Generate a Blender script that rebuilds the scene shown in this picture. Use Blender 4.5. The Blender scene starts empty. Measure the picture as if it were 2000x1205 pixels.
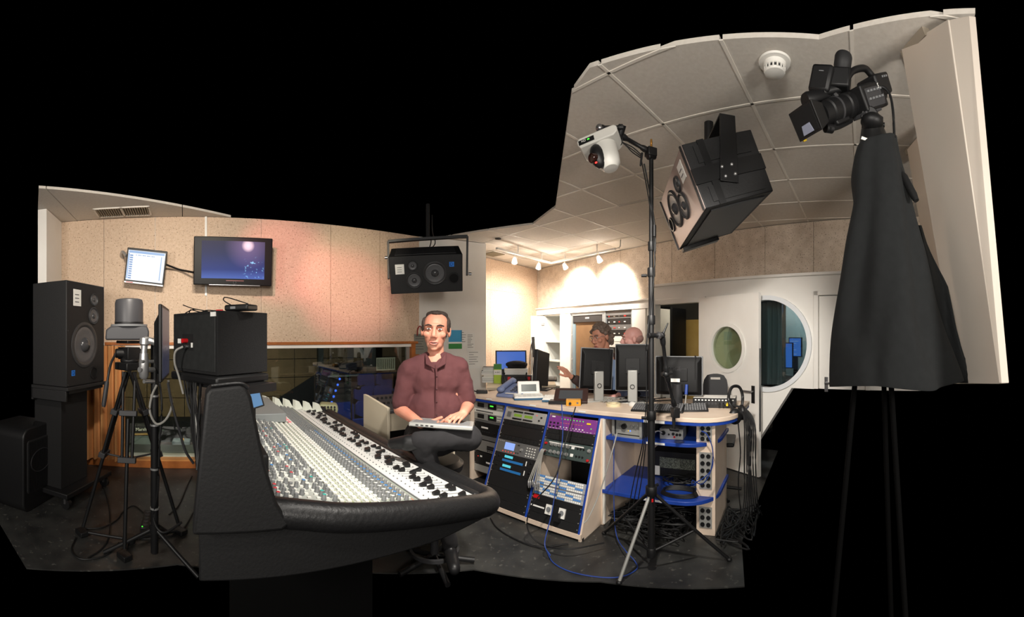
import bpy, bmesh, math, random
from math import sin, cos, pi, tan, atan2, hypot, radians as R_
from mathutils import Matrix, Vector, Euler
random.seed(7)
S = bpy.context.scene
C = S.collection
# ------------------------------------------------------------------ camera, world, lights, exposure
EYE = 1.54            # lens height above the floor
FP = 780.0            # pixels per radian of the cylindrical panorama (2000 x 1205 frame)
HY = 655.0            # horizon row
cd = bpy.data.cameras.new('camera'); cam = bpy.data.objects.new('camera', cd); C.objects.link(cam)
cd.type = 'PANO'; cd.panorama_type = 'CENTRAL_CYLINDRICAL'
cd.central_cylindrical_radius = 1.0
cd.central_cylindrical_range_u_min = -1000 / FP; cd.central_cylindrical_range_u_max = 1000 / FP
cd.central_cylindrical_range_v_min = -(1205 - HY) / FP; cd.central_cylindrical_range_v_max = HY / FP
cd.clip_start = 0.02; cd.clip_end = 60
cam.location = (0, 0, EYE); cam.rotation_euler = (pi / 2, 0, 0)
S.camera = cam
w = bpy.data.worlds.new('world'); S.world = w; w.use_nodes = True
w.node_tree.nodes['Background'].inputs[0].default_value = (0, 0, 0, 1)
w.node_tree.nodes['Background'].inputs[1].default_value = 0
S.view_settings.view_transform = 'Standard'; S.view_settings.look = 'None'
S.view_settings.gamma = 1; S.view_settings.use_curve_mapping = False
S.view_settings.exposure = 0.0

def lamp(kind, name, loc, power, color=(1, .86, .70), aim=None, size=.1, spot=60, blend=.6):
    ld = bpy.data.lights.new(name, kind); ld.energy = power; ld.color = color
    if kind == 'AREA': ld.shape = 'DISK'; ld.size = size
    else: ld.shadow_soft_size = size
    if kind == 'SPOT': ld.spot_size = R_(spot); ld.spot_blend = blend
    o = bpy.data.objects.new(name, ld); C.objects.link(o); o.location = loc
    if aim is not None:
        o.rotation_euler = (Vector(aim) - Vector(loc)).to_track_quat('-Z', 'Y').to_euler()
    return o
WARM = (1, .90, .78); NEUT = (1, .94, .86)
# added fills for missing bounce, then spots, all above or behind the photographer
lamp('POINT', 'bounce_fill', (-1.3, -1.5, 1.95), 210, NEUT, None, .3)
lamp('POINT', 'bounce_fill', (1.2, -1.6, 1.9), 230, NEUT, None, .3)
lamp('POINT', 'bounce_fill', (.0, .35, 2.45), 40, NEUT, None, .15)
lamp('SPOT', 'ceiling_or_fill_spot', (-.9, 1.1, 2.84), 250, WARM, (-2.9, 3.7, 1.5), .06, 75, .9)
lamp('SPOT', 'ceiling_or_fill_spot', (-.5, 1.3, 2.84), 190, (1, .85, .62), (-1.95, 4.7, 2.35), .04, 25, .8)
lamp('SPOT', 'ceiling_or_fill_spot', (-1.1, .8, 2.84), 190, WARM, (-4.0, 2.5, 1.6), .05, 70, .9)
lamp('SPOT', 'stage_spot', (-1.15, 1.0, 2.80), 260, (1, .22, .28), (-2.62, 4.05, 2.45), .03, 22, .8)
lamp('SPOT', 'stage_spot', (-.95, 1.1, 2.80), 300, (1, .22, .28), (-2.05, 4.6, 2.05), .03, 22, .8)
lamp('SPOT', 'ceiling_or_fill_spot', (.35, 1.35, 2.84), 300, NEUT, (.6, 3.4, .6), .06, 70, .9)
lamp('SPOT', 'ceiling_or_fill_spot', (.1, 1.2, 2.84), 340, NEUT, (-.8, 2.2, .8), .05, 62, .9)
lamp('SPOT', 'ceiling_or_fill_spot', (-.1, .5, 2.35), 420, NEUT, (2.75, 3.9, 1.05), .06, 34, .8)  # extra fill, added to brighten the open door and right wall

# ------------------------------------------------------------------ helpers
def P(px, py, r):
    """a point of the room seen at pixel (px, py) at horizontal distance r"""
    th = (px - 1000) / FP
    return Vector((r * sin(th), r * cos(th), EYE + (HY - py) / FP * r))
def PZ(px, py, z):
    """a point seen at pixel (px, py) at height z"""
    return P(px, py, (z - EYE) * FP / (HY - py))
def lin(c):
    c = c / 255.0
    return c / 12.92 if c <= .04045 else ((c + .055) / 1.055) ** 2.4
def rgb(c): return tuple(lin(x) for x in c) + (1,)

MATS = {}
def mat(name, col, rough=.6, metal=0.0, emit=0.0, col2=None, nscale=8.0, namt=.5, bump=0.0, spec=.4, speck=None, trans=0.0, alpha=1.0):
    if name in MATS: return MATS[name]
    m = bpy.data.materials.new(name); m.use_nodes = True
    nt = m.node_tree; b = nt.nodes['Principled BSDF']
    b.inputs['Base Color'].default_value = rgb(col); b.inputs['Roughness'].default_value = rough
    b.inputs['Metallic'].default_value = metal; b.inputs['Specular IOR Level'].default_value = spec
    if emit:
        b.inputs['Base Color'].default_value = (.02, .02, .02, 1); b.inputs['Emission Color'].default_value = rgb(col); b.inputs['Emission Strength'].default_value = emit
    out = None
    if col2 or bump or speck:
        tc = nt.nodes.new('ShaderNodeTexCoord')
        nz = nt.nodes.new('ShaderNodeTexNoise'); nz.inputs['Scale'].default_value = nscale; nz.inputs['Detail'].default_value = 6
        nt.links.new(tc.outputs['Object'], nz.inputs['Vector'])
    if col2:
        rp = nt.nodes.new('ShaderNodeValToRGB')
        rp.color_ramp.elements[0].position = .5 - namt / 2; rp.color_ramp.elements[1].position = .5 + namt / 2
        rp.color_ramp.elements[0].color = rgb(col); rp.color_ramp.elements[1].color = rgb(col2)
        nt.links.new(nz.outputs['Fac'], rp.inputs['Fac']); out = rp.outputs['Color']
    if speck:
        scol, sscale, sthr = speck
        n2 = nt.nodes.new('ShaderNodeTexNoise'); n2.inputs['Scale'].default_value = sscale; n2.inputs['Detail'].default_value = 3
        nt.links.new(tc.outputs['Object'], n2.inputs['Vector'])
        r2 = nt.nodes.new('ShaderNodeValToRGB')
        r2.color_ramp.elements[0].position = sthr; r2.color_ramp.elements[1].position = sthr + .08
        r2.color_ramp.elements[0].color = (0, 0, 0, 1); r2.color_ramp.elements[1].color = (1, 1, 1, 1)
        nt.links.new(n2.outputs['Fac'], r2.inputs['Fac'])
        mx = nt.nodes.new('ShaderNodeMix'); mx.data_type = 'RGBA'
        nt.links.new(r2.outputs['Color'], mx.inputs['Factor'])
        if out: nt.links.new(out, mx.inputs['A'])
        else: mx.inputs['A'].default_value = rgb(col)
        mx.inputs['B'].default_value = rgb(scol); out = mx.outputs['Result']
    if out: nt.links.new(out, b.inputs['Base Color'])
    if bump:
        bp = nt.nodes.new('ShaderNodeBump'); bp.inputs['Strength'].default_value = bump; bp.inputs['Distance'].default_value = .01
        nt.links.new(nz.outputs['Fac'], bp.inputs['Height']); nt.links.new(bp.outputs['Normal'], b.inputs['Normal'])
    MATS[name] = m; return m
def glass_mat(name, tint=(255, 255, 255), refl=.07):
    if name in MATS: return MATS[name]
    m = bpy.data.materials.new(name); m.use_nodes = True; nt = m.node_tree; nt.nodes.clear()
    o = nt.nodes.new('ShaderNodeOutputMaterial'); mx = nt.nodes.new('ShaderNodeMixShader')
    t = nt.nodes.new('ShaderNodeBsdfTransparent'); g = nt.nodes.new('ShaderNodeBsdfGlossy')
    t.inputs['Color'].default_value = rgb(tint); g.inputs['Roughness'].default_value = .02
    mx.inputs[0].default_value = refl
    nt.links.new(t.outputs[0], mx.inputs[1]); nt.links.new(g.outputs[0], mx.inputs[2]); nt.links.new(mx.outputs[0], o.inputs[0])
    MATS[name] = m; return m

def smoothpts(pts, k=6):
    """Catmull-Rom through the given points"""
    pts = [Vector(p) for p in pts]
    if len(pts) < 3: return pts
    q = [2 * pts[0] - pts[1]] + pts + [2 * pts[-1] - pts[-2]]; out = []
    for i in range(1, len(q) - 2):
        a, b, c, d = q[i - 1], q[i], q[i + 1], q[i + 2]
        for j in range(k):
            t = j / k
            out.append(.5 * ((2 * b) + (c - a) * t + (2 * a - 5 * b + 4 * c - d) * t * t + (3 * b - a - 3 * c + d) * t ** 3))
    out.append(pts[-1]); return out

class MB:
    """collects shapes; build() links them as ONE mesh object"""
    def __init__(s): s.v = []; s.f = []; s.mi = []; s.M = Matrix.Identity(4); s.m = 0
    def add(s, vs, fs):
        k = len(s.v); s.v += [tuple(s.M @ Vector(p)) for p in vs]
        s.f += [tuple(i + k for i in f) for f in fs]; s.mi += [s.m] * len(fs); return s
    def box(s, x0, x1, y0, y1, z0, z1):
        return s.add([(x0, y0, z0), (x1, y0, z0), (x1, y1, z0), (x0, y1, z0), (x0, y0, z1), (x1, y0, z1), (x1, y1, z1), (x0, y1, z1)],
                     [(3, 2, 1, 0), (4, 5, 6, 7), (0, 1, 5, 4), (1, 2, 6, 5), (2, 3, 7, 6), (3, 0, 4, 7)])
    def cbox(s, c, sz, rot=None):
        old = s.M; s.M = s.M @ Matrix.Translation(c) @ (rot.to_matrix().to_4x4() if rot is not None else Matrix.Identity(4))
        a, b, d = sz[0] / 2, sz[1] / 2, sz[2] / 2; s.box(-a, a, -b, b, -d, d); s.M = old; return s
    def hexa(s, p):   # 8 points: bottom ring, top ring
        return s.add(p, [(3, 2, 1, 0), (4, 5, 6, 7), (0, 1, 5, 4), (1, 2, 6, 5), (2, 3, 7, 6), (3, 0, 4, 7)])
    def slab(s, quad, th):   # a quad (points in 3-D) given a thickness along its normal
        q = [Vector(p) for p in quad]; n = (q[1] - q[0]).cross(q[2] - q[0]).normalized() * th
        k = len(q); vs = q + [p + n for p in q]
        return s.add(vs, [tuple(range(k))[::-1], tuple(range(k, 2 * k))] + [(i, (i + 1) % k, (i + 1) % k + k, i + k) for i in range(k)])
    def prism(s, poly, z0, z1):
        k = len(poly)
        return s.add([(x, y, z0) for x, y in poly] + [(x, y, z1) for x, y in poly],
                     [tuple(range(k))[::-1], tuple(range(k, 2 * k))] + [(i, (i + 1) % k, (i + 1) % k + k, i + k) for i in range(k)])
    def lathe(s, prof, n=24, M=None):
        old = s.M
        if M is not None: s.M = s.M @ M
        vs = []; fs = []
        for r, z in prof:
            for i in range(n):
                a = 2 * pi * i / n; vs.append((max(r, 1e-5) * cos(a), max(r, 1e-5) * sin(a), z))
        for j in range(len(prof) - 1):
            for i in range(n):
                i2 = (i + 1) % n; fs.append((j * n + i, j * n + i2, (j + 1) * n + i2, (j + 1) * n + i))
        fs.append(tuple(range(n))[::-1]); fs.append(tuple((len(prof) - 1) * n + i for i in range(n)))
        s.add(vs, fs); s.M = old; return s
    def frame(s, p0, p1):
        p0 = Vector(p0); d = Vector(p1) - p0
        return Matrix.Translation(p0) @ d.to_track_quat('Z', 'Y').to_matrix().to_4x4(), d.length
    def cyl(s, p0, p1, r0, r1=None, n=14):
        r1 = r0 if r1 is None else r1
        M, L = s.frame(p0, p1); return s.lathe([(r0, 0), (r1, L)], n, M)
    def turn(s, p0, p1, prof, n=20):   # a lathe profile along p0 -> p1, z as a share of the length
        M, L = s.frame(p0, p1); return s.lathe([(r, z * L) for r, z in prof], n, M)
    def ell(s, c, r, rot=None, n=14, m=9):
        if not hasattr(r, '__len__'): r = (r, r, r)
        old = s.M; s.M = s.M @ Matrix.Translation(c) @ (rot.to_matrix().to_4x4() if rot is not None else Matrix.Identity(4)) @ Matrix.Diagonal((r[0], r[1], r[2], 1))
        s.lathe([(sin(pi * j / m), -cos(pi * j / m)) for j in range(m + 1)], n); s.M = old; return s
    def limb(s, p0, p1, r0, r1, n=14):   # a tapered limb with round ends
        M, L = s.frame(p0, p1)
        pr = [(r0 * sin(a), -r0 * cos(a)) for a in [pi / 2 * j / 5 for j in range(6)]] + [(r1 * cos(a), L + r1 * sin(a)) for a in [pi / 2 * j / 5 for j in range(6)]]
        return s.lathe(pr, n, M)
    def tube(s, pts, r, n=7, k=6, flat=None):
        pts = smoothpts(pts, k) if k else [Vector(p) for p in pts]
        vs = []; fs = []; up = Vector((0, 0, 1))
        for i, p in enumerate(pts):
            t = (pts[min(i + 1, len(pts) - 1)] - pts[max(i - 1, 0)]).normalized()
            a = t.cross(up)
            if a.length < .05: a = t.cross(Vector((1, 0, 0)))
            a.normalize(); b = a.cross(t)
            rr = r if not callable(r) else r(i / (len(pts) - 1))
            for j in range(n):
                q = 2 * pi * j / n; vs.append(p + a * (cos(q) * rr) + b * (sin(q) * rr))
        for i in range(len(pts) - 1):
            for j in range(n):
                fs.append((i * n + j, i * n + (j + 1) % n, (i + 1) * n + (j + 1) % n, (i + 1) * n + j))
        fs.append(tuple(range(n))[::-1]); fs.append(tuple((len(pts) - 1) * n + j for j in range(n)))
        return s.add(vs, fs)
    def ring(s, c, ro, ri, h, axis='z', n=32, rot=None):
        old = s.M; s.M = s.M @ Matrix.Translation(c) @ (rot.to_matrix().to_4x4() if rot is not None else {'z': Matrix.Identity(4), 'y': Matrix.Rotation(-pi / 2, 4, 'X').inverted(), 'x': Matrix.Rotation(pi / 2, 4, 'Y')}[axis])
        vs = []; fs = []
        for r_, z in ((ri, 0), (ro, 0), (ro, h), (ri, h)):
            for i in range(n): vs.append((r_ * cos(2 * pi * i / n), r_ * sin(2 * pi * i / n), z))
        for j in range(4):
            for i in range(n):
                i2 = (i + 1) % n; j2 = (j + 1) % 4
                fs.append((j * n + i, j * n + i2, j2 * n + i2, j2 * n + i))
        s.add(vs, fs); s.M = old; return s
    def mesh(s, name, mats):
        me = bpy.data.meshes.new(name); me.from_pydata(s.v, [], s.f)
        for m in (mats if isinstance(mats, (list, tuple)) else [mats]): me.materials.append(m)
        me.polygons.foreach_set('material_index', s.mi); me.update()
        bm = bmesh.new(); bm.from_mesh(me); bmesh.ops.recalc_face_normals(bm, faces=bm.faces); bm.to_mesh(me); bm.free()
        me.polygons.foreach_set('use_smooth', [True] * len(me.polygons)); me.set_sharp_from_angle(angle=R_(38)); return me
    def build(s, name, mats, parent=None, bevel=0.0, seg=2):
        o = bpy.data.objects.new(name, s.mesh(name, mats)); C.objects.link(o)
        if parent is not None: o.parent = parent
        if bevel:
            b = o.modifiers.new('bevel', 'BEVEL'); b.width = bevel; b.segments = seg; b.limit_method = 'ANGLE'; b.angle_limit = R_(40)
        return o

def tag(o, label=None, cat=None, group=None, kind=None):
    for k, v in (('label', label), ('category', cat), ('group', group), ('kind', kind)):
        if v: o[k] = v
    return o
def thing(name, label, cat, loc=(0, 0, 0), rotz=0.0, group=None, kind=None, rot=None):
    o = bpy.data.objects.new(name, None); C.objects.link(o); o.empty_display_size = .1
    o.location = loc; o.rotation_euler = rot if rot is not None else (0, 0, rotz)
    return tag(o, label, cat, group, kind)
def struct(name, loc=(0, 0, 0), rotz=0.0, label=None):
    o = thing(name, label, None, loc, rotz); o['kind'] = 'structure'; return o
def kid(name, me, parent, loc=(0, 0, 0), rot=(0, 0, 0), scale=None):
    """one more piece that shares mesh data"""
    o = bpy.data.objects.new(name, me); C.objects.link(o); o.parent = parent; o.location = loc; o.rotation_euler = rot
    if scale: o.scale = scale
    return o
def bx(name, m, parent, x0, x1, y0, y1, z0, z1, bevel=0.0): return MB().box(x0, x1, y0, y1, z0, z1).build(name, m, parent, bevel)
def text(name, s, size, m, parent, M, extrude=.0006, align='CENTER'):
    """flat lettering as a thin mesh"""
    cu = bpy.data.curves.new(name, 'FONT'); cu.body = s; cu.size = size; cu.extrude = extrude; cu.align_x = align; cu.align_y = 'CENTER'; cu.resolution_u = 2
    t = bpy.data.objects.new(name + '_curve', cu); C.objects.link(t)
    dg = bpy.context.evaluated_depsgraph_get(); me = bpy.data.meshes.new_from_object(t.evaluated_get(dg))
    bpy.data.objects.remove(t); me.materials.clear(); me.materials.append(m); me.transform(M)
    o = bpy.data.objects.new(name, me); C.objects.link(o); o.parent = parent; return o
XZ = Matrix.Rotation(pi / 2, 4, 'X')     # text standing upright, read from -y
def T(x, y, z): return Matrix.Translation((x, y, z))
def clip(poly, conv):
    """Sutherland-Hodgman against a counter-clockwise convex polygon"""
    out = list(poly)
    for i in range(len(conv)):
        a, b = conv[i], conv[(i + 1) % len(conv)]; src, out = out, []
        if not src: break
        def side(p): return (b[0] - a[0]) * (p[1] - a[1]) - (b[1] - a[1]) * (p[0] - a[0])
        for j in range(len(src)):
            p, q = src[j], src[(j + 1) % len(src)]; sp, sq = side(p), side(q)
            if sp >= 0: out.append(p)
            if (sp >= 0) != (sq >= 0):
                t = sp / (sp - sq); out.append((p[0] + t * (q[0] - p[0]), p[1] + t * (q[1] - p[1])))
    return out

# ------------------------------------------------------------------ materials
BLK = mat('black_plastic', (22, 22, 23), .45); BLKM = mat('black_matte', (15, 15, 16), .8)
DGR = mat('dark_grey_plastic', (48, 48, 50), .5); GRY = mat('grey_plastic', (120, 122, 124), .5)
WHT = mat('white_paint', (236, 233, 227), .55, col2=(228, 224, 217), nscale=3); WPL = mat('white_plastic', (230, 228, 222), .4)
SIL = mat('silver', (190, 190, 190), .35, .7); STEEL = mat('steel', (150, 150, 152), .3, .9); ALU = mat('aluminium', (176, 176, 172), .45, .5)
RED = mat('red_plastic', (190, 25, 30), .4); BLUEC = mat('blue_cable', (36, 62, 132), .5); YEL = mat('yellow_plastic', (225, 190, 40), .5)
GRNL = mat('green_led', (70, 230, 60), .5, emit=1.6); REDL = mat('red_led', (255, 50, 40), .5, emit=1.6); BLUL = mat('blue_led', (60, 110, 255), .5, emit=3.0)
CABLE = mat('black_rubber_cable', (17, 17, 18), .55); GCAB = mat('grey_rubber_cable', (150, 148, 142), .55); WCAB = mat('white_rubber_cable', (222, 220, 212), .5)
FABB = mat('speaker_paint', (25, 25, 26), .62, col2=(31, 31, 32), nscale=120, bump=.15)
WOODWOOL = mat('wood_wool_board', (214, 191, 168), .95, col2=(196, 170, 146), nscale=34, namt=.45, bump=.5, speck=((104, 82, 64), 62, .61))
WOODWOOL2 = mat('wood_wool_board_grey', (214, 200, 184), .95, col2=(184, 168, 150), nscale=9, namt=.5, bump=.5, speck=((92, 80, 70), 66, .60))
CEILM = mat('ceiling_tile', (212, 206, 197), .9, col2=(202, 195, 185), nscale=40, bump=.12)
BARM = mat('ceiling_bar', (226, 220, 210), .5)
FLOORM = mat('black_vinyl_floor', (36, 36, 36), .42, col2=(58, 58, 56), nscale=5, namt=.35, speck=((84, 83, 79), 23, .62), spec=.5)
OAK = mat('orange_oak', (176, 106, 48), .45, col2=(150, 84, 36), nscale=14)
BEECH = mat('pale_laminate', (226, 207, 188), .5, col2=(218, 196, 175), nscale=10); BLUE = mat('blue_laminate', (30, 64, 152), .4)
PAPER = mat('paper', (232, 231, 226), .8)
# ------------------------------------------------------------------ the room shell
ZC = 2.92
A1 = Vector((-4.46, 2.01)); D1 = Vector((.681, .732)).normalized(); RZ1 = atan2(D1.y, D1.x)
A3 = Vector((.53, 8.36)); D3 = Vector((.498, -.867)).normalized(); RZ3 = atan2(D3.y, D3.x)
def along(A, D, px):
    """how far along a wall (start A, direction D) the pixel column px meets it"""
    th = (px - 1000) / FP; k = Vector((cos(th), -sin(th)))
    return -(A.dot(k)) / (D.dot(k))
def T1(px): return along(A1, D1, px)
def T3(px): return along(A3, D3, px)
OFF = .45                                     # the lower, right-hand part of the back wall stands forward of the boards above it
N3 = Vector((D3.y, -D3.x)); A3b = A3 + N3 * OFF      # towards the room
def T3b(px): return along(A3b, D3, px)
def zat(A, D, px, py):
    t = along(A, D, px); q = A + D * t; return EYE + (HY - py) / FP * q.length

# ---- floor: one sheet of black vinyl
fl = MB(); fl.prism([(-5.2, 1.2), (-4.2, .95), (-2.48, .92), (-2.0, 1.80), (-1.2, 2.35), (-.25, 2.62), (.55, 2.44), (1.35, 2.05), (1.62, 2.5), (2.55, 3.45), (3.3, 4.2), (.6, 8.8), (-1.6, 7.2), (-1.5, 5.7), (-5.0, 1.9)], -.008, 0)
tag(fl.build('floor', FLOORM), 'scuffed black vinyl floor', kind='structure')

# ---- ceiling: square tiles in a metal grid (only the tiles the photograph shows)
ceil = struct('ceiling', (0, 0, ZC), 0, 'off-white suspended ceiling of square tiles')
GA = Vector((1.351, 1.969)); GU = Vector((cos(.696), sin(.696))); GV = Vector((-sin(.696), cos(.696)))
REG = [[(.47, 4.3), (.34, 2.25), (.40, 2.03), (.62, 1.86), (1.30, 1.345), (2.615, 1.345), (4.2, 2.35), (4.6, 4.3)],
       [(1.30, 1.345), (1.577, .687), (2.615, 1.345)],
       [(-.45, 5.33), (.257, 4.99), (5, 4.99), (5, 9.3), (-2, 9.3), (-2, 6.1)],
       [(.257, 4.99), (.47, 4.3), (5, 4.3), (5, 4.99)]]
ROOM = [(-1.35, 5.2), (.2, 1.5), (1.3, .5), (2.0, .6), (4.3, 2.2), (.6, 8.7), (-1.0, 6.8)]
def inroom(p): return len(clip([(p.x - .3, p.y - .3), (p.x + .3, p.y - .3), (p.x + .3, p.y + .3), (p.x - .3, p.y + .3)], ROOM)) > 2
def ceilpiece(quad, z0, z1, name, m):
    b = MB()
    for rg in REG:
        q = clip(quad, rg)
        if len(q) > 2: b.prism(q, z0, z1)
    if b.f: b.build(name, m, ceil)
tt = .6; g = .008
for i in range(-4, 12):
    for j in range(-6, 12):
        o = GA + GU * (tt * i) + GV * (tt * j); c = o + GU * .3 + GV * .3
        if not inroom(c): continue
        quad = [tuple(o + GU * a + GV * b) for a, b in ((g, g), (tt - g, g), (tt - g, tt - g), (g, tt - g))]
        dz = -.012 if (i, j) in ((2, 2), (3, 2)) else 0
        ceilpiece(quad, .006 + dz, .03, 'tile', CEILM)
for k in range(-6, 12):
    for (U, V) in ((GU, GV), (GV, GU)):
        a = GA + V * (tt * k) - U * 4; b = a + U * 12
        quad = [tuple(a - V * .009), tuple(b - V * .009), tuple(b + V * .009), tuple(a + V * .009)]
        if (Vector(quad[1]) - Vector(quad[0])).cross(Vector(quad[2]) - Vector(quad[0])) < 0: quad = quad[::-1]
        ceilpiece(quad, .002, .008, 'grid_bar', BARM)
# the corner of the ceiling over the left wall: bigger boards
LREG = [(-4.075, 1.645), (-3.47, 1.41), (-3.02, 3.56), (-4.46, 2.01)]
E1 = Vector((-.732, .681))
for t0, t1 in ((-.6, .292), (.30, 1.545), (1.553, 2.6)):
    quad = [tuple(A1 + D1 * a - E1 * b) for a, b in ((t0, 0), (t0, 1.6), (t1, 1.6), (t1, 0))]
    q = clip(quad, LREG)
    if len(q) > 2: MB().prism(q, .0, .025).build('board', CEILM, ceil)
t0 = T1(150) ; vt = .42
vent = thing('ceiling_vent', 'slatted metal air vent in the ceiling above the left wall', 'vent', (*(A1 + D1 * .58 - E1 * .20), ZC - .012), RZ1)
f = MB(); f.box(0, .62, -.20, -.18, 0, .02); f.box(0, .62, .10, .12, 0, .02); f.box(0, .02, -.2, .12, 0, .02); f.box(.6, .62, -.2, .12, 0, .02); f.box(.30, .32, -.2, .12, 0, .02); f.build('frame', BARM, vent)
bx('backing', BLKM, vent, .01, .61, -.19, .11, .012, .02)
sl = MB().cbox((0, 0, 0), (.012, .27, .012), Euler((0, .6, 0))).mesh('slat', mat('vent_slat', (150, 140, 120), .5))
for k in range(22): kid('slat', sl, vent, (.03 + k * .0265, -.04, .007))

# ---- left wall, with the long window into the auditorium below the boards
wl = struct('wall_left', (A1.x, A1.y, 0), RZ1, 'pale speckled wood-wool boards above the long auditorium window')
ends = [0, T1(203), T1(303), T1(404), T1(510), T1(646), T1(742), T1(819)]
WEND = ends[-1]
bx('backing', WHT, wl, -.02, WEND, .02, .12, 1.42, ZC)
for a, b in zip(ends, ends[1:]): bx('panel', WOODWOOL, wl, a + .003, b - .003, 0, .03, 1.455, ZC - .004)
bx('wood_strip', OAK, wl, T1(205), WEND, -.02, .10, 1.425, 1.46, .004)
bx('lintel', WHT, wl, T1(205), WEND, .0, .10, 1.385, 1.425)
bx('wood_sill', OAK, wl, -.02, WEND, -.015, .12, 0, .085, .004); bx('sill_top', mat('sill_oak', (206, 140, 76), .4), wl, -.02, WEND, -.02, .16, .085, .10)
bx('sill_ledge', mat('pale_sill', (176, 186, 172), .5), wl, T1(228), WEND, .10, .42, .10, .155)
bx('jamb', OAK, wl, T1(803), WEND, -.01, .12, .1, 1.425)
bx('jamb', OAK, wl, T1(150), T1(166), -.01, .12, .1, 1.46)
bx('lower_wall', OAK, wl, -.02, T1(150), .02, .12, .1, 1.46)
wn = struct('window_1', (A1.x, A1.y, 0), RZ1, 'long pane of glass looking into the dark auditorium')
bx('pane', glass_mat('window_glass', (205, 212, 205), .10), wn, T1(166), T1(803), .055, .063, .155, 1.385)
bx('window_frame', ALU, wn, T1(797), T1(803), .04, .08, .155, 1.385)
# white conduit on the boards
bx('conduit', WPL, wl, T1(400), T1(404), -.02, 0, 2.0, ZC - .004)
# side wall at the far left, with a wood-framed panel
wsd = struct('wall_side', (A1.x, A1.y, 0), -.745, 'end wall at the left edge with an oak framed panel')
bx('plaster', WHT, wsd, -.02, .55, .0, .1, 0, ZC - .004)
b = MB(); b.box(.02, .27, -.03, 0, 1.3, 2.74); b.build('oak_frame', OAK, wsd, .004); bx('panel', WOODWOOL, wsd, .06, .225, -.034, -.029, 1.35, 2.68)

# ---- the white pillar that the man sits in front of
pl = struct('wall_pillar', (-1.28, 5.43, 0), atan2(.56, .89), 'white pillar wall with pinned notices')
bx('plaster', WHT, pl, -.02, 1.05, 0, .14, .0, ZC - .002); bx('plaster', WHT, pl, .95, 1.05, .14, 1.3, 0, ZC - .002)
bx('skirting', BLKM, pl, -.02, 1.06, -.012, 0, 0, .16)

# ---- alcove wall of wood-wool boards
wa = struct('wall_alcove', (-1.2, 6.09, 0), atan2(1.3, .99), 'brightly lit wood-wool boards of the alcove')
La = (A3 - Vector((-1.2, 6.09))).length
bx('backing', WHT, wa, -.1, La, .03, .12, 0, ZC - .004)
for a, b in ((0, 1.35), (1.353, 2.05), (2.053, La)):
    bx('panel', WOODWOOL, wa, a, b, 0, .028, 2.363, ZC - .004); bx('panel', WOODWOOL, wa, a, b, 0, .028, 0, 2.36)

# ---- back wall: boards above, cupboards and doors below
wb = struct('wall_back', (A3.x, A3.y, 0), RZ3, 'grey-speckled wood-wool boards over white woodwork')
TE = T3(1800)
bx('backing', WHT, wb, -.05, TE, .03, .12, 2.0, ZC - .004)
seams = [0, T3(1125), T3(1212), T3(1312), T3(1396), T3(1494), T3(1589), T3(1690), TE]
for a, b in zip(seams, seams[1:]): bx('panel', WOODWOOL2, wb, a + .003, b - .003, 0, .028, 2.08, ZC - .004)
TSP = T3(1274)
bx('ledge', WHT, wb, 0, TSP, -.06, 0, 2.075, 2.10, .003); bx('fascia', WHT, wb, 0, TSP, -.03, .03, 1.955, 2.075)
bx('backing', BLKM, wb, -.05, TSP, .45, .5, 0, 2.0)  # coloured black so the view through the doorway stays dark
bx('floor_plinth', WHT, wb, 0, TSP, 0, .45, 0, .08)
# ---- the forward, right-hand part of the back wall: doorway, open door, round window, second door
wr = struct('wall_right', (A3b.x, A3b.y, 0), RZ3, 'white wall with doorway, round window and second door')
ZL = 2.19
ta, tb, tdw, te = T3b(1272), T3b(1281), T3b(1372), T3b(1800)
tcut = T3b(1478)
bx('ledge', WHT, wr, ta, te, -.07, OFF, ZL, ZL + .03, .004)
bx('header', WHT, wr, ta, te, 0, .10, 2.02, ZL)
bx('post', WHT, wr, ta, tb, -.02, .10, 0, 2.02)
bx('architrave', WHT, wr, ta, tdw, -.015, 0, 1.955, 2.02, .003)
bx('post', WHT, wr, tdw, tdw + .05, -.02, .12, 0, 2.02)
bx('partition', WHT, wr, tdw + .05, tcut, 0, .10, 0, 2.02)
# round window: a square of wall with a round hole
wcx = T3b(1497); wcz = zat(A3b, D3, 1497, 671); wr_r = .535
def roundhole(x0, x1, z0, z1, cx, cz, r, y0, y1, low=None, n=48):
    b = MB(); angs = sorted(set([2 * pi * i / n for i in range(n)] + [atan2(z - cz, x - cx) % (2 * pi) for x in (x0, x1) for z in (z0, z1)]))
    def edge(a):
        dx, dz = cos(a), sin(a); ts = []
        if dx > 1e-9: ts.append((x1 - cx) / dx)
        if dx < -1e-9: ts.append((x0 - cx) / dx)
        if dz > 1e-9: ts.append((z1 - cz) / dz)
        if dz < -1e-9: ts.append((z0 - cz) / dz)
        t = min(ts); return cx + dx * t, cz + dz * t
    k = len(angs); vs = []
    for a in angs:
        ex, ez = edge(a); hx, hz = cx + r * cos(a), cz + r * sin(a)
        vs += [(hx, y0, hz), (ex, y0, ez), (ex, y1, ez), (hx, y1, hz)]
    fs = []
    for i in range(k):
        j = (i + 1) % k
        for q in range(4): fs.append((i * 4 + q, j * 4 + q, j * 4 + (q + 1) % 4, i * 4 + (q + 1) % 4))
    b.add(vs, fs); return b
td2 = T3b(1590)
roundhole(tcut, td2, .955, 2.02, wcx, wcz, wr_r, 0, .10).build('partition', WHT, wr)
b = MB(); b.prism([(tcut, .38), (tcut, .955), (T3b(1560), .955)], 0, 1)
b2 = MB(); b2.slab([(tcut, 0, .30), (tcut + (td2 - tcut) * .62, 0, .955), (tcut, 0, .955)], -.10); b2.build('partition', WHT, wr)
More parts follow.
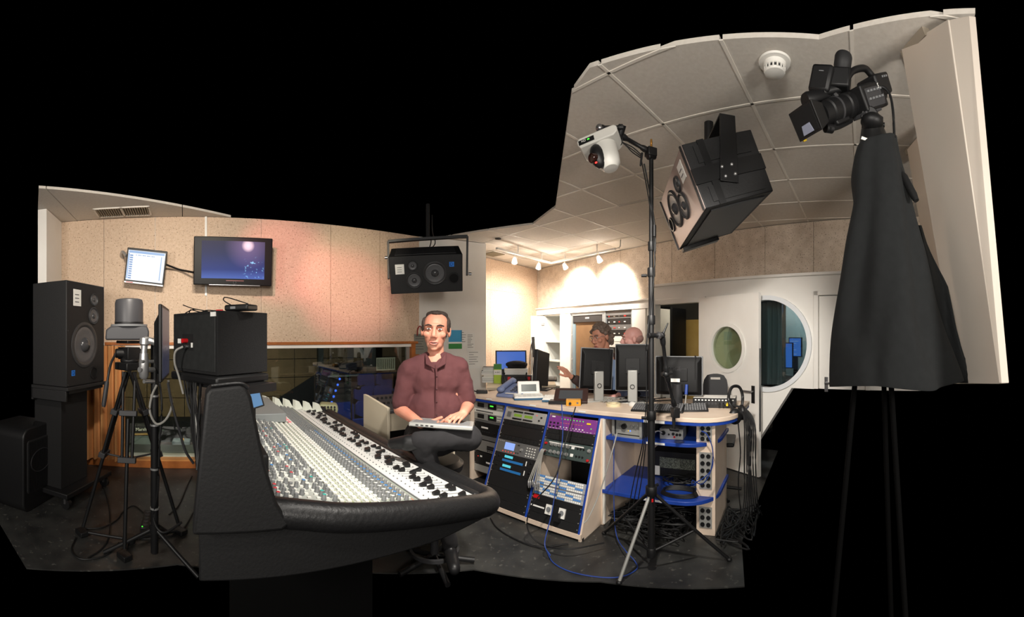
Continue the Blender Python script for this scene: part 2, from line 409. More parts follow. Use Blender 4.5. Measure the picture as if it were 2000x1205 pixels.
wo = struct('window_2', (A3b.x + D3.x * wcx, A3b.y + D3.y * wcx, wcz), RZ3, 'large round window with a white rim')
MB().ring((0, .06, 0), wr_r + .012, wr_r - .04, .10, 'y', 56).build('window_rim', mat('rim_white', (222, 224, 226), .35), wo)
MB().ring((0, .09, 0), wr_r, .0005, .008, 'y', 48).build('pane', glass_mat('round_glass', (205, 218, 222), .08), wo)
# second door
d2 = struct('door_2', (A3b.x, A3b.y, 0), RZ3, 'white door at the right, partly behind the black cloth')
d2b = T3b(1700)
b = MB(); b.box(td2, td2 + .05, -.02, .1, .96, 2.02); b.box(d2b - .05, d2b, -.02, .1, .96, 2.02); b.box(td2, d2b, -.02, .1, 1.975, 2.02); b.build('door_frame', WHT, d2, .003)
bx('leaf', WHT, d2, td2 + .056, d2b - .056, 0, .04, .96, 1.968, .003)
hx = T3b(1614)
b = MB(); b.box(hx - .02, hx + .02, -.006, 0, .93, 1.09); b.cyl((hx, -.006, 1.03), (hx, -.05, 1.03), .011); b.cyl((hx - .005, -.05, 1.03), (hx + .10, -.05, 1.03), .010); b.build('handle', STEEL, d2, .002)
bx('partition', WHT, wr, d2b, te, 0, .10, .96, 2.02)
# doorway room beyond
def T3d(px, dp): return along(A3b - N3 * dp, D3, px)
dk = struct('wall_store', (A3b.x, A3b.y, 0), RZ3, 'dark store room behind the doorway')
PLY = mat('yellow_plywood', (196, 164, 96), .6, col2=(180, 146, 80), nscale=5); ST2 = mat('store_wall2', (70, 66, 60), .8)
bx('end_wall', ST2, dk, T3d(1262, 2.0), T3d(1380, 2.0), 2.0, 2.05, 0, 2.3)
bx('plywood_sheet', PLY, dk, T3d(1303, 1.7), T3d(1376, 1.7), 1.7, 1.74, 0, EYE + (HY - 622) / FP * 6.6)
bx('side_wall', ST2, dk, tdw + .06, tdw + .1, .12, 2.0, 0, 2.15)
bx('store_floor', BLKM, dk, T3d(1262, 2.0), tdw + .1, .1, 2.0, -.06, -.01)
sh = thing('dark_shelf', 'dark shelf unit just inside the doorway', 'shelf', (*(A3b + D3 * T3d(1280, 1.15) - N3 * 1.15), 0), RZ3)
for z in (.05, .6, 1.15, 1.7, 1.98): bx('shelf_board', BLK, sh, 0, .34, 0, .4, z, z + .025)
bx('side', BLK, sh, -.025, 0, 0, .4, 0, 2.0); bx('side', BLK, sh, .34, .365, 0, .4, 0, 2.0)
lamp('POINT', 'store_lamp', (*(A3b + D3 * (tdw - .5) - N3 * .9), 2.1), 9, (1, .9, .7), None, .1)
# room behind the round window: curtain and glowing screens
rr = struct('wall_booth', (A3b.x, A3b.y, 0), RZ3, 'dim booth behind the round window')
BW = mat('booth_wall', (138, 146, 142), .8)
bx('end_wall', BW, rr, T3d(1425, 1.5), T3d(1600, 1.5), 1.5, 1.55, .9, 2.3)
bx('booth_shelf', DGR, rr, T3d(1430, 1.5), T3d(1598, .8), .55, 1.5, .9, .93)
def curtain(name, label, cat, parent_loc, rz, width, z0, z1, m, folds, amp=.035, th=.006, seed=1):
    rnd = random.Random(seed); b = MB(); n = folds * 8; xs = []; ys = []
    for i in range(n + 1):
        u = i / n; xs.append(u * width); ys.append(amp * sin(u * folds * 2 * pi) + amp * .4 * sin(u * folds * 3.1 + seed))
    vs = []; K = 6
    for k in range(K + 1):
        z = z0 + (z1 - z0) * k / K; q = 1 - .35 * k / K
        for side in (0, th):
            for i in range(n + 1): vs.append((xs[i] + (rnd.random() - .5) * .004, ys[i] * q + side, z))
    row = n + 1; fs = []
    for k in range(K):
        for s_ in (0, 1):
            for i in range(n):
                a = (k * 2 + s_) * row + i; c = ((k + 1) * 2 + s_) * row + i; fs.append((a, a + 1, c + 1, c))
        for i in (0, n): fs.append(((k * 2) * row + i, (k * 2 + 1) * row + i, (k * 2 + 3) * row + i, (k * 2 + 2) * row + i))
    for k in (0, K):
        for i in range(n): fs.append(((k * 2) * row + i, (k * 2) * row + i + 1, (k * 2 + 1) * row + i + 1, (k * 2 + 1) * row + i))
    b.add(vs, fs); o = b.build(name, m); o.location = parent_loc; o.rotation_euler = (0, 0, rz); return tag(o, label, cat)
curtain('curtain', 'grey-green curtain hanging behind the round window', 'curtain', (*(A3b + D3 * T3d(1484, .42) - N3 * .42), 0), RZ3, T3d(1534, .42) - T3d(1484, .42), .93, 2.15, mat('booth_curtain', (118, 122, 116), .9), 5, seed=4)
SCRB = mat('booth_screen', (70, 130, 225), .5, emit=.9)
for px, py, wd, hg, dp, lab in ((1527, 694, .30, .33, .98, 'larger glowing blue screen seen through the round window'), (1553, 678, .17, .25, 1.12, 'smaller glowing blue screen seen through the round window'), (1511, 712, .22, .14, .74, 'low dim screen at the bottom of the round window')):
    t = T3d(px, dp); q = A3b + D3 * t - N3 * dp; z = EYE + (HY - py) / FP * q.length
    sc_ = thing('computer_screen', lab, 'screen', (q.x, q.y, z - hg / 2), RZ3)
    bx('casing', BLK, sc_, -wd / 2 - .012, wd / 2 + .012, 0, .03, -.012, hg + .012); bx('display', SCRB, sc_, -wd / 2, wd / 2, -.003, 0, 0, hg)
    bx('stand', BLK, sc_, -.03, .03, .01, .04, -(z - hg / 2) + .93, -.01)
    ln = MB()
    for k in range(7): ln.box(-wd * .42, -wd * .42 + wd * (.3 + .5 * random.random()), -.0045, -.003, hg * (.1 + .12 * k), hg * (.1 + .12 * k) + .006)
    ln.build('print', mat('screen_lines', (190, 215, 250), .5, emit=.8), sc_)
lamp('POINT', 'booth_lamp', (*(A3b + D3 * (T3d(1560, .9)) - N3 * .9), 2.25), 50, (.92, .98, 1), None, .06)

# open door with a porthole
hg_ = Vector((2.26, 4.443)); fe = P(1484, 700, 4.32).xy; dv = (fe - hg_); DW = dv.length
dr = struct('door_1', (hg_.x, hg_.y, 0), atan2(dv.y, dv.x), 'white door standing open, with a round porthole')
pcx = along(hg_, dv.normalized(), 1422); pcz = EYE + (HY - 679) / FP * (hg_ + dv.normalized() * pcx).length; pr = .265
def ringface(b): return b
roundhole(.0, DW, pcz - .36, pcz + .36, pcx, pcz, pr, -.02, .02).build('leaf', WHT, dr)
bx('leaf', WHT, dr, 0, DW, -.02, .02, .01, pcz - .36); bx('leaf', WHT, dr, 0, DW, -.02, .02, pcz + .36, 2.005)
MB().ring((pcx, .035, pcz), pr + .025, pr - .02, .07, 'y', 48).build('porthole_rim', WPL, dr)
MB().ring((pcx, .004, pcz), pr, .0005, .008, 'y', 40).build('pane', glass_mat('port_glass', (225, 230, 215), .10), dr)
b = MB(); hx = DW - .075; hz = EYE + (HY - 765) / FP * 4.32
b.box(hx - .022, hx + .022, -.028, -.02, hz - .13, hz + .06); b.build('lock_plate', BLK, dr)
b = MB(); b.cyl((hx, -.028, hz), (hx, -.075, hz), .011); b.cyl((hx + .012, -.07, hz), (hx - .13, -.07, hz), .010); b.build('handle', STEEL, dr)
bx('edge_strip', STEEL, dr, DW, DW + .004, -.012, .012, .5, 1.4)

# ---- folded white wall panels along the right-hand side
ws = struct('wall_folded', (0, 0, 0), 0, 'tall white folded wall panels leaning into the room at the right')
def fold(pts, th): MB().slab(pts, th).build('panel', WHT2, ws, .003)
WHT2 = mat('white_panel', (222, 212, 200), .6, col2=(214, 203, 190), nscale=2.5)
a0, a1 = P(1772, 97, 1.94), P(1884, 748, 1.98)
b0, b1 = P(1864, 40, 1.72), P(1966, 748, 1.55)
c0, c1 = P(1906, 32, 1.70), P(1971, 748, 1.52)
fold([a1, b1, b0, a0], .03)
fold([b1, c1, c0, b0], .03)
e0, e1 = P(1779, 292, 2.93), P(1856, 748, 3.0); f0, f1 = P(1826, 236, 2.52), P(1912, 748, 2.6)
fold([e1, f1, f0, e0], .03)
g0, g1 = P(1758, 100, 1.93), P(1781, 150, 2.13)
h0 = P(1802, 52, 1.78)
cv = MB(); cv.slab([P(1758, 101, 1.945), P(1772, 97, 1.96), P(1812, 50, 1.80), P(1800, 50, 1.79)], .04); cv.build('shadow_gap', mat('gap_grey', (150, 140, 125), .7), ws)  # solid grey strips carry the shade of the gap above the panels
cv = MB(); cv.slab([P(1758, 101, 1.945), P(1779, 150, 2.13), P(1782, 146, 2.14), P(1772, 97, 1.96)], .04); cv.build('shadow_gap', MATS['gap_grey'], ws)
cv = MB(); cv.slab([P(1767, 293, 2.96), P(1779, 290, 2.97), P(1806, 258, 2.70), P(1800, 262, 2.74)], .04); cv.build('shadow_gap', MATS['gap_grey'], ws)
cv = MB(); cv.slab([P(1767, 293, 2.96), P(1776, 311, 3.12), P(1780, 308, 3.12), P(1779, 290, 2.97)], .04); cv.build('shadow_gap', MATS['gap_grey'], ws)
# ------------------------------------------------------------------ helpers for things
def mw(o): return Matrix.Translation(o.location) @ o.rotation_euler.to_matrix().to_4x4()
def axes(x, y, z): return Matrix((x, y, z)).transposed().to_euler()
def facing(c, roll=0.0, pitch=0.0, yaw=0.0):
    """rotation of a thing at c whose -y front looks back at the lens, then yawed, pitched (down +) and rolled"""
    b = -atan2(c[0], c[1])
    return (Matrix.Rotation(b + yaw, 3, 'Z') @ Matrix.Rotation(pitch, 3, 'X') @ Matrix.Rotation(roll, 3, 'Y')).to_euler()
CONE = mat('cone_grey', (84, 84, 86), .4); RUB = mat('rubber_surround', (52, 52, 53), .45); SHINE = mat('dust_cap', (62, 62, 64), .2)
LOGO = mat('blue_logo', (40, 120, 215), .5); INK = mat('ink', (60, 60, 62), .7)
def driver(parent, name, x, z, r, y=0.0, ringm=None):
    """a loudspeaker cone let into a front at y"""
    Md = Matrix.Translation((x, y, z)) @ Matrix.Rotation(pi / 2, 4, 'X')
    b = MB(); b.lathe([(r * 1.12, .0), (r * 1.12, .006), (r * 1.02, .012), (r * .96, .010), (r * .9, .004), (r * .86, .001)], 36, Md); o = b.build(name, ringm or RUB, parent)
    b = MB(); b.lathe([(r * .88, .002), (r * .80, .0055), (r * .72, .003), (r * .34, .0012), (r * .3, .0012)], 36, Md); b.build('cone', CONE, o)
    b = MB(); b.lathe([(r * .36, .0012), (r * .33, r * .08), (r * .24, r * .17), (r * .12, r * .22), (.001, r * .24)], 28, Md); b.build('dust_cap', SHINE, o)
    return o
def port(parent, x, z, r):
    Md = Matrix.Translation((x, 0, z)) @ Matrix.Rotation(pi / 2, 4, 'X')
    o = MB().ring((x, .004, z), r * 1.1, r * .86, .014, 'y', 28).build('bass_port', BLK, parent)
    MB().lathe([(r * .88, .0008), (r * .88, .002)], 24, Md).build('port_hole', mat('hole_black', (3, 3, 3), .9), o); return o
def speaker_face(sp, drv, lab, logo):
    for k, (x, z, r, kind) in enumerate(drv):
        if kind == 'port': port(sp, x, z, r)
        else: driver(sp, kind, x, z, r)
    lx, lz, lw, lh = lab; o = bx('sticker', PAPER, sp, lx - lw / 2, lx + lw / 2, -.002, 0, lz - lh / 2, lz + lh / 2)
    ln = MB()
    for k in range(3): ln.box(lx - lw * .3, lx + lw * .22, -.003, -.002, lz - lh * .28 + k * lh * .22, lz - lh * .28 + k * lh * .22 + lh * .045)
    tag(ln.build('print', INK, o), kind='stuff')
    gx, gz, gs = logo; o = bx('badge', LOGO, sp, gx - gs / 2, gx + gs / 2, -.002, 0, gz - gs / 2, gz + gs / 2)
    text('badge_print', 'D', gs * 1.0, mat('logo_ink', (15, 40, 90), .5), o, T(gx, -.003, gz) @ XZ)

# ---- big studio loudspeaker on its stand, far left
fx = Vector((-.451, .893)).normalized(); rzs = atan2(fx.y, fx.x); o0 = P(130, 757, 3.5)
sp = thing('studio_loudspeaker', 'tall black studio loudspeaker standing upright at the far left', 'loudspeaker', (o0.x, o0.y, 1.082), rzs)
bx('cabinet', FABB, sp, 0, .627, 0, .40, 0, .945, .008)
speaker_face(sp, [(.44, .80, .055, 'tweeter'), (.43, .645, .075, 'midrange'), (.28, .37, .19, 'woofer'), (.43, .10, .055, 'port')], (.16, .80, .12, .15), (.10, .12, .05))
for x, z in ((.02, .02), (.607, .02), (.02, .925), (.607, .925), (.02, .5), (.607, .5)): MB().cyl((x, 0, z), (x, -.004, z), .007, None, 8).build('screw', DGR, sp)
st = thing('speaker_stand', 'black wheeled speaker stand with a wide column under the tall loudspeaker', 'stand', (o0.x, o0.y, 0), rzs)
b = MB(); b.box(-.01, .64, -.02, .41, 1.05, 1.08); b.box(-.01, .64, .385, .41, .94, 1.05); b.box(-.01, .012, -.0, .41, .955, 1.05); b.build('tray', FABB, st, .004)
b = MB()
b.box(.04, .60, .0, .05, 1.02, 1.05); b.build('tray_lip', BLK, st)
bx('column', BLKM, st, .05, .47, .10, .42, .15, 1.05, .004); bx('base', BLK, st, -.02, .74, -.02, .55, .105, .15, .006)
for x, y in ((.04, .03), (.68, .03), (.04, .5), (.68, .5)):
    c = MB(); c.cyl((x - .02, y, .045), (x + .02, y, .045), .045, None, 18); o = c.build('caster', BLK, st)
    MB().box(x - .03, x + .03, y - .01, y + .01, .05, .105).build('fork', STEEL, o)
# ---- black floor wedge / bass cabinet at the left edge
pa, pb = P(113, 965, 3.87), P(46, 1010, 3.42); v = (pa.xy - pb.xy); wv = v.length
pw = thing('floor_speaker', 'black plastic floor speaker with an oval on its grille, at the left edge', 'loudspeaker', (pb.x, pb.y, 0), atan2(v.y, v.x))
def rrect(x0, x1, z0, z1, r, n=6):
    pts = []
    for cx, cz, a0 in ((x1 - r, z0 + r, -pi / 2), (x1 - r, z1 - r, 0), (x0 + r, z1 - r, pi / 2), (x0 + r, z0 + r, pi)):
        for k in range(n + 1): a = a0 + pi / 2 * k / n; pts.append((cx + r * cos(a), cz + r * sin(a)))
    return pts
def uprism(b, poly, y0, y1):
    old = b.M; b.M = b.M @ Matrix.Rotation(pi / 2, 4, 'X'); b.prism(poly, -y1, -y0); b.M = old; return b
uprism(MB(), rrect(0, wv, 0, .73, .09), 0, .42).build('cabinet', BLK, pw, .012)
gr = uprism(MB(), rrect(.05, wv - .07, .16, .62, .03), -.008, 0).build('grille', mat('grille_grey', (34, 34, 35), .6), pw)
b = MB()
for k in range(26): b.box(.06 + k * (wv - .145) / 26, .06 + k * (wv - .145) / 26 + .006, -.014, -.008, .17, .61)
b.build('grille_bars', BLK, gr)
b = MB(); b.M = T(wv * .45, -.012, .42) @ Matrix.Diagonal((1.35, 1, .85, 1)); b.ring((0, 0, 0), .12, .112, .006, 'y', 40); b.build('oval', DGR, gr)

# ---- tan curtain behind the left end of the window
curtain('curtain', 'tan orange curtain hanging at the left end of the long window', 'curtain', (*(A1 + D1 * T1(166) - E1 * .09), 0), RZ1, T1(246) - T1(166), .10, 1.42, mat('tan_curtain', (214, 160, 104), .85, col2=(198, 142, 88), nscale=3), 6, .055, seed=2)

# ---- robotic camera on a tripod
TC = P(252, 700, 2.95).xy
def strut(b, p0, p1, r, n=10): return b.cyl(p0, p1, r, None, n)
tr = thing('tripod', 'black double-tube tripod with floor spreader carrying the grey robotic camera', 'tripod', (TC.x, TC.y, 0))
W2L = mw(tr).inverted()
apex = P(253, 712, 2.95)
b = MB(); b.M = W2L; b.cbox(apex + Vector((0, 0, -.01)), (.16, .16, .055)); b.ell(apex + Vector((0, 0, .03)), (.07, .07, .035)); b.build('crown', BLK, tr, .006)
b = MB(); b.M = W2L; b.cyl(apex + Vector((0, 0, .03)), apex + Vector((0, 0, .07)), .05); b.cbox(P(252, 690, 2.95), (.13, .11, .09)); b.cyl(P(226, 690, 2.93), P(278, 690, 2.97), .035); b.cbox(P(252, 668, 2.95), (.15, .13, .02)); b.build('pan_head', BLK, tr, .004)
b = MB(); b.M = W2L; b.tube([P(226, 690, 2.9), P(214, 720, 2.85), P(204, 790, 2.8)], .009, 8); b.build('pan_bar', BLK, tr)
b = MB(); b.M = W2L; b.turn(P(209, 745, 2.83), P(202, 795, 2.8), [(.014, 0), (.017, .1), (.017, .9), (.012, 1)]); b.build('grip', DGR, tr)
feet = [P(160, 1045, 3.08), P(243, 1092, 2.75), P(352, 1042, 3.10)]
mids = []
for fpt in feet:
    fpt.z = .03
    d = (fpt - apex); side = d.cross(Vector((0, 0, 1))).normalized() * .045
    a0 = apex + d * .04; m = apex + d * .52; mids.append(m)
    lg = MB(); lg.M = W2L
    for s_ in (-1, 1): strut(lg, a0 + side * s_, m + side * s_ * .8, .012)
    strut(lg, apex + d * .30, apex + d * .97, .014); lo = lg.build('leg', BLK, tr)
    for q in (.27, .52): br = MB(); br.M = W2L; br.cbox(apex + d * q, (.13, .05, .04), d.to_track_quat('Z', 'Y').to_euler()); br.build('clamp', DGR, lo, .004)
    ft = MB(); ft.M = W2L; ft.cbox(fpt + Vector((0, 0, -.008)), (.10, .07, .035)); ft.build('foot', BLK, lo, .005)
hubp = Vector((TC.x, TC.y, .035)); sb = MB(); sb.M = W2L
for fpt in feet: strut(sb, hubp, fpt + Vector((0, 0, .0)), .011)
sb.cyl(hubp + Vector((0, 0, -.02)), hubp + Vector((0, 0, .02)), .05); sb.build('spreader', BLK, tr)
b = MB(); b.M = W2L
mz = [m for m in mids]
for q in range(3): strut(b, mz[q], Vector((TC.x, TC.y, mz[q].z - .02)), .007)
b.build('brace', DGR, tr)
rc = thing('robotic_camera', 'dark grey cylindrical remote camera on a wide base, on the left tripod', 'camera', P(252, 664, 2.95), facing(P(252, 664, 2.95)).z)
GRC = mat('camera_grey', (66, 66, 69), .42)
b = MB(); uprism(b, [(-.17, 0), (-.165, .075), (-.13, .10), (.13, .10), (.145, .06), (.14, 0)], -.11, .11); b.build('base', GRC, rc, .012)
b = MB(); b.lathe([(.135, .10), (.135, .115)], 36); b.build('turntable', GRY, rc)
b = MB(); b.lathe([(.105, .112), (.105, .27), (.098, .295), (.08, .302), (.02, .304)], 40); b.build('head', GRC, rc)
b = MB(); b.lathe([(.106, .118), (.1075, .125), (.106, .132)], 40); b.build('band', BLK, rc)

# ---- pole stand with silver arm and a monitor seen edge-on
PC = P(302, 1095, 2.74).xy
ps = thing('pole_stand', 'thick black pole stand wrapped with cables, beside the console', 'stand', (PC.x, PC.y, 0))
b = MB(); b.cyl((0, 0, .05), (0, 0, 1.50), .027, None, 20); b.build('pole', BLK, ps)
for a in (.2, 2.2, 3.9): lg = MB(); lg.cyl((0, 0, .22), (.36 * cos(a), .36 * sin(a), .012), .014); lg.build('leg', BLK, ps)
MB().cyl((0, 0, .19), (0, 0, .25), .035, None, 18).build('collar', BLK, ps)
for z in (.35, .62, .92, 1.12): MB().ring((0, 0, z), .031, .026, .012, 'z', 20).build('cable_tie', SIL, ps)
b = MB(); b.M = mw(ps).inverted(); b.tube([P(309, 730, 2.7), P(316, 790, 2.69), P(312, 860, 2.69), P(308, 960, 2.70), P(300, 1010, 2.72), P(318, 1040, 2.68), P(355, 1020, 2.75)], .008); b.build('cable', CABLE, ps)
arm = thing('jointed_monitor_mount', 'silver jointed monitor arm clamped to the black pole', 'arm', P(284, 770, 2.72), 0)
b = MB(); b.M = mw(arm).inverted()
b.turn(P(281, 740, 2.66), P(281, 690, 2.66), [(.02, 0), (.032, .1), (.034, .6), (.028, 1)]); b.build('lower_joint', SIL, arm)
b = MB(); b.M = mw(arm).inverted(); b.turn(P(281, 690, 2.66), P(283, 660, 2.66), [(.022, 0), (.022, .5), (.034, .6), (.034, 1)]); b.cyl(P(276, 706, 2.62), P(300, 706, 2.7), .012); b.build('upright', SIL, arm)
b = MB(); b.M = mw(arm).inverted(); b.limb(P(285, 663, 2.66), P(309, 670, 2.66), .022, .026); b.build('link', SIL, arm)
b = MB(); b.M = mw(arm).inverted(); b.cyl(P(281, 745, 2.66), P(300, 745, 2.72), .014); b.cyl(P(272, 722, 2.63), P(300, 722, 2.72), .018); b.build('clamp', SIL, arm)
mo = thing('monitor', 'flat screen on the silver arm, seen edge-on beside the black box speaker', 'monitor', P(324, 672, 2.62), rot=facing(P(324, 672, 2.62), yaw=1.47, roll=.0))
uprism(MB(), [(-.24, -.225), (.24, -.225), (.24, .245), (-.24, .245)], 0, .022).build('screen_body', BLK, mo, .006)
b = MB(); b.hexa([(-.20, .02, -.18), (.20, .02, -.18), (.14, .06, -.12), (-.14, .06, -.12), (-.20, .02, .2), (.20, .02, .2), (.14, .06, .14), (-.14, .06, .14)]); b.build('rear_shell', BLK, mo, .01)
bx('display', mat('screen_blue_dim', (60, 84, 140), .3, emit=.15), mo, -.22, .22, -.002, 0, -.205, .225)

# ---- things on the left wall: small monitor, television, cable
c = P(284, 520.5, 4.45)
wm = thing('wall_monitor', 'small wall monitor showing a bright white program window', 'monitor', c, rot=facing(c, roll=R_(7.5), pitch=R_(6), yaw=R_(-8)))
bx('bezel', BLK, wm, -.225, .225, 0, .045, -.198, .19, .006)
SCW = mat('screen_white', (236, 243, 252), .3, emit=1.0)
bx('display', SCW, wm, -.208, .208, -.003, 0, -.165, .165)
b = MB(); b.box(-.2, .2, -.0045, -.003, .135, .16); b.box(-.205, -.19, -.0045, -.003, -.15, .13); b.box(.165, .175, -.0045, -.003, -.14, .12); b.build('menu_bars', mat('screen_pale_blue', (150, 190, 240), .3, emit=.8), wm)
b = MB()
for k in range(11): b.box(-.185, -.15, -.0045, -.003, -.15 + k * .025, -.135 + k * .025)
for k in range(9): b.box(-.12 + .025 * k, -.108 + .025 * k + .01 * (k % 2), -.0045, -.003, .112, .118)
tag(b.build('menu_items', mat('screen_mid_blue', (110, 160, 225), .3, emit=.7), wm), kind='stuff')
bx('stripe', SIL, wm, -.22, .22, -.006, 0, -.198, -.182); bx('label', mat('red_label', (170, 60, 60), .5), wm, -.2, -.12, -.007, -.006, -.195, -.185)
b = MB(); b.M = mw(wm).inverted(); q = A1 + D1 * T1(240); b.tube([P(247, 500, 4.50), P(240, 492, 4.55), P(237, 496, 4.62), Vector((q.x, q.y, P(238, 500, 4.6).z))], .018, 10); b.build('wall_arm', SIL, wm)
c = P(455.5, 509, 4.35)
tv = thing('television', 'wall television with a dark blue stage picture', 'television', c, rot=facing(c, roll=R_(.8), pitch=R_(4), yaw=R_(4)))
bx('casing', mat('gloss_black', (12, 12, 13), .4, spec=.12), tv, -.43, .43, 0, .07, -.265, .255, .008)
def tvmat():
    m = bpy.data.materials.new('tv_picture'); m.use_nodes = True; nt = m.node_tree; b = nt.nodes['Principled BSDF']
    tc = nt.nodes.new('ShaderNodeTexCoord'); b.inputs['Base Color'].default_value = (0.01, .01, .02, 1); b.inputs['Roughness'].default_value = .5; b.inputs['Specular IOR Level'].default_value = .1
    sx = nt.nodes.new('ShaderNodeSeparateXYZ'); nt.links.new(tc.outputs['Object'], sx.inputs[0])
    def ramp(fac, stops):
        r = nt.nodes.new('ShaderNodeValToRGB'); el = r.color_ramp.elements
        while len(el) < len(stops): el.new(.5)
        for e, (p, c) in zip(el, stops): e.position = p; e.color = rgb(c)
        nt.links.new(fac, r.inputs[0]); return r.outputs[0]
    def dist(x, z, s):
        v = nt.nodes.new('ShaderNodeVectorMath'); v.operation = 'DISTANCE'; v.inputs[1].default_value = (x, 0, z); nt.links.new(tc.outputs['Object'], v.inputs[0])
        q = nt.nodes.new('ShaderNodeMath'); q.operation = 'MULTIPLY'; q.inputs[1].default_value = 1 / s; nt.links.new(v.outputs['Value'], q.inputs[0]); return q.outputs[0]
    mr = nt.nodes.new('ShaderNodeMapRange'); mr.inputs[1].default_value = -.2; mr.inputs[2].default_value = .2; nt.links.new(sx.outputs['Z'], mr.inputs[0])
    base = ramp(mr.outputs[0], [(0, (78, 106, 184)), (.25, (40, 58, 122)), (.7, (44, 50, 84)), (1, (52, 50, 70))])
    glow = ramp(dist(.16, .165, .26), [(0, (255, 240, 250)), (.14, (255, 215, 225)), (.28, (100, 80, 110)), (1, (0, 0, 0))])
    nz = nt.nodes.new('ShaderNodeTexNoise'); nz.inputs['Scale'].default_value = 26; nt.links.new(tc.outputs['Object'], nz.inputs['Vector'])
    sp_ = ramp(nz.outputs['Fac'], [(.60, (0, 0, 0)), (.70, (150, 220, 255))]); msk = ramp(dist(.22, -.09, .20), [(.3, (255, 255, 255)), (.75, (0, 0, 0))])
    m1 = nt.nodes.new('ShaderNodeMix'); m1.data_type = 'RGBA'; m1.blend_type = 'MULTIPLY'; m1.inputs[0].default_value = 1; nt.links.new(sp_, m1.inputs['A']); nt.links.new(msk, m1.inputs['B'])
    a1 = nt.nodes.new('ShaderNodeMix'); a1.data_type = 'RGBA'; a1.blend_type = 'ADD'; a1.inputs[0].default_value = 1; nt.links.new(base, a1.inputs['A']); nt.links.new(glow, a1.inputs['B'])
    a2 = nt.nodes.new('ShaderNodeMix'); a2.data_type = 'RGBA'; a2.blend_type = 'ADD'; a2.inputs[0].default_value = 1; nt.links.new(a1.outputs['Result'], a2.inputs['A']); nt.links.new(m1.outputs['Result'], a2.inputs['B'])
    nt.links.new(a2.outputs['Result'], b.inputs['Emission Color']); b.inputs['Emission Strength'].default_value = 1.0
    return m
bx('display', tvmat(), tv, -.345, .345, -.003, 0, -.195, .21)
bx('red_strip', mat('red_strip', (200, 50, 45), .4, emit=.3), tv, -.075, .12, -.004, 0, -.222, -.212)
MB().ring((.02, -.001, -.238), .018, .014, .004, 'y', 20).build('button_ring', DGR, tv); bx('chrome_lip', STEEL, tv, -.26, .3, -.004, .0, -.268, -.262)
b = MB(); b.M = mw(tv).inverted(); q = A1 + D1 * T1(450); b.cyl(P(455, 505, 4.40), Vector((q.x, q.y, P(455, 505, 4.4).z)), .05); b.build('wall_bracket', BLK, tv)
b = MB(); b.tube([P(325, 517, 4.50), P(338, 522, 4.55), P(352, 527, 4.58), P(378, 532, 4.45)], .012, 8); tag(b.build('cable', CABLE), 'black cable slung between the small wall monitor and the television', 'cable')

# ---- loudspeaker hung in a yoke in front of the pillar
c = P(764, 575, 4.1)
xd = (P(904, 569, 4.1) - c).normalized(); back = Vector((sin(-.21), cos(-.21), 0)); back = (back - xd * back.dot(xd)).normalized()
up = xd.cross(back); ph = R_(23); yb = (back * cos(ph) + up * sin(ph)).normalized(); zu = xd.cross(yb)
hs = thing('hanging_loudspeaker', 'wide black loudspeaker hung in a yoke in front of the white pillar', 'loudspeaker', c, rot=axes(xd, yb, zu))
HW, HH, HD = .735, .385, .44
def ported(mirror=False):
    k = (lambda x: HW - x) if mirror else (lambda x: x)
    return [(k(.235), .285, .048, 'tweeter'), (k(.245), .135, .075, 'midrange'), (k(.455), .20, .108, 'woofer'), (k(.645), .145, .052, 'port')], (k(.105), .255, .09, .10), (k(.625), .285, .048)
bx('cabinet', FABB, hs, 0, HW, 0, HD, 0, HH, .008); speaker_face(hs, *ported())
bx('top_panel', DGR, hs, .06, HW - .06, .05, HD - .04, HH, HH + .006, .002)
Wi = mw(hs).inverted()
yk = MB(); yk.M = Wi
def bar(b, p, q, wdt, tk):
    M, L = b.frame(p, q); old = b.M; b.M = b.M @ M; b.box(-wdt / 2, wdt / 2, -tk / 2, tk / 2, 0, L); b.M = old
ya, yb_, yc, yd = P(759, 545, 4.22), P(758, 472, 4.22), P(913, 462, 4.22), P(912, 538, 4.22)
bar(yk, ya, yb_, .05, .022); bar(yk, yb_, yc, .05, .03); bar(yk, yd, yc, .05, .022); yk.build('yoke', BLK, hs, .003)
b = MB(); b.M = Wi; m = (yb_ + yc) / 2; b.cyl(m, Vector((m.x, m.y, ZC)), .02); b.build('drop_pole', BLKM, hs)
for q in (P(757, 503, 4.2), P(915, 535, 4.2)): b = MB(); b.M = Wi; b.cyl(q, q + xd * (.03 if q.x > -.9 else -.03), .016); b.build('wing_bolt', STEEL, hs)
b = MB(); b.tube([P(838, 486, 4.4), P(842, 470, 4.3), P(836, 450, 4.3), P(838, 420, 4.3)], .006); b.tube([P(842, 486, 4.4), P(850, 474, 4.3), P(845, 452, 4.3), P(844, 420, 4.3)], .006); b.M = Wi; b.v = [tuple(Wi @ Vector(v)) for v in b.v]; b.build('cable', CABLE, hs)

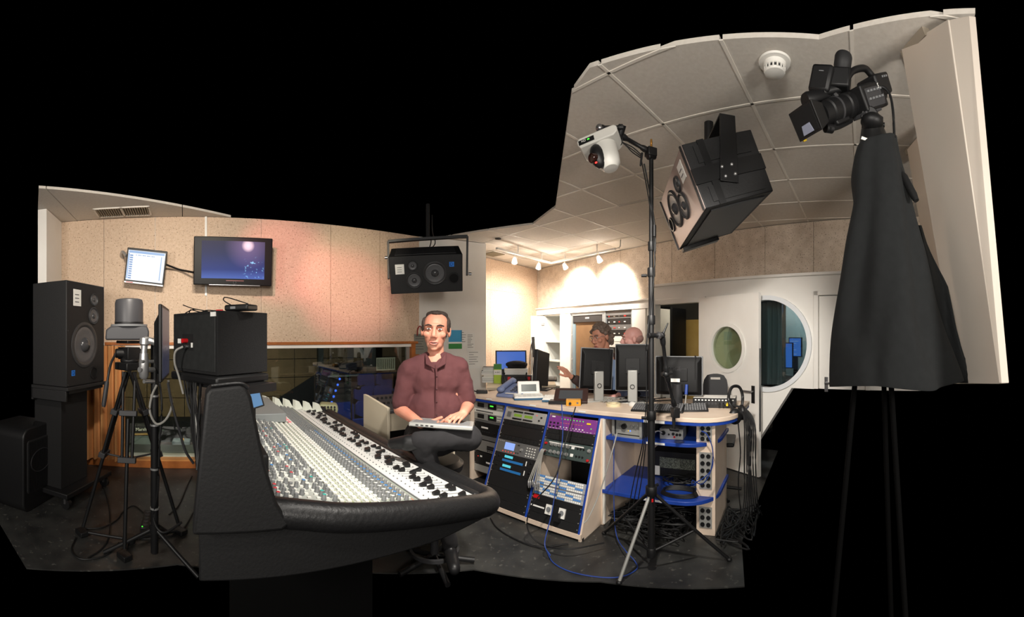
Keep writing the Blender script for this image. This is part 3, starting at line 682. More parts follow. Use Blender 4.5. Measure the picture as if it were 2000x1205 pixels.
# notices on the pillar
npl = Vector((.89, .56)).normalized(); pz = Vector((-1.28, 5.43))
def notice(name, px, py, wd, hg, m, label, lines=0, dy=.006):
    t = along(pz, npl, px); q = pz + npl * t; z = EYE + (HY - py) / FP * q.length; off = Vector((npl.y, -npl.x)) * dy
    o = thing(name, label, 'notice', (q.x + off.x, q.y + off.y, z), atan2(npl.y, npl.x), group=None)
    bx('sheet', m, o, -wd / 2, wd / 2, 0, .002, -hg / 2, hg / 2)
    if lines:
        ln = MB(); rnd = random.Random(px)
        for k in range(lines): ln.box(-wd * .4, -wd * .4 + wd * (.35 + .4 * rnd.random()), -.001, 0, hg * (.38 - .76 * k / lines), hg * (.38 - .76 * k / lines) + .006)
        tag(ln.build('print', INK, o), kind='stuff')
    return o
o = notice('poster', 889, 663, .21, .27, mat('poster_blue', (70, 160, 205), .7), 'blue and green poster pinned to the pillar beside the man')
bx('green_field', mat('poster_green', (60, 140, 70), .7), o, -.105, .105, -.001, 0, -.135, -.06); bx('white_band', PAPER, o, -.105, .105, -.001, 0, -.06, -.035)
notice('paper_note', 906, 661, .09, .22, PAPER, 'narrow paper sheet next to the blue poster', 5)
notice('paper_note', 919, 668, .13, .27, PAPER, 'small printed timetable sheet above the lower notice', 9)
notice('paper_note', 925, 702, .20, .27, PAPER, 'large white printed notice low on the pillar', 6)
notice('paper_note', 822, 672, .22, .28, mat('grey_card', (128, 126, 116), .7), 'grey card with writing pinned behind the man', 6, .03)
b = MB(); b.tube([P(815, 655, 5.45), P(816, 642, 5.4), P(821, 637, 5.4), P(824, 645, 5.45)], .008); tag(b.build('red_cable', mat('red_cable', (150, 40, 40), .5)), 'short red cable loop above the grey card', 'cable')
# ------------------------------------------------------------------ mixing console
LEATHER = mat('black_leather', (26, 26, 27), .42, col2=(30, 30, 31), nscale=60, bump=.2); CHEEK = mat('console_black', (17, 17, 18), .6, col2=(21, 21, 22), nscale=90, bump=.1)
CO = Vector((-.09, 1.79, 0)); con = thing('mixing_console', 'long mixing console with white fader area and rows of grey knobs', 'console', CO, R_(135))
LC = 2.28
def sz(d): return .812 + .165 * d
# body: surface plate, side, end, underside
b = MB(); pf = [(.02, sz(.02) - .02), (.02, .735), (.28, .71), (1.2, .72), (1.2, 1.06), (.97, 1.06), (.95, sz(.95) - .02)]
vs = [(0, d, z) for d, z in pf] + [(LC, d, z) for d, z in pf]; k = len(pf)
b.add(vs, [tuple(range(k)), tuple(range(k, 2 * k))[::-1]] + [(i, i + k, (i + 1) % k + k, (i + 1) % k) for i in range(k)]); b.build('body', CHEEK, con, .006)
for l0 in (.5, 1.85): bx('pedestal', mat('tripod_black', (7, 7, 7), .9, spec=.1), con, l0, l0 + .12, .35, 1.05, 0, .72)
def strip(name, d0, d1, l0, l1, m, lift=0.0, th=.012):
    b = MB(); b.hexa([(l0, d0, sz(d0) - th), (l1, d0, sz(d0) - th), (l1, d1, sz(d1) - th), (l0, d1, sz(d1) - th), (l0, d0, sz(d0) + lift), (l1, d0, sz(d0) + lift), (l1, d1, sz(d1) + lift), (l0, d1, sz(d1) + lift)])
    return b.build(name, m, con)
FW = mat('fader_panel_white', (216, 217, 214), .45); CG = mat('channel_panel_grey', (168, 172, 166), .5); CG2 = mat('channel_panel_green_grey', (150, 156, 146), .5); CW = mat('channel_panel_white', (224, 223, 216), .5); CP = mat('channel_panel_pale', (172, 176, 168), .5)
strip('fader_panel', .06, .345, .0, LC, FW); strip('channel_panel', .348, .53, 0, LC, CG2); strip('button_panel', .533, .69, 0, LC, CP); strip('channel_panel', .693, .95, 0, LC, CG)
strip('divider', .343, .350, 0, LC, GRY, .004); strip('divider', .529, .535, 0, LC, CW, .004)
for d in (.565, .60, .635, .668): strip('stripe', d, d + .008, 0, LC, mat('stripe_green', (150, 160, 120), .5), .0012)
strip('red_stripe', .372, .376, 0, LC, mat('orange_stripe', (214, 120, 90), .5), .0012)
bx('meter_bridge', CHEEK, con, .02, LC, .96, 1.19, 1.0, 1.13, .01)
bx('centre_panel', mat('centre_panel', (120, 124, 124), .5), con, 1.45, LC - .02, .58, .94, .92, .985, .006)
# bolsters: leather arm rests round the near end and along the operator's side
b = MB(); b.tube([(.01, 1.0, .95), (-.002, .94, .942), (-.016, .84, .928), (-.032, .7, .905), (-.035, .45, .868), (-.03, .2, .828), (-.02, .06, .803), (.03, -.005, .792), (.14, -.02, .788), (.6, -.02, .788), (1.4, -.02, .788), (LC, -.02, .788)], .05, 18, 8); b.build('arm_rest', LEATHER, con)
bx('rim', LEATHER, con, .05, LC, .02, .062, .76, .828, .012)
bx('rim', LEATHER, con, LC - .005, LC + .05, 0, .9, .7, .86, .02)
# tall end cheek
b = MB(); pf = [(1.222, .90), (1.178, 1.352), (1.166, 1.372), (1.07, 1.382), (1.045, 1.372), (1.03, 1.34), (.985, 1.12), (.945, .99), (.90, .92), (.93, .90)]; k = len(pf)
b.add([(-.055, d, z) for d, z in pf] + [(.055, d, z) for d, z in pf], [tuple(range(k)), tuple(range(k, 2 * k))[::-1]] + [(i, i + k, (i + 1) % k + k, (i + 1) % k) for i in range(k)]); b.build('end_cheek', CHEEK, con, .012, 3)
b = MB(); b.tube([(-.05, 1.16, 1.378), (-.05, 1.07, 1.386), (-.05, 1.04, 1.37)], .006); b.build('cheek_highlight', LEATHER, con)  # added tube, paler than the cheek, imitating its highlight
# knobs
def knobmesh(name, r, h, m, capm):
    b = MB(); b.lathe([(r * 1.15, 0), (r * 1.1, h * .25), (r, h * .3), (r * .86, h)], 10); b.m = 1; b.lathe([(r * .84, h), (r * .6, h * 1.06)], 10)
    return b.mesh(name, [m, capm])
KG = mat('knob_grey', (112, 114, 114), .5); KD = mat('knob_dark', (70, 72, 74), .5)
CAPS = {'w': mat('cap_pale', (205, 205, 198), .5), 'b': mat('cap_blue', (52, 122, 190), .5), 'r': mat('cap_red', (200, 56, 66), .5), 't': mat('cap_teal', (48, 160, 150), .5), 'g': mat('cap_grey', (132, 134, 134), .5), 'y': mat('cap_yellow', (214, 190, 90), .5)}
KM = {c: knobmesh('knob', .0092, .021, KG, m) for c, m in CAPS.items()}
rows = [(.405, 'g'), (.438, 'b'), (.470, 'w'), (.503, 'g'), (.712, 'g'), (.748, 't'), (.784, 'b'), (.82, 'r'), (.856, 'g'), (.892, 'b'), (.925, 'r')]
pitch = .0385; rnd = random.Random(3); many = MB(); cnt = 0; slope = atan2(.165, 1)
tops = {c: KM[c] for c in KM}
chan = [.06 + pitch * i for i in range(int((LC - .1) / pitch))]
for i, l in enumerate(chan):
    for j, (d, c) in enumerate(rows):
        if l > 1.42 and d > .56: continue
        if d > .7:
            if rnd.random() < .16: continue
            c = rnd.choice('ggg' + c + c + 'w')
            dd = d + rnd.uniform(-.006, .006)
        else: dd = d
        if cnt < 298: kid('knob', KM[c], con, (l + (.006 if j % 2 else 0), dd, sz(dd)), (slope, 0, 0)); cnt += 1
        else:
            many.M = T(l, dd, sz(dd)) @ Matrix.Rotation(slope, 4, 'X'); many.lathe([(.0105, 0), (.0092, .008), (.0078, .021)], 7)
tag(many.build('knobs', KG, con), kind='stuff')
bt = MB(); bt2 = MB()
for l in chan:
    for d in (.548, .582, .617, .652, .682):
        bt.M = T(l, d, sz(d)) @ Matrix.Rotation(slope, 4, 'X'); bt.box(-.012, .012, -.008, .008, 0, .006)
    for d in (.385, .421, .455, .487, .52, .73, .766, .802, .838, .874, .91):
        if l > 1.42 and d > .56: continue
        bt.M = T(l + .017, d, sz(d)) @ Matrix.Rotation(slope, 4, 'X'); bt.box(-.007, .007, -.007, .007, 0, .005)
tag(bt.build('buttons', CW, con), kind='stuff')
for l in chan:
    for d in (.10, .175, .25, .30):
        bt2.M = T(l, d, sz(d)) @ Matrix.Rotation(slope, 4, 'X'); bt2.lathe([(.0035, 0), (.003, .004)], 6)
    bt2.M = T(l, 0, 0); bt2.hexa([(-.002, .10, sz(.1) - .001), (.002, .10, sz(.1) - .001), (.002, .24, sz(.24) - .001), (-.002, .24, sz(.24) - .001), (-.002, .10, sz(.1) + .0008), (.002, .10, sz(.1) + .0008), (.002, .24, sz(.24) + .0008), (-.002, .24, sz(.24) + .0008)])
tag(bt2.build('slots_and_switches', mat('slot_grey', (92, 94, 94), .5), con), kind='stuff')
fc = MB(); fc.box(-.009, .009, -.016, .016, .004, .012); fc.hexa([(-.009, -.016, .012), (.009, -.016, .012), (.009, .016, .012), (-.009, .016, .012), (-.009, -.012, .022), (.009, -.012, .022), (.009, .004, .016), (-.009, .004, .016)]); fm = fc.mesh('fader_cap', BLK)
for i, l in enumerate(chan):
    for q in range(2):
        if (i * 7 + q * 3) % 10 < 6:
            d = (.125 if q == 0 else .225) + .012 * sin(i * 1.7) + (.04 if (i // 5) % 2 else 0) * (1 - q)
            kid('fader_cap', fm, con, (l, d, sz(d)), (slope, 0, 0))
# far-end row of pale tilted meters, pink row, red tags
mm = MB(); mm.hexa([(-.02, -.045, 0), (.02, -.045, 0), (.02, .045, 0), (-.02, .045, 0), (-.02, .0, .07), (.02, .0, .07), (.02, .045, .09), (-.02, .045, .09)]); mme = mm.mesh('meter', mat('meter_white', (206, 210, 200), .5))
for k in range(9): kid('meter', mme, con, (LC - .03, .10 + k * .095, sz(.1 + k * .095)), (0, 0, .4))
for k in range(20): 
    if k % 2 == 0: kid('pink_button', MB().box(-.012, .012, -.012, .012, 0, .006).mesh('pink_button', mat('pink_button', (230, 130, 140), .5)) if k == 0 else bpy.data.meshes['pink_button'], con, (1.5 + k * .037, .545, sz(.545) + .006))

# ---- black box speaker with a red plug, on a shelf behind the console
ne = P(425, 735, 1.9); e_l = Vector((-.985, .17, 0)).normalized()
bxs = thing('box_speaker', 'black carpeted box speaker with a red plug in its rear panel', 'loudspeaker', (ne.x, ne.y, 1.347), atan2(-e_l.y, -e_l.x))
# local x runs from the far left end (-.40) to the near edge (0); y away from the lens
CARP = mat('black_carpet', (14, 14, 15), .95, col2=(22, 22, 23), nscale=150, bump=.4)
bx('cabinet', CARP, bxs, -.40, 0, 0, .335, 0, .312, .004)
bx('rear_panel', mat('rear_black', (30, 31, 31), .6, col2=(38, 39, 39), nscale=30), bxs, -.385, -.015, -.004, 0, .015, .297, .002)
o = bx('input_plate', BLKM, bxs, -.30, -.20, -.006, 0, .115, .20); MB().cyl((-.255, -.006, .165), (-.255, -.035, .165), .012, None, 16).build('plug', RED, o)
MB().cyl((-.24, -.006, .135), (-.24, -.03, .135), .010, None, 14).build('plug', STEEL, o); bx('sticker', PAPER, o, -.345, -.315, -.0065, -.004, .15, .175); bx('sticker', PAPER, o, -.215, -.20, -.008, -.006, .13, .155)
bx('corner_sticker', PAPER, bxs, -.05, -.012, -.006, 0, .285, .306)
b = MB(); b.tube([(-.24, -.04, .135), (-.265, -.07, .11), (-.29, -.06, .05), (-.30, -.03, -.02), (-.30, .0, -.12)], .006); b.build('cable', GCAB, bxs)
shf = thing('shelf_stand', 'black shelf on posts holding the box speaker behind the console', 'stand', (ne.x, ne.y, 0), atan2(-e_l.y, -e_l.x))
bx('shelf', BLK, shf, -.40, .02, -.02, .33, 1.30, 1.343, .012); bx('under_rail', BLK, shf, -.35, .10, .1, .30, 1.26, 1.30)
Ws = mw(shf).inverted(); pbase = Vector((-1.475, 1.465, .90))
for k in range(3):
    b = MB(); b.M = Ws; b.cyl(pbase + Vector((.03 * k, -.03 * k, 0)), mw(shf) @ Vector((-.38 + .05 * k, .10, 1.29)), .009); b.build('post', ALU if k == 1 else BLK, shf)
b = MB(); b.M = Ws
for k in range(7):
    q = mw(shf) @ Vector((-.37 + k * .02, .05, 1.30)); e = pbase + Vector((.018 * k - .02, -.018 * k + .02, -.02)); b.tube([q, q.lerp(e, .3) + Vector((.02 * sin(k * 2), 0, 0)), q.lerp(e, .65) + Vector((.02 * cos(k * 3), .01, 0)), e], .006, 6)
tag(b.build('cable_bundle', CABLE, shf), kind='stuff')
dv_ = thing('small_recorder', 'small black device with trailing wires on top of the box speaker', 'device', mw(bxs) @ Vector((-.05, .10, .3125)), atan2(-e_l.y, -e_l.x) + .25)
bx('case', BLK, dv_, -.02, .12, 0, .10, .004, .034, .008); b = MB(); b.tube([(0, .05, .03), (-.05, .04, .06), (-.03, .03, .075), (.06, .03, .05), (.1, .04, .036)], .003, 6); b.build('wire', CABLE, dv_)
MB().cyl((-.05, .03, .008), (-.085, .02, .008), .006).build('red_jack', RED, dv_); bx('button', GRY, dv_, .02, .05, -.002, 0, .012, .024)
b = MB(); b.tube([(-.085, .02, .008), (-.14, .01, .012), (-.2, .03, .006), (-.26, .02, .02), (-.3, .05, .004)], .003, 6); b.tube([(-.3, .02, .004), (-.22, .0, .02), (-.16, .04, .008), (-.2, .06, .015), (-.27, .04, .03), (-.32, .02, .05)], .003, 6); b.build('wire', CABLE, dv_)

# ---- blue tablet over the console, khaki device, beige cabinet with small mixer
c = P(493, 780, 2.45)
tb_ = thing('tablet', 'small tablet with a blue screen standing on the console behind the cheek', 'tablet', c, rot=facing(c, roll=R_(-14), pitch=-.15, yaw=.25))
bx('casing', BLK, tb_, -.065, .065, 0, .012, -.06, .07, .004); bx('display', mat('tablet_blue', (110, 170, 225), .4, emit=.55), tb_, -.055, .055, -.002, 0, -.05, .062)
b = MB(); b.M = mw(tb_).inverted(); b.cyl(c + Vector((0, .02, -.02)), Vector((c.x, c.y + .02, 1.0)), .008); b.build('stand', BLK, tb_)
kx = P(641, 812, 3.98)
tab = thing('side_table', 'small wooden stand under the khaki control box', 'stand', (kx.x, kx.y, 0), facing(kx).z)
bx('top', mat('stand_oak', (176, 128, 84), .5), tab, -.10, .10, -.06, .16, kx.z - .03, kx.z - .001, .003)
for x in (-.09, .07):
    for y in (-.05, .13): bx('leg', BLK, tab, x, x + .02, y, y + .02, 0, kx.z - .03)
kd = thing('khaki_control_box', 'khaki control box with black knobs at the far end of the console', 'controller', kx, facing(kx).z)
uprism(MB(), [(-.09, 0), (.08, 0), (.10, .07), (.085, .115), (-.08, .125), (-.10, .06)], -.05, .12).build('case', mat('khaki', (150, 152, 116), .5), kd, .02, 4)
kmesh = MB().lathe([(.011, 0), (.009, .018)], 10).mesh('knob', BLK)
for k in range(10): kid('knob', kmesh, kd, (-.065 + .032 * (k % 5), -.052, .068 + .028 * (k // 5)), (pi / 2, 0, 0))
bx('print', PAPER, kd, -.018, .022, -.053, -.05, .035, .055)
ca, cb = P(722, 778, 3.35), P(757, 797, 3.05)
cab = thing('beige_cabinet', 'pale wooden cabinet with slanted sides behind the seated man', 'cabinet', (cb.x, cb.y, 0), R_(45))
PC_ = mat('pale_birch', (214, 202, 178), .5)
def sidep(x, m=PC_): 
    b = MB(); pf = [(0, 0), (.45, 0), (.45, 1.02), (.33, 1.02), (0, .985)]; k = 5
    pf = [(0, 0), (.46, 0), (.46, 1.03), (.40, 1.03), (0, .985)]
    b.add([(x, y, z) for y, z in pf] + [(x + .022, y, z) for y, z in pf], [tuple(range(k)), tuple(range(k, 2 * k))[::-1]] + [(i, i + k, (i + 1) % k + k, (i + 1) % k) for i in range(k)]); return b.build('side_panel', m, cab, .003)
sidep(0); sidep(.62); bx('front_panel', PC_, cab, .022, .62, .02, .04, .80, .93); bx('shelf', PC_, cab, .022, .62, .04, .46, .90, .92); bx('back_panel', BLKM, cab, .022, .62, .43, .45, 0, .9)
mx_ = thing('small_mixer', 'small dark grey mixer lying in the beige cabinet top', 'mixer', (*(cab.location.xy + Vector((.7071, .7071)) * .04), .922), R_(45))
b = MB(); b.hexa([(0, .06, 0), (.5, .06, 0), (.5, .42, 0), (0, .42, 0), (0, .06, .03), (.5, .06, .03), (.5, .42, .10), (0, .42, .10)]); b.build('case', DGR, mx_, .004)
for k in range(24): kid('knob', kmesh, mx_, (.03 + .04 * (k % 12), .20 + .12 * (k // 12), .058 + .023 * (k // 12)), (.19, 0, 0))
# ------------------------------------------------------------------ equipment desk with rack bays
F0 = Vector((-.43, 4.18)); DF = Vector((.761, -.649)).normalized(); DB = Vector((-DF.y, DF.x)); RZF = atan2(DF.y, DF.x); CT = .92
def dk2w(x, y, z=0.0): q = F0 + DF * x + DB * y; return Vector((q.x, q.y, z))
desk = thing('equipment_desk', 'pale laminate equipment desk with blue edges, rack bays and open shelves', 'desk', (F0.x, F0.y, 0), RZF)
cp = [(-.02, -.01), (1.5, -.015), (2.30, -.01)] + [(2.30 + .30 * sin(a), .29 - .30 * cos(a)) for a in [pi / 2 * k / 8 for k in range(1, 9)]] + [(2.62, .86), (-.02, .86)]
b = MB(); b.prism(cp, .885, CT); b.build('counter_top', BEECH, desk, .004)
b = MB(); b.prism([(x * .998 + .001, y + (.004 if y < .4 else -.004)) for x, y in cp], .862, .885); b.build('blue_edge', BLUE, desk)
bx('side_panel', BEECH, desk, -.02, .0, .0, .8, 0, .862); bx('back_panel', BEECH, desk, 0, 1.52, .78, .8, 0, .862)
def sidepan(x0, x1, pf, name, m):
    b = MB(); k = len(pf); b.add([(x0, y, z) for y, z in pf] + [(x1, y, z) for y, z in pf], [tuple(range(k)), tuple(range(k, 2 * k))[::-1]] + [(i, i + k, (i + 1) % k + k, (i + 1) % k) for i in range(k)]); return b.build(name, m, desk, .002)
SLP = [(-.005, .862), (-.345, .04), (-.345, 0), (.78, 0), (.78, .862)]
sidepan(.485, .50, SLP, 'divider', BEECH); sidepan(1.0, 1.012, SLP, 'divider', BEECH); sidepan(1.505, 1.53, SLP, 'side_panel', BEECH)
bx('front_rail', BEECH, desk, .5, 1.53, -.352, -.335, .02, .055); bx('kick_board', BLKM, desk, .5, 1.53, -.33, -.30, 0, .02)
SA = atan2(.34, .822)
for x0, x1 in ((.488, .502), (.997, 1.015), (1.503, 1.517)):      # blue edging of the sloping fronts
    b = MB(); b.slab([(x0, -.35, .05), (x1, -.35, .05), (x1, -.01, .866), (x0, -.01, .866)], -.008); b.build('blue_edge', BLUE, desk)
bx('inner_back', BLKM, desk, .02, .485, .35, .36, .02, .862); bx('inner_back', BLKM, desk, .5, 1.5, .35, .36, .02, .862)
bx('inner_floor', BLKM, desk, 0, 1.5, -.33, .35, .0, .02)
# shelf part
bx('divider', BEECH, desk, 1.53, 1.552, -.02, .80, 0, .862); bx('back_panel', mat('shade_laminate', (186, 168, 150), .6), desk, 1.552, 2.30, .62, .64, 0, .862)
def shelfpoly(xr, yf): return [(1.552, yf), (xr - .28, yf)] + [(xr - .28 + .28 * sin(a), yf + .28 - .28 * cos(a)) for a in [pi / 2 * k / 7 for k in range(1, 8)]] + [(xr, .62), (1.552, .62)]
for z, yf in ((.685, .02), (.27, -.05)):
    b = MB(); b.prism(shelfpoly(2.46, yf), z, z + .03); o = b.build('shelf', BLUE, desk, .004)
    bx('label_strip', PAPER, o, 1.90, 2.06, yf - .003, yf, z + .006, z + .022)
bx('label_strip', PAPER, desk, 1.90, 2.07, -.018, -.012, .865, .884)
bx('connector_post', BEECH, desk, 2.29, 2.44, .10, .62, 0, .862, .003); 
for x in (.28, .83, 1.35): bx('label_strip', PAPER, desk, x - .04, x + .03, -.018, -.0135, .895, .908)
bx('conduit', WCAB, desk, 1.553, 1.57, -.04, -.02, .02, .86)
# XLR plates on the post
def xlr_plate(z0, z1, n):
    o = bx('connector_plate', ALU, desk, 2.315, 2.415, .092, .10, z0, z1)
    for k in range(n):
        for x in (2.342, 2.388):
            z = z0 + (z1 - z0) * (k + .5) / n; s_ = MB().lathe([(.017, 0), (.017, .006), (.013, .006), (.013, .002)], 14, T(x, .092, z) @ Matrix.Rotation(pi / 2, 4, 'X')).build('socket', BLK, o)
xlr_plate(.685 + .04, .845, 3); xlr_plate(.36, .64, 5); xlr_plate(.06, .22, 3)

U = .0445
KN = mat('rack_silver', (168, 168, 164), .4, .3); KNB = mat('rack_black', (24, 24, 25), .5); KNG = mat('rack_grey', (104, 104, 104), .45, .2); PURP = mat('rack_purple', (116, 52, 128), .5); GRN2 = mat('rack_green_grey', (58, 70, 68), .5)
LCDG = mat('lcd_green', (150, 190, 40), .4, emit=.5); LCDB = mat('lcd_blue', (150, 180, 250), .4, emit=1.0); CYAN = mat('vfd_cyan', (90, 215, 230), .4, emit=.9); BLUP = mat('blue_panel', (40, 110, 175), .4)
kn_s = MB().lathe([(.008, 0), (.008, .004), (.0065, .005), (.0055, .014), (.002, .0145)], 12).mesh('knob', BLK)
kn_w = MB().lathe([(.016, 0), (.016, .006), (.012, .007), (.011, .018), (.002, .019)], 16).mesh('knob', mat('knob_pale', (150, 150, 148), .4, .3))
kn_r = MB().lathe([(.011, 0), (.010, .016), (.002, .018)], 14).mesh('knob', RED)
btn = MB().box(-.006, .006, -.0045, .0045, 0, .004).mesh('button', CW); btn_d = MB().box(-.007, .007, -.005, .005, 0, .004).mesh('button', DGR)
led_g = MB().lathe([(.0045, 0), (.0045, .003)], 8).mesh('led', GRNL); led_r = MB().lathe([(.004, 0), (.004, .003)], 8).mesh('led', REDL)
FR = (pi / 2, 0, 0)
class Unit:
    """one rack unit: x 0..W, z 0..H, its front at y = 0"""
    def __init__(s, bay, top, n, m, label, cat='rack unit', name='rack_unit', deep=.22, W=.478):
        s.H = n * U - .001; s.W = W
        if bay == 1: loc = dk2w(.004, .045, .848 - top * U - s.H); rot = Euler((0, 0, RZF))
        else:
            x = .512 if bay == 2 else 1.021
            q = .862 - .02 - (top * U + s.H) * cos(SA); y = -.012 - (top * U + s.H + .02) * sin(SA)
            loc = dk2w(x, y, q); rot = (Matrix.Rotation(RZF, 3, 'Z') @ Matrix.Rotation(-SA, 3, 'X')).to_euler()
        s.o = thing(name, label, cat, loc, rot=rot, group='rack units in the equipment desk')
        s.p = bx('front_panel', m, s.o, 0, W, 0, .006, 0, s.H, .001)
        bx('chassis', KNB, s.o, .02, W - .02, .006, deep, .002, s.H - .002)
        sc = bpy.data.meshes.get('rack_screw') or MB().lathe([(.005, 0), (.004, .003)], 8).mesh('rack_screw', SIL)
        for x in (.009, W - .009):
            for z in ([s.H / 2] if n < 2 else [.010, s.H - .010]): kid('rack_screw', sc, s.o, (x, 0, z), FR)
    def k(s, me, name, pts):
        for x, z in pts: kid(name, me, s.o, (x * s.W, 0, z * s.H), FR)
    def plate(s, name, m, x0, x1, z0, z1, t=.002): return bx(name, m, s.o, x0 * s.W, x1 * s.W, -t, 0, z0 * s.H, z1 * s.H)
    def txt(s, x0, x1, z, n, m=PAPER):
        b = MB()
        for i in range(n): u = x0 + (x1 - x0) * i / n; b.box(u * s.W, (u + (x1 - x0) / n * .6) * s.W, -.0008, 0, z * s.H, z * s.H + .003)
        tag(b.build('print', m, s.o), kind='stuff')
def row(x0, x1, z, n): return [(x0 + (x1 - x0) * i / max(n - 1, 1), z) for i in range(n)]
# bay 1 (upright, left)
for top, lab in ((0, 'silver rack unit with a green readout, topmost in the left bay'), (2.6, 'second silver rack unit with a green readout, below the thin white unit')):
    u = Unit(1, top, 1.55, KN, lab); u.plate('black_window', KNB, .10, .30, .2, .85); o = u.plate('display', BLKM, .42, .66, .1, .9); u.plate('readout', GRNL, .48, .58, .50, .68, .003)
    u.k(btn, 'button', row(.70, .84, .72, 5) + row(.70, .84, .35, 5)); u.k(kn_s, 'knob', [(.92, .6)]); u.txt(.12, .28, .3, 4)
u = Unit(1, 1.57, 1, CW, 'thin white rack unit with a row of dark dots between the two silver units'); u.k(btn_d, 'button', row(.08, .55, .45, 12)); u.k(kn_s, 'knob', [(.93, .4)])
u = Unit(1, 4.2, .5, KNG, 'narrow grey blank strip in the left bay', 'panel', 'blank_panel')
u = Unit(1, 4.75, 2.9, KNB, 'black player with a small white display and buttons in the left bay'); u.plate('display', PAPER, .22, .42, .55, .68); u.k(btn_d, 'button', row(.2, .45, .3, 5)); u.k(kn_s, 'knob', [(.62, .3), (.75, .5), (.85, .3)]); u.plate('blue_mark', BLUL if 0 else BLUP, .72, .82, .62, .72)
u = Unit(1, 7.7, 1, KNG, 'grey blank panel above the cassette deck', 'panel', 'blank_panel')
u = Unit(1, 8.9, 2.6, mat('deck_grey', (120, 118, 114), .5), 'grey cassette deck on a rack shelf in the left bay', 'deck', 'cassette_deck', W=.44); u.plate('slot', KNB, .42, .80, .25, .6); u.plate('window', DGR, .45, .7, .35, .5, .003); u.k(btn_d, 'button', row(.45, .85, .15, 7))
u = Unit(1, 11.7, 3.0, KNB, 'black amplifier with a red light and white label, low in the left bay'); u.k(led_r, 'led', [(.12, .62)]); u.plate('sticker', PAPER, .18, .24, .6, .72); u.plate('label', PAPER, .36, .62, .22, .34)
u = Unit(1, 14.8, 1.6, KN, 'steel unit with a yellow sticker at the foot of the left bay'); u.plate('sticker', YEL, .72, .95, .25, .6)
# bay 2
u = Unit(2, 0, 2.3, KN, 'silver unit with two green displays at the top of the middle bay'); u.plate('dark_oval', KNG, .06, .16, .25, .75)
for x in (.24, .50): u.plate('display', LCDG, x, x + .19, .38, .62); u.k(kn_s, 'knob', row(x, x + .19, .82, 6) + row(x, x + .19, .18, 6))
u.k(kn_s, 'knob', [(.86, .32), (.90, .6)]); u.k(led_r, 'led', [(.78, .75)])
def vent(bay, top, n, lab):
    u = Unit(bay, top, n, KNB, lab, 'panel', 'vent_panel')
    for r_ in range(max(1, int(n))):
        for k in range(10): u.plate('slot', BLKM, .06 + .09 * k, .13 + .09 * k, (.15 + r_) / max(1, int(n)), (.85 + r_) / max(1, int(n)), .003)
    return u
vent(2, 2.3, 1, 'upper slotted black vent panel in the middle bay'); Unit(2, 3.3, 2.2, KNB, 'plain black blank panel between the two vent panels', 'panel', 'blank_panel'); vent(2, 5.5, 1, 'lower slotted black vent panel in the middle bay')
u = Unit(2, 6.5, 2.6, KNG, 'grey synthesizer module with a bright blue-white screen', 'synthesizer', 'synth_module'); u.plate('display', LCDB, .20, .44, .30, .85); u.k(kn_w, 'knob', [(.62, .5)]); u.k(btn, 'button', row(.74, .92, .75, 4) + row(.74, .92, .55, 4) + row(.74, .92, .35, 4) + row(.74, .92, .16, 4)); u.k(led_r, 'led', row(.18, .46, .14, 5))
u.k(btn_d, 'button', row(.52, .54, .8, 2) + row(.5, .55, .2, 2)); u.txt(.05, .18, .88, 3)
for top, lab in ((9.1, 'upper of two black units with cyan readout and blue strip'), (10.9, 'lower of two black units with cyan readout and blue strip')):
    u = Unit(2, top, 1.8, KNB, lab); u.plate('display', CYAN, .26, .46, .55, .82); u.plate('blue_strip', BLUP, .22, .72, .12, .38); u.k(kn_s, 'knob', [(.5, .6), (.12, .6), (.9, .6)]); u.plate('sticker', PAPER, .78, .80, .2, .7)
for top, n, lab in ((12.7, 3, 'black blank panel below the cyan-lit units'), (15.7, 2, 'black blank panel low in the middle bay'), (17.7, 1.7, 'lowest black blank panel of the middle bay')): Unit(2, top, n, KNB, lab, 'panel', 'blank_panel')
# bay 3
u = Unit(3, 0, 2.6, PURP, 'purple rack processor with a row of green lights')
u.k(led_g, 'led', row(.28, .72, .80, 8) + [(.9, .35)]); u.k(kn_s, 'knob', row(.06, .22, .45, 3) + row(.06, .22, .2, 3)); u.k(btn, 'button', row(.28, .74, .2, 8)); u.plate('yellow_button', YEL, .80, .88, .62, .74, .004); u.txt(.05, .95, .06, 14, CW); u.txt(.26, .74, .50, 9, mat('orange_ink', (230, 130, 60), .5)); u.plate('label', PAPER, .06, .13, .86, .95)
vent(3, 2.6, 2, 'two-row slotted vent panel under the purple unit')
u = Unit(3, 4.7, 3.0, GRN2, 'green-grey preamplifier with two rows of pale knobs and red knobs')
for z in (.74, .28):
    u.k(kn_r, 'knob', [(.06, z)]); u.k(kn_w, 'knob', row(.18, .52, z, 5)); u.plate('white_square', PAPER, .59, .65, z - .08, z + .1); u.k(kn_s, 'knob', row(.72, .84, z, 3))
u.k(kn_r, 'knob', [(.95, .14)]); u.k(kn_w, 'knob', [(.94, .70)])
bx('label_rail', PAPER, desk, 1.08, 1.42, -.115, -.112, .628, .638)
def patch(top, lab):
    u = Unit(3, top, 1.75, mat('patch_grey', (150, 152, 156), .5), lab, 'patch bay', 'patch_bay')
    b = MB(); c = MB()
    for r_ in range(4):
        for k in range(24):
            (c if (k // 4 + r_) % 3 == 0 else b).box((.04 + .0385 * k) * u.W, (.04 + .0385 * k + .028) * u.W, -.003, 0, (.06 + .235 * r_) * u.H, (.06 + .235 * r_ + .17) * u.H)
    tag(b.build('white_labels', PAPER, u.o), kind='stuff'); tag(c.build('blue_labels', mat('patch_blue', (60, 130, 205), .5), u.o), kind='stuff')
patch(11.2, 'upper white and blue labelled patch bay'); patch(13.0, 'lower white and blue labelled patch bay')
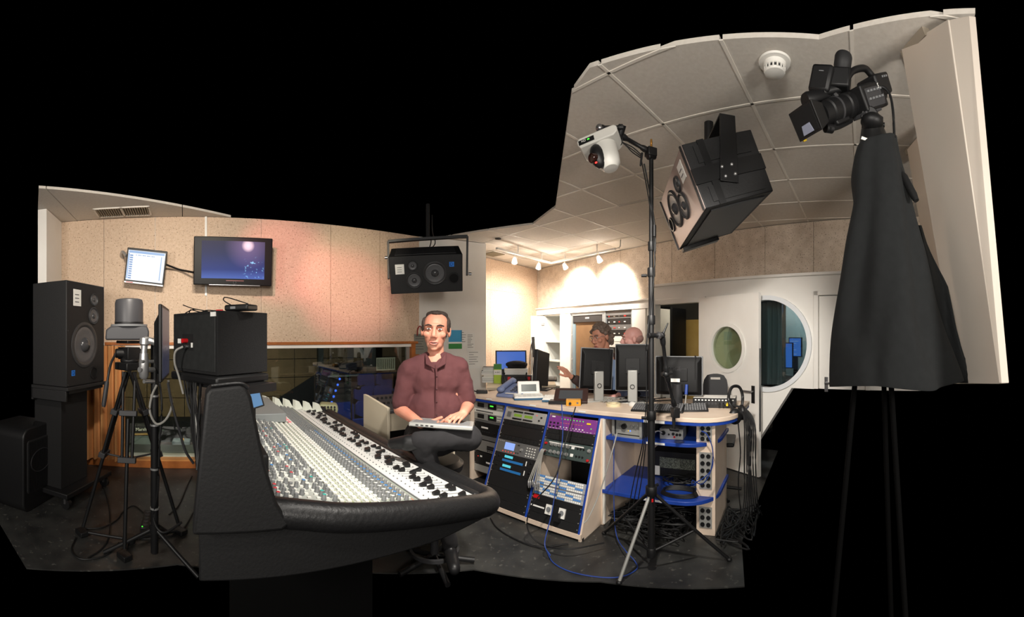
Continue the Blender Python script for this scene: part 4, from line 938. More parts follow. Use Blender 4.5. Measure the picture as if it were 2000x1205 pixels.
u = Unit(3, 14.8, 1.0, KNB, 'black panel with a red label under the patch bays', 'panel', 'blank_panel'); u.plate('red_label', RED, .03, .16, .3, .95)
u = Unit(3, 15.8, 2.0, KNB, 'black panel with two white mains sockets', 'panel', 'socket_panel')
for x in (.40, .66):
    o = u.plate('mains_socket', WPL, x - .06, x + .06, .12, .95, .012); b = MB(); b.lathe([(.020, 0), (.020, .003)], 18, T(x * u.W, -.012, u.H * .53) @ Matrix.Rotation(pi / 2, 4, 'X')); b.build('socket_hole', GRY, o)
o = u.plate('mains_plug', BLK, .57, .66, -.2, .5, .045); u.plate('label', PAPER, .02, .3, .45, .58)
Unit(3, 17.8, 1.6, KNB, 'lowest black blank panel of the right bay', 'panel', 'blank_panel')
# loose silver jack plugs hanging out of the right bay
for k in range(6):
    a = dk2w(1.06 + .006 * k, -.16, .52); e = dk2w(1.00 + .022 * k, -.30 - .004 * (k % 2), .335 + .008 * (k % 3))
    jc = thing('patch_lead', ['leftmost', 'second', 'third', 'fourth', 'fifth', 'rightmost'][k] + ' of the six grey patch leads hanging beside the right bay', 'cable', e, group='patch leads hanging over the right bay'); b = MB(); b.M = mw(jc).inverted()
    b.tube([a + Vector((0, 0, .05)), a + Vector((-.03, -.03, .06)), dk2w(1.02 + .01 * k, -.22, .48), e], .0045, 6); b.build('lead', GCAB, jc)
    b = MB(); b.turn((0, 0, 0), (.002, -.004, -.055), [(.006, 0), (.009, .1), (.009, .6), (.006, .7), (.004, 1)], 10); b.build('plug', SIL, jc)

# ---- things on the open shelves
fc = thing('amplifier_case', 'open grey flight case with a silver amplifier on the upper shelf', 'amplifier', dk2w(1.60, .05, .716), RZF - .05)
b = MB(); b.box(0, .26, 0, .36, 0, .012); b.box(0, .26, 0, .36, .138, .15); b.box(0, .012, 0, .36, 0, .15); b.box(.248, .26, 0, .36, 0, .15); b.build('case', mat('case_grey', (70, 70, 72), .5), fc)
b = MB(); b.box(-.004, .264, -.006, .004, -.002, .016); b.box(-.004, .264, -.006, .004, .136, .152); b.box(-.004, .016, -.006, .004, 0, .15); b.box(.244, .264, -.006, .004, 0, .15); b.build('case_edging', ALU, fc)
bx('amplifier_front', ALU, fc, .02, .24, .02, .30, .02, .13); o = MB().cyl((.10, .02, .085), (.10, -.004, .085), .022, None, 18).build('plug', BLK, fc)
for x in (.055, .17, .205): kid('knob', kn_w, fc, (x, .02, .09), FR)
kid('led', MB().lathe([(.005, 0), (.005, .003)], 8).mesh('led_b', BLUL), fc, (.15, .02, .05), FR); bx('orange_mark', YEL, fc, .13, .14, .018, .02, .045, .055)
di = thing('interface_box', 'small silver interface box with sockets on the upper shelf', 'device', dk2w(1.99, .10, .716), RZF + .1)
bx('case', ALU, di, 0, .19, 0, .15, 0, .085, .004)
for x, z, r_ in ((.03, .05, .018), (.075, .04, .008), (.11, .045, .012), (.14, .04, .011), (.165, .04, .011)): MB().cyl((x, .002, z), (x, -.005, z), r_, None, 14).build('socket', BLK, di)
MB().cyl((.12, .002, .022), (.12, -.006, .022), .008).build('red_button', RED, di); b = MB(); b.tube([(.02, -.005, .05), (.0, -.03, .07), (-.03, -.02, .06), (-.04, .03, .04)], .005); b.build('white_lead', WCAB, di)
ad = thing('power_adapters', 'heap of black power adapters and coiled leads on the lower shelf', 'adapter', dk2w(2.10, .30, .301), RZF); bx('adapter', BLK, ad, -.06, .03, 0, .07, 0, .05, .005); bx('adapter', BLK, ad, .04, .13, .03, .10, 0, .06, .005)
b = MB(); rnd = random.Random(5)
for k in range(9):
    r_ = .05 + .05 * rnd.random(); cx, cy, z = .04 + .06 * rnd.uniform(-1, 1), -.02 + .04 * rnd.uniform(-1, 1), .008 + .007 * k
    b.tube([(cx + r_ * 1.5 * cos(a), cy + r_ * sin(a), z + .01 * sin(a * 2 + k)) for a in [2 * pi * q / 9 for q in range(10)]], .005, 6, 4)
tag(b.build('leads', CABLE, ad), kind='stuff')
po = thing('perforated_unit', 'grey perforated metal unit at the back of the lower shelf', 'device', dk2w(1.80, .42, .301), RZF); bx('case', KNB, po, 0, .42, 0, .18, 0, .22, .004); bx('mesh_front', mat('perforated_metal', (128, 134, 122), .5, col2=(60, 64, 58), nscale=160, namt=.1), po, .08, .40, -.004, 0, .08, .17); bx('white_tag', PAPER, po, .0, .08, -.006, 0, .01, .09)
b = MB()
for k in range(5): b.tube([(.11 * (1 - .03 * k) * 1.35 * cos(a), .08 * sin(a) * (1 + .04 * k), .006 + .007 * k) for a in [2 * pi * q / 12 for q in range(13)]], .005, 6, 3)
o = b.build('coiled_cable', CABLE); o.location = dk2w(2.16, .08, .301); o.rotation_euler = (0, 0, RZF); tag(o, 'oval coil of black cable at the front of the lower blue shelf', 'cable')
# floor tangle
b = MB(); rnd = random.Random(11)
for k in range(34):
    p = [dk2w(rnd.uniform(1.62, 2.25), rnd.uniform(-.15, .45), .01 + rnd.random() * .12) for q in range(5)]; b.tube(p, rnd.choice((.005, .006, .008)), 6, 5)
tag(b.build('cable_tangle', CABLE), 'tangled heap of black cables on the floor under the shelves', 'cables', kind='stuff')
b = MB()
for k in range(16):
    p = [dk2w(rnd.uniform(2.45, 2.75), rnd.uniform(-.1, .6), .01 + rnd.random() * .06) for q in range(5)]; b.tube(p, .006, 6, 5)
tag(b.build('cable_tangle', CABLE), 'tangle of black cables on the floor right of the desk end', 'cables', kind='stuff')
def cable(pts, r, m, label, k=6): b = MB(); b.tube(pts, r, 7, k); return tag(b.build('cable', m), label, 'cable')
# hanging bundle at the right end of the desk
cb_ = thing('cable_bundle', 'thick bundle of black cables hanging from the right end of the counter', 'cables', dk2w(2.62, .3, 0), 0); Wi = mw(cb_).inverted()
for k in range(8):
    b = MB(); b.M = Wi; dx = .012 * k; b.tube([dk2w(2.45 + dx * .5, .42, CT + .03), dk2w(2.60 + dx * .4, .36, CT + .02), dk2w(2.64 + dx, .30, CT - .1), dk2w(2.64 + dx + .01 * sin(k), .30, .5), dk2w(2.64 + dx * 1.3, .28, .2), dk2w(2.6 + dx * 2, .2 + .04 * k, .015)], .006, 6); b.build('cable', CABLE, cb_)
cable([P(1097, 790, 3.22), P(1099, 850, 3.05), P(1090, 920, 2.98), P(1078, 1000, 2.90), P(1064, 1060, 2.75), P(1075, 1085, 2.72)], .004, BLUEC, 'blue cable hanging down over the right rack bay')
o = cable([P(1124, 795, 3.2), P(1108, 850, 3.05), P(1085, 930, 2.95), P(1040, 985, 2.9), P(1030, 1030, 2.9), P(1055, 1062, 2.85), P(1110, 1072, 2.75), P(1180, 1060, 2.85)], .005, CABLE, 'black cable looping down in front of the right rack bay')
cable([PZ(1068, 1076, .008), PZ(1080, 1098, .008), PZ(1110, 1115, .008), PZ(1160, 1126, .008), PZ(1210, 1127, .008), PZ(1243, 1112, .008), PZ(1240, 1096, .012), PZ(1222, 1076, .06), P(1204, 1045, 2.95), P(1199, 980, 3.0), P(1199, 850, 3.05)], .004, BLUEC, 'long blue cable looping over the floor and up to the upper shelf')
cable([PZ(958, 1012, .008), PZ(970, 1030, .008), PZ(1000, 1050, .008), PZ(1050, 1068, .008), PZ(1110, 1062, .008)], .006, CABLE, 'black cable along the floor below the rack bays')
cable([P(1205, 846, 3.1), P(1196, 880, 3.02), P(1172, 960, 2.98), P(1150, 1010, 2.9), P(1140, 1022, 2.88)], .005, GCAB, 'pale cable running down beside the side panel of the right bay')
for k in range(3): cable([P(1262 + 4 * k, 790, 2.72), P(1256 + 3 * k, 860, 2.8), P(1240 + 7 * k, 930, 2.85), P(1226 + 8 * k, 1000, 2.85)], .004, CABLE, ['leftmost of three thin cables hanging by the tall stand', 'middle one of three thin cables hanging by the tall stand', 'rightmost of three thin cables hanging by the tall stand'][k])
for k, (a, e) in enumerate((((1372, 842), (1392, 860)), ((1370, 842), (1374, 940)))): 
    cable([P(a[0], a[1], 2.99), P(1382, 850, 2.94), P(1392, 880, 2.93), P(1388, 920, 2.93), P(e[0] - 20, 945, 2.95), P(1352, 938, 3.1)], .004, BLUEC, ['blue lead from the upper socket plate', 'second blue lead, from the upper socket plate to the lower shelf'][k])
# ------------------------------------------------------------------ on the counter
def rear_monitor(px, py, r, W, H, yaw, label, tilt=0.0, roll=0.0, stand=True, edge=None):
    c = P(px, py, r); c.z = CT
    o = thing('computer_monitor', label, 'monitor', c, facing(c).z + yaw)
    z0 = .10
    def M_(b): b.M = T(0, 0, z0 + H / 2) @ Matrix.Rotation(tilt, 4, 'X') @ Matrix.Rotation(roll, 4, 'Y'); return b
    M_(MB()).box(-W / 2, W / 2, .012, .032, -H / 2, H / 2).build('bezel', edge or GRY, o, .004)
    b = M_(MB()); b.hexa([(-W * .49, .012, -H * .49), (W * .49, .012, -H * .49), (W * .49, .012, H * .49), (-W * .49, .012, H * .49), (-W * .40, -.02, -H * .40), (W * .40, -.02, -H * .40), (W * .40, -.02, H * .34), (-W * .40, -.02, H * .34)]); b.build('rear_shell', mat('monitor_black', (13, 13, 14), .6, spec=.25), o, .006)
    M_(MB()).box(-W * .45, W * .45, .033, .035, -H * .45, H * .45).build('display', mat('screen_grey_blue', (120, 140, 170), .4, emit=.25), o)
    M_(MB()).box(-W * .2, W * .2, -.03, -.02, -H * .12, H * .20).build('mount_plate', BLK, o, .003)
    b = M_(MB()); sl = b.box(-W * .012, W * .012, -.0225, -.018, -.03 * H, .03 * H).mesh('vent_slot', BLKM)
    for k in range(12): kid('vent_slot', sl, o, (W * .36, .002, z0 + .03 * H + k * H * .05 - H * .5 + H * .12), (0, 0, 0))
    if stand:
        b = MB(); b.box(-.045, .045, -.075, -.035, .008, z0 + H * .46); b.build('stand', ALU, o, .008)
        b = MB(); b.cyl((0, -.03, z0 + H * .42), (0, -.06, z0 + H * .42), .04, None, 18); b.build('hinge', BLK, o)
        MB().ring((0, -.076, z0 + .05), .022, .016, .004, 'y', 24).build('cable_ring', BLK, o)
        uprism(MB(), [(-.12, 0), (.12, 0), (.12, .006), (.1, .012), (-.1, .012), (-.12, .006)], -.10, .08).build('foot', ALU, o, .004)
    else:
        b = MB(); b.cyl((0, -.03, .0), (0, -.03, z0 + H * .3), .045, .04, 18); b.build('stand', DGR, o); bx('foot', DGR, o, -.12, .12, -.1, .1, 0, .012, .004)
    return o
rear_monitor(1166, 780, 3.80, .325, .40, .30, 'black monitor seen from behind, silver stand, in front of the man with glasses', roll=R_(3))
rear_monitor(1236, 783, 3.72, .33, .44, -.05, 'black monitor seen from behind on a silver stand, directly left of the tall pole')
m3 = rear_monitor(1325, 785, 3.45, .42, .34, -.22, 'wide black monitor seen from behind, nearest the open door', stand=False)
bx('label', PAPER, m3, -.06, .02, -.034, -.03, .22, .25); text('maker_print', 'EDGE', .05, DGR, m3, T(-.03, -.0315, .33) @ XZ); o = MB().cyl((.08, -.035, .20), (.08, -.06, .12), .014).build('video_plug', BLUEC, m3)
b = MB(); b.tube([(.08, -.06, .12), (.075, -.065, .06), (.06, -.08, .012), (.0, -.1, .008)], .006); b.build('video_cable', GCAB, m3)
sm = P(1058, 748, 4.55); sm.z = CT
o = thing('computer_monitor', 'thin black monitor seen from the side beside the white cupboard', 'monitor', sm, facing(sm).z + 1.22)
b = MB(); b.M = T(0, 0, .24) @ Matrix.Rotation(.0, 4, 'X') @ Matrix.Rotation(.16, 4, 'Y'); b.box(-.2, .2, -.02, .03, -.19, .2); b.build('screen_body', BLK, o, .008); bx('foot', BLK, o, -.1, .1, -.1, .1, 0, .015, .004); MB().cyl((0, .02, .01), (0, .02, .12), .02).build('stand', BLK, o)

tp = PZ(1006, 774, CT); tel = thing('telephone', 'blue-grey desk telephone with handset at the left of the counter', 'telephone', tp, facing(tp).z - .5)
TB = mat('telephone_blue_grey', (112, 124, 158), .5)
b = MB(); b.hexa([(-.11, -.10, 0), (.11, -.10, 0), (.11, .10, 0), (-.11, .10, 0), (-.10, -.09, .03), (.10, -.09, .03), (.10, .10, .085), (-.10, .10, .085)]); b.build('base', TB, tel, .01)
b = MB(); b.limb((-.07, -.08, .06), (-.07, .09, .105), .02, .02); b.build('handset', TB, tel); MB().ell((-.07, -.085, .055), (.03, .03, .022)).build('mouthpiece', TB, tel); MB().ell((-.07, .09, .10), (.03, .03, .022)).build('earpiece', TB, tel)
keym = MB().box(-.009, .009, -.007, .007, 0, .006).mesh('key', mat('telephone_key', (70, 76, 92), .5))
tel.scale = (1.4, 1.4, 1.4)
for k in range(12): kid('key', keym, tel, (.0 + .028 * (k % 3), -.05 + .026 * (k // 3), .045 + .0074 * (k // 3)), (.27, 0, 0))
bx('paper_label', PAPER, tel, -.03, .09, -.095, -.07, .031, .0345); b = MB(); b.M = T(.03, .075, .078) @ Matrix.Rotation(.27, 4, 'X'); b.box(-.05, .05, -.015, .015, 0, .003); b.build('display', mat('beige_lcd', (176, 160, 130), .4), tel)
def desk_console(px, py, wd, dp, label, yaw, screen):
    c = PZ(px, py, CT); o = thing('intercom_console', label, 'console', c, facing(c).z + yaw)
    bx('blue_base', mat('teal_base', (52, 92, 122), .5), o, -wd / 2, wd / 2, 0, dp, 0, .02, .006)
    b = MB(); b.hexa([(-wd / 2, 0, .02), (wd / 2, 0, .02), (wd / 2, dp, .02), (-wd / 2, dp, .02), (-wd / 2 + .01, .01, .035), (wd / 2 - .01, .01, .035), (wd / 2 - .01, dp, .05), (-wd / 2 + .01, dp, .05)]); b.build('key_deck', WPL, o, .005)
    for k in range(18): kid('key', btn, o, (-wd * .4 + wd * .8 * (k % 6) / 5, .03 + .045 * (k // 6), .037 + .005 * (k // 6)), (.1, 0, 0))
    if screen:
        b = MB(); b.M = T(.01, dp * .75, .045) @ Matrix.Rotation(-.35, 4, 'X'); b.box(-.11, .11, 0, .02, 0, .13); b.build('screen_housing', WPL, o, .008)
        b = MB(); b.M = T(.01, dp * .75, .045) @ Matrix.Rotation(-.35, 4, 'X'); b.box(-.075, .075, -.003, 0, .025, .095); b.build('display', mat('lcd_dark', (74, 82, 78), .3), o)
    return o
desk_console(1035, 782, .30, .16, 'white desk console with a tilted grey screen beside the telephone', .15, True)
desk_console(1079, 786, .20, .15, 'low white desk console without a screen, next to the dark tablet', -.1, False)
tc = PZ(1108, 790, CT); tcn = thing('touch_panel', 'dark brown touch panel with a grey screen, propped up on its base', 'touch panel', tc, facing(tc).z - .12)
bx('base', BLK, tcn, -.17, .13, -.02, .10, 0, .03, .006)
b = MB(); b.M = T(.02, .02, .03) @ Matrix.Rotation(-.95, 4, 'X'); b.box(-.15, .16, 0, .025, -.01, .17); b.build('frame', mat('dark_brown', (58, 40, 36), .45), tcn, .006)
b = MB(); b.M = T(.02, .02, .03) @ Matrix.Rotation(-.95, 4, 'X'); b.box(-.105, .11, -.003, 0, .025, .135); b.build('display', mat('lcd_light_grey', (176, 176, 178), .35, emit=.12), tcn)
oc = PZ(1120, 793, CT); ob = thing('orange_box', 'small orange metal box with a socket at the front of the counter', 'box', oc, facing(oc).z); bx('case', mat('orange_paint', (216, 150, 40), .45), ob, -.065, .065, 0, .09, 0, .052, .003); MB().cyl((-.03, .001, .022), (-.03, -.012, .022), .012).build('plug', BLK, ob); MB().cyl((.035, .001, .026), (.035, -.003, .026), .009).build('socket', STEEL, ob)
rt = PZ(1198, 793, CT); o = MB().ring((0, 0, 0), .062, .038, .026, 'z', 36).build('tape_roll', mat('masking_tape', (224, 210, 172), .7)); o.location = rt; tag(o, 'roll of cream masking tape lying on the counter', 'tape')
mp = PZ(1236, 793, CT); ms = thing('computer_mouse', 'white computer mouse left of the keyboard', 'mouse', mp, facing(mp).z + .5); b = MB(); b.ell((0, 0, .008), (.036, .06, .03)); b.build('shell', WPL, ms); b = MB(); b.tube([(0, .055, .01), (.01, .1, .006), (-.03, .15, .006), (-.06, .16, .006)], .003); b.build('cord', WCAB, ms); bx('button_split', GRY, ms, -.002, .002, .01, .05, .03, .0345)
def keyboard(px, py, W, yaw, label):
    c = PZ(px, py, CT); o = thing('keyboard', label, 'keyboard', c, facing(c).z + yaw)
    b = MB(); b.hexa([(-W / 2, 0, 0), (W / 2, 0, 0), (W / 2, .16, 0), (-W / 2, .16, 0), (-W / 2, 0, .014), (W / 2, 0, .014), (W / 2, .16, .045), (-W / 2, .16, .045)]); b.build('case', BLK, o, .005)
    n = int(W / .0195) - 1; b = MB()
    for r_ in range(6):
        for k in range(n):
            if (k + r_ * 5) % 11 == 7 and r_ > 4: continue
            x = -W / 2 + .012 + k * (W - .024) / n; y = .012 + r_ * .024; z = .015 + .19 * y
            b.hexa([(x, y, z), (x + .017, y, z), (x + .017, y + .019, z + .002), (x, y + .019, z + .002), (x + .002, y + .003, z + .008), (x + .015, y + .003, z + .008), (x + .015, y + .016, z + .009), (x + .002, y + .016, z + .009)])
    tag(b.build('keys', mat('keycap', (84, 84, 86), .5), o), kind='stuff'); return o
keyboard(1282, 806, .43, -.20, 'full-size black keyboard on the counter in front of the pole'); keyboard(1354, 805, .25, .05, 'short black keyboard at the right of the counter')
ac = PZ(1396, 797, CT); sb_ = thing('stage_box', 'black audio box with a row of white-labelled sockets near the counter end', 'audio interface', ac, facing(ac).z - .10)
bx('case', BLK, sb_, -.19, .18, 0, .17, 0, .085, .004); bx('top_panel', WPL, sb_, -.185, .175, .005, .165, .085, .087)
for k in range(12): MB().cyl((-.165 + .029 * k, .002, .04), (-.165 + .029 * k, -.006, .04), .011, None, 12).build('socket', DGR, sb_); bx('tab', PAPER, sb_, -.172 + .029 * k, -.158 + .029 * k, -.002, 0, .062, .072)
for k in range(4): b = MB(); b.cyl((.04 + .034 * k, -.006, .04), (.04 + .034 * k, -.05, .035), .009); b.build('plug', YEL if k == 2 else BLK, sb_)
hp = P(1438, 805, 3.25); hd = thing('headphones', 'black headphones hooked over the right end of the counter', 'headphones', hp, facing(hp).z + .4)
hd.scale = (1.3, 1.3, 1.3)
b = MB(); b.tube([(-.02, -.03, .0), (-.055, -.01, .08), (-.02, .03, .15), (.04, .05, .15), (.065, .05, .09), (.05, .03, .01)], .010, 8); b.build('headband', BLK, hd)
MB().ell((-.02, -.03, -.02), (.045, .028, .05)).build('ear_cup', BLK, hd); MB().ell((.05, .03, -.01), (.026, .042, .05)).build('ear_cup', BLK, hd)
b = MB(); b.tube([(-.0, -.03, -.06), (.02, -.02, -.25), (.01, -.01, -.45), (.04, 0, -.7), (.06, .02, -.8)], .004); b.build('cord', CABLE, hd)
b = MB(); rnd = random.Random(8)
for k in range(7): b.tube([PZ(1175 + rnd.uniform(-8, 45), rnd.uniform(775, 786), CT + .006 + .012 * rnd.random()) for q in range(4)], .004, 6)
tag(b.build('cable_tangle', GCAB), 'loose pale cables lying between the monitor stands', 'cables', kind='stuff')
b = MB()
for k in range(6): b.tube([PZ(1210 + rnd.uniform(-10, 110), rnd.uniform(774, 786), CT + .006 + .012 * rnd.random()) for q in range(4)], .005, 6)
tag(b.build('cable_tangle', CABLE), 'loose black cables lying behind the keyboards', 'cables', kind='stuff')
ap = PZ(934, 769, CT); ada = thing('power_adapter', 'black power adapter with its lead at the left end of the counter', 'adapter', ap, facing(ap).z); bx('block', BLK, ada, -.02, .10, 0, .07, 0, .035, .006)
b = MB(); b.tube([(-.02, .03, .02), (-.06, -.0, .03), (-.07, -.06, .01), (-.085, -.085, -.05), (-.09, -.09, -.2)], .006); b.build('lead', CABLE, ada)
# chair back behind the counter
ch = P(1397, 770, 4.05); cho = thing('office_chair', 'black plastic chair with a slotted round back behind the counter', 'chair', (ch.x, ch.y, 0), facing(ch).z - .1)
hole = rrect(-.06, .06, .23, .265, .016, 4); out = [(.125 * cos(a) * (1 if sin(a) > 0 else 1.0), .12 + .19 * max(sin(a), -.55)) for a in [2 * pi * k / 28 for k in range(28)]]
bo = MB(); bo.M = T(0, 0, .90)
uprism(bo, [(-.125, 0), (.125, 0), (.125, .14), (-.125, .14)], 0, .022); uprism(bo, [(-.125, .14), (-.05, .14), (-.05, .245), (-.085, .235), (-.115, .19)], 0, .022); uprism(bo, [(.125, .14), (.115, .19), (.085, .235), (.05, .245), (.05, .14)], 0, .022); uprism(bo, [(-.05, .14), (.05, .14), (.05, .19), (-.05, .19)], 0, .022); uprism(bo, [(-.05, .215), (.05, .215), (.05, .245), (.02, .25), (-.02, .25), (-.05, .245)], 0, .022); bo.build('backrest', mat('chair_black', (34, 34, 36), .55), cho)
bx('seat', BLK, cho, -.21, .21, -.34, .02, .50, .54, .015); b = MB(); b.tube([(0, .02, 1.0), (0, .05, .8), (0, .03, .6), (0, -.05, .52)], .018); b.build('back_bar', BLK, cho); MB().cyl((0, -.18, .06), (0, -.18, .5), .025).build('column', BLK, cho)
for k in range(5): a = 2 * pi * k / 5 + .3; MB().cyl((0, -.18, .09), (.28 * cos(a), -.18 + .28 * sin(a), .03), .016).build('leg', BLK, cho)

# ------------------------------------------------------------------ alcove: far desk and its things, cupboard, racks
FZ = .86
fd = thing('far_desk', 'pale desk in the alcove with a laptop, books and bags on it', 'desk', (0, 0, 0), 0)
poly = [PZ(950, 757, FZ), PZ(992, 757, FZ), PZ(1012, 753, FZ), PZ(1086, 751, FZ), P(1080, 750, 6.6), P(975, 750, 6.6), P(953, 750, 6.2)]
b = MB(); b.prism([(p.x, p.y) for p in poly], FZ - .035, FZ); b.build('top', mat('cream_laminate', (226, 212, 186), .5), fd, .003)
b = MB(); q = [p for p in poly]; c0 = sum((p.xy for p in q), Vector((0, 0))) / len(q); b.prism([tuple(c0 + (p.xy - c0) * .94) for p in q], 0, FZ - .035); b.build('front_panel', BEECH, fd)
def on_far(px, py=None): return PZ(px, py or 752, FZ)
lp = P(999, 744, 5.95); lp.z = FZ; lt = thing('laptop', 'open laptop with a blue screen on the far desk', 'laptop', lp, facing(lp).z + .12)
bx('base', DGR, lt, -.21, .21, -.24, 0, .0, .022, .004); b = MB(); b.M = T(0, 0, .02) @ Matrix.Rotation(-.16, 4, 'X'); b.box(-.235, .235, 0, .014, .14, .44); b.box(-.19, .19, 0.004, .012, 0, .14); b.build('lid', BLK, lt, .004)
b = MB(); b.M = T(0, 0, .02) @ Matrix.Rotation(-.16, 4, 'X'); b.box(-.215, .215, -.002, 0, .16, .42); b.build('display', mat('laptop_blue', (58, 104, 196), .35, emit=.85), lt); bx('silver_lid_edge', SIL, lt, -.14, .14, -.03, -.02, .455, .462)
for k in range(8):
    bk = P(953, 748, 5.75); yy = FZ + .028 * k; w_ = .17 + .03 * ((k * 7) % 3) / 2
    o = thing('book', ['bottom', 'second', 'third', 'fourth', 'fifth', 'sixth', 'seventh', 'topmost'][k] + ' book or folder in the pale stack at the left of the far desk', 'book', (bk.x + .006 * ((k * 5) % 4), bk.y, yy), facing(bk).z + .05 * ((k * 3) % 3 - 1), group='books stacked on the far desk')
    cv_ = [PAPER, GRY, PAPER, mat('book_buff', (206, 198, 178), .7), PAPER, GRY, PAPER, DGR][k]
    b = MB(); b.box(-w_ / 2, w_ / 2, 0, .20, 0, .003); b.box(-w_ / 2, w_ / 2, 0, .20, .023, .026); b.box(-w_ / 2, -w_ / 2 + .003, 0, .2, 0, .026); b.build('cover', cv_, o); bx('pages', PAPER, o, -w_ / 2 + .004, w_ / 2 - .004, .004, .196, .003, .023)
gb = P(972, 748, 5.66); gb.z = FZ; o = thing('green_box', 'upright green and white cardboard box on the far desk', 'box', gb, facing(gb).z); bx('carton', mat('lime_green', (176, 204, 70), .6), o, -.055, .055, 0, .06, 0, .27, .002); bx('white_band', PAPER, o, -.056, .056, -.001, .061, .12, .19); bx('dark_green_band', mat('green_band', (70, 130, 60), .6), o, -.056, .056, -.001, .061, .20, .272); text('print', 'A·BIO', .03, INK, o, T(0, -.003, .155) @ XZ)
tx = P(1009, 752, 5.55); tx.z = FZ; o = thing('tool_case', 'black tool case with red latches and carrying strap on the far desk', 'case', tx, facing(tx).z)
bx('case', BLK, o, -.21, .21, 0, .16, .0, .125, .01); bx('latch', RED, o, -.125, -.085, -.012, 0, .06, .105); bx('latch', RED, o, .15, .19, -.012, 0, .06, .105)
for x in (-.17, .14): b = MB(); b.tube([(x, .0, .16), (x - .005, -.02, .12), (x + .02, -.03, .02), (x + .03, -.06, .01)], .012); b.build('strap', BLK, o)
wb_ = P(1008, 735, 5.62); o = thing('white_box', 'flat white box lying on the black tool case', 'box', (wb_.x, wb_.y, FZ + .126), facing(wb_).z); bx('carton', PAPER, o, -.165, .165, 0, .15, 0, .085, .003); bx('lid', WPL, o, -.168, .168, -.003, .153, .06, .087, .002)
bg = P(1009, 722, 5.64); o = thing('black_bag', 'small black zipped bag on top of the white box', 'bag', (bg.x, bg.y, FZ + .214), facing(bg).z); b = MB(); b.ell((0, .07, .05), (.16, .08, .055), None, 20, 10); b.box(-.13, .13, .0, .14, .0, .085); b.build('pouch', BLKM, o, .02, 3); b = MB(); b.tube([(-.14, .0, .06), (0, -.012, .07), (.14, .0, .06)], .004); b.build('zip', DGR, o)
o = MB().turn((0, 0, 0), (0, 0, .12), [(.06, 0), (.06, 1), (.022, 1), (.022, .97)], 24).build('paper_roll', PAPER); rp_ = P(1040, 750, 5.7); o.location = (rp_.x, rp_.y, FZ); tag(o, 'white paper roll beside the tool case', 'roll')
dkp = P(1076, 749, 5.9); o = thing('black_phone', 'black device with a pale screen at the right of the far desk', 'device', (dkp.x, dkp.y, FZ), facing(dkp).z); b = MB(); b.hexa([(-.09, 0, 0), (.09, 0, 0), (.09, .16, 0), (-.09, .16, 0), (-.09, 0, .02), (.09, 0, .02), (.09, .16, .06), (-.09, .16, .06)]); b.build('case', BLK, o, .01); b = MB(); b.M = T(0, .09, .042) @ Matrix.Rotation(.245, 4, 'X'); b.box(-.06, .05, -.04, .05, 0, .003); b.build('display', GRY, o)
# cables hung on the alcove wall
b = MB(); qx = P(1041, 668, 7.95)
for k in range(4): b.tube([qx + Vector((.01 * k, 0, .05)), qx + Vector((-.05 + .02 * k, -.03, -.15)), qx + Vector((-.08 + .04 * k, -.03, -.7)), qx + Vector((-.02 + .02 * k, -.02, -.95))], .008, 6)
b.cyl(qx + Vector((0, 0, .1)), qx + Vector((0.02, -.03, -.3)), .03); tag(b.build('hanging_cables', CABLE), 'bunch of black cables hung on the alcove wall beside the cupboard', 'cables')
# cupboard with its door open
tcu0, tcu1, tp1, tr0, tr1, tr2, tp2 = T3(1063), T3(1094), T3(1115), T3(1116), T3(1181), T3(1236), T3(1262)
cu = thing('cupboard', 'white cupboard standing open beside the racks on the back wall', 'cupboard', (A3.x, A3.y, 0), RZ3)
IN = mat('cupboard_inside', (204, 206, 202), .6)
b = MB(); b.box(tcu0, tcu0 + .02, 0, .44, .08, 1.95); b.box(tcu1 - .0, tcu1 + .02, 0, .44, .08, 1.95); b.box(tcu0, tcu1, .42, .44, .08, 1.95); b.box(tcu0, tcu1, 0, .44, 1.93, 1.95); b.box(tcu0, tcu1, 0, .44, .08, .10); b.build('carcass', IN, cu)
for z in (.55, 1.02, 1.40): bx('shelf', IN, cu, tcu0 + .02, tcu1, .02, .42, z, z + .025)
dl = Matrix.Translation((tcu0, 0, 0)) @ Matrix.Rotation(R_(-128), 4, 'Z')
b = MB(); b.M = dl; b.box(0, .42, -.02, 0, .09, 1.94); o = b.build('door', WHT, cu, .002)
for z in (.7, 1.75): b = MB(); b.M = dl; b.box(-.0, .06, .0, .03, z, z + .05); b.build('hinge', STEEL, o)
bx('post', WHT, wb, tcu1 + .02, tp1, -.02, .44, .08, 1.955); bx('post', WHT, wb, tr2, tp2, -.02, .44, .08, 1.955); bx('post', WHT, wb, T3(1266), TSP, -.02, .44, .08, 1.955)
rk = thing('equipment_rack', 'steel rack with a dark glazed door and brown panel behind the men', 'rack', (A3.x, A3.y, 0), RZ3)
for x in (tr0, tr1 - .05): bx('upright', mat('rack_steel', (150, 156, 160), .4, .4), rk, x, x + .05, -.01, .4, .08, 1.93)
bx('top_rail', MATS['rack_steel'], rk, tr0, tr1, -.01, .4, 1.90, 1.955); bx('dark_header', DGR, rk, tr0 + .05, tr1 - .05, 0, .03, 1.78, 1.90); bx('label', PAPER, rk, (tr0 + tr1) / 2 - .05, (tr0 + tr1) / 2 + .05, -.004, 0, 1.84, 1.86)
bx('brown_panel', mat('brown_panel', (122, 94, 66), .6, col2=(108, 80, 54), nscale=6), rk, tr0 + .05, tr1 - .05, .03, .05, .1, 1.78); bx('side_window', mat('steel_blue', (120, 140, 150), .3), rk, tr0 + .05, tr0 + .10, .0, .03, .1, 1.75)
for z in (.5, .9, 1.1, 1.55): MB().cyl((tr0 + .04, -.01, z), (tr0 + .04, -.02, z), .012).build('bolt', SIL, rk)
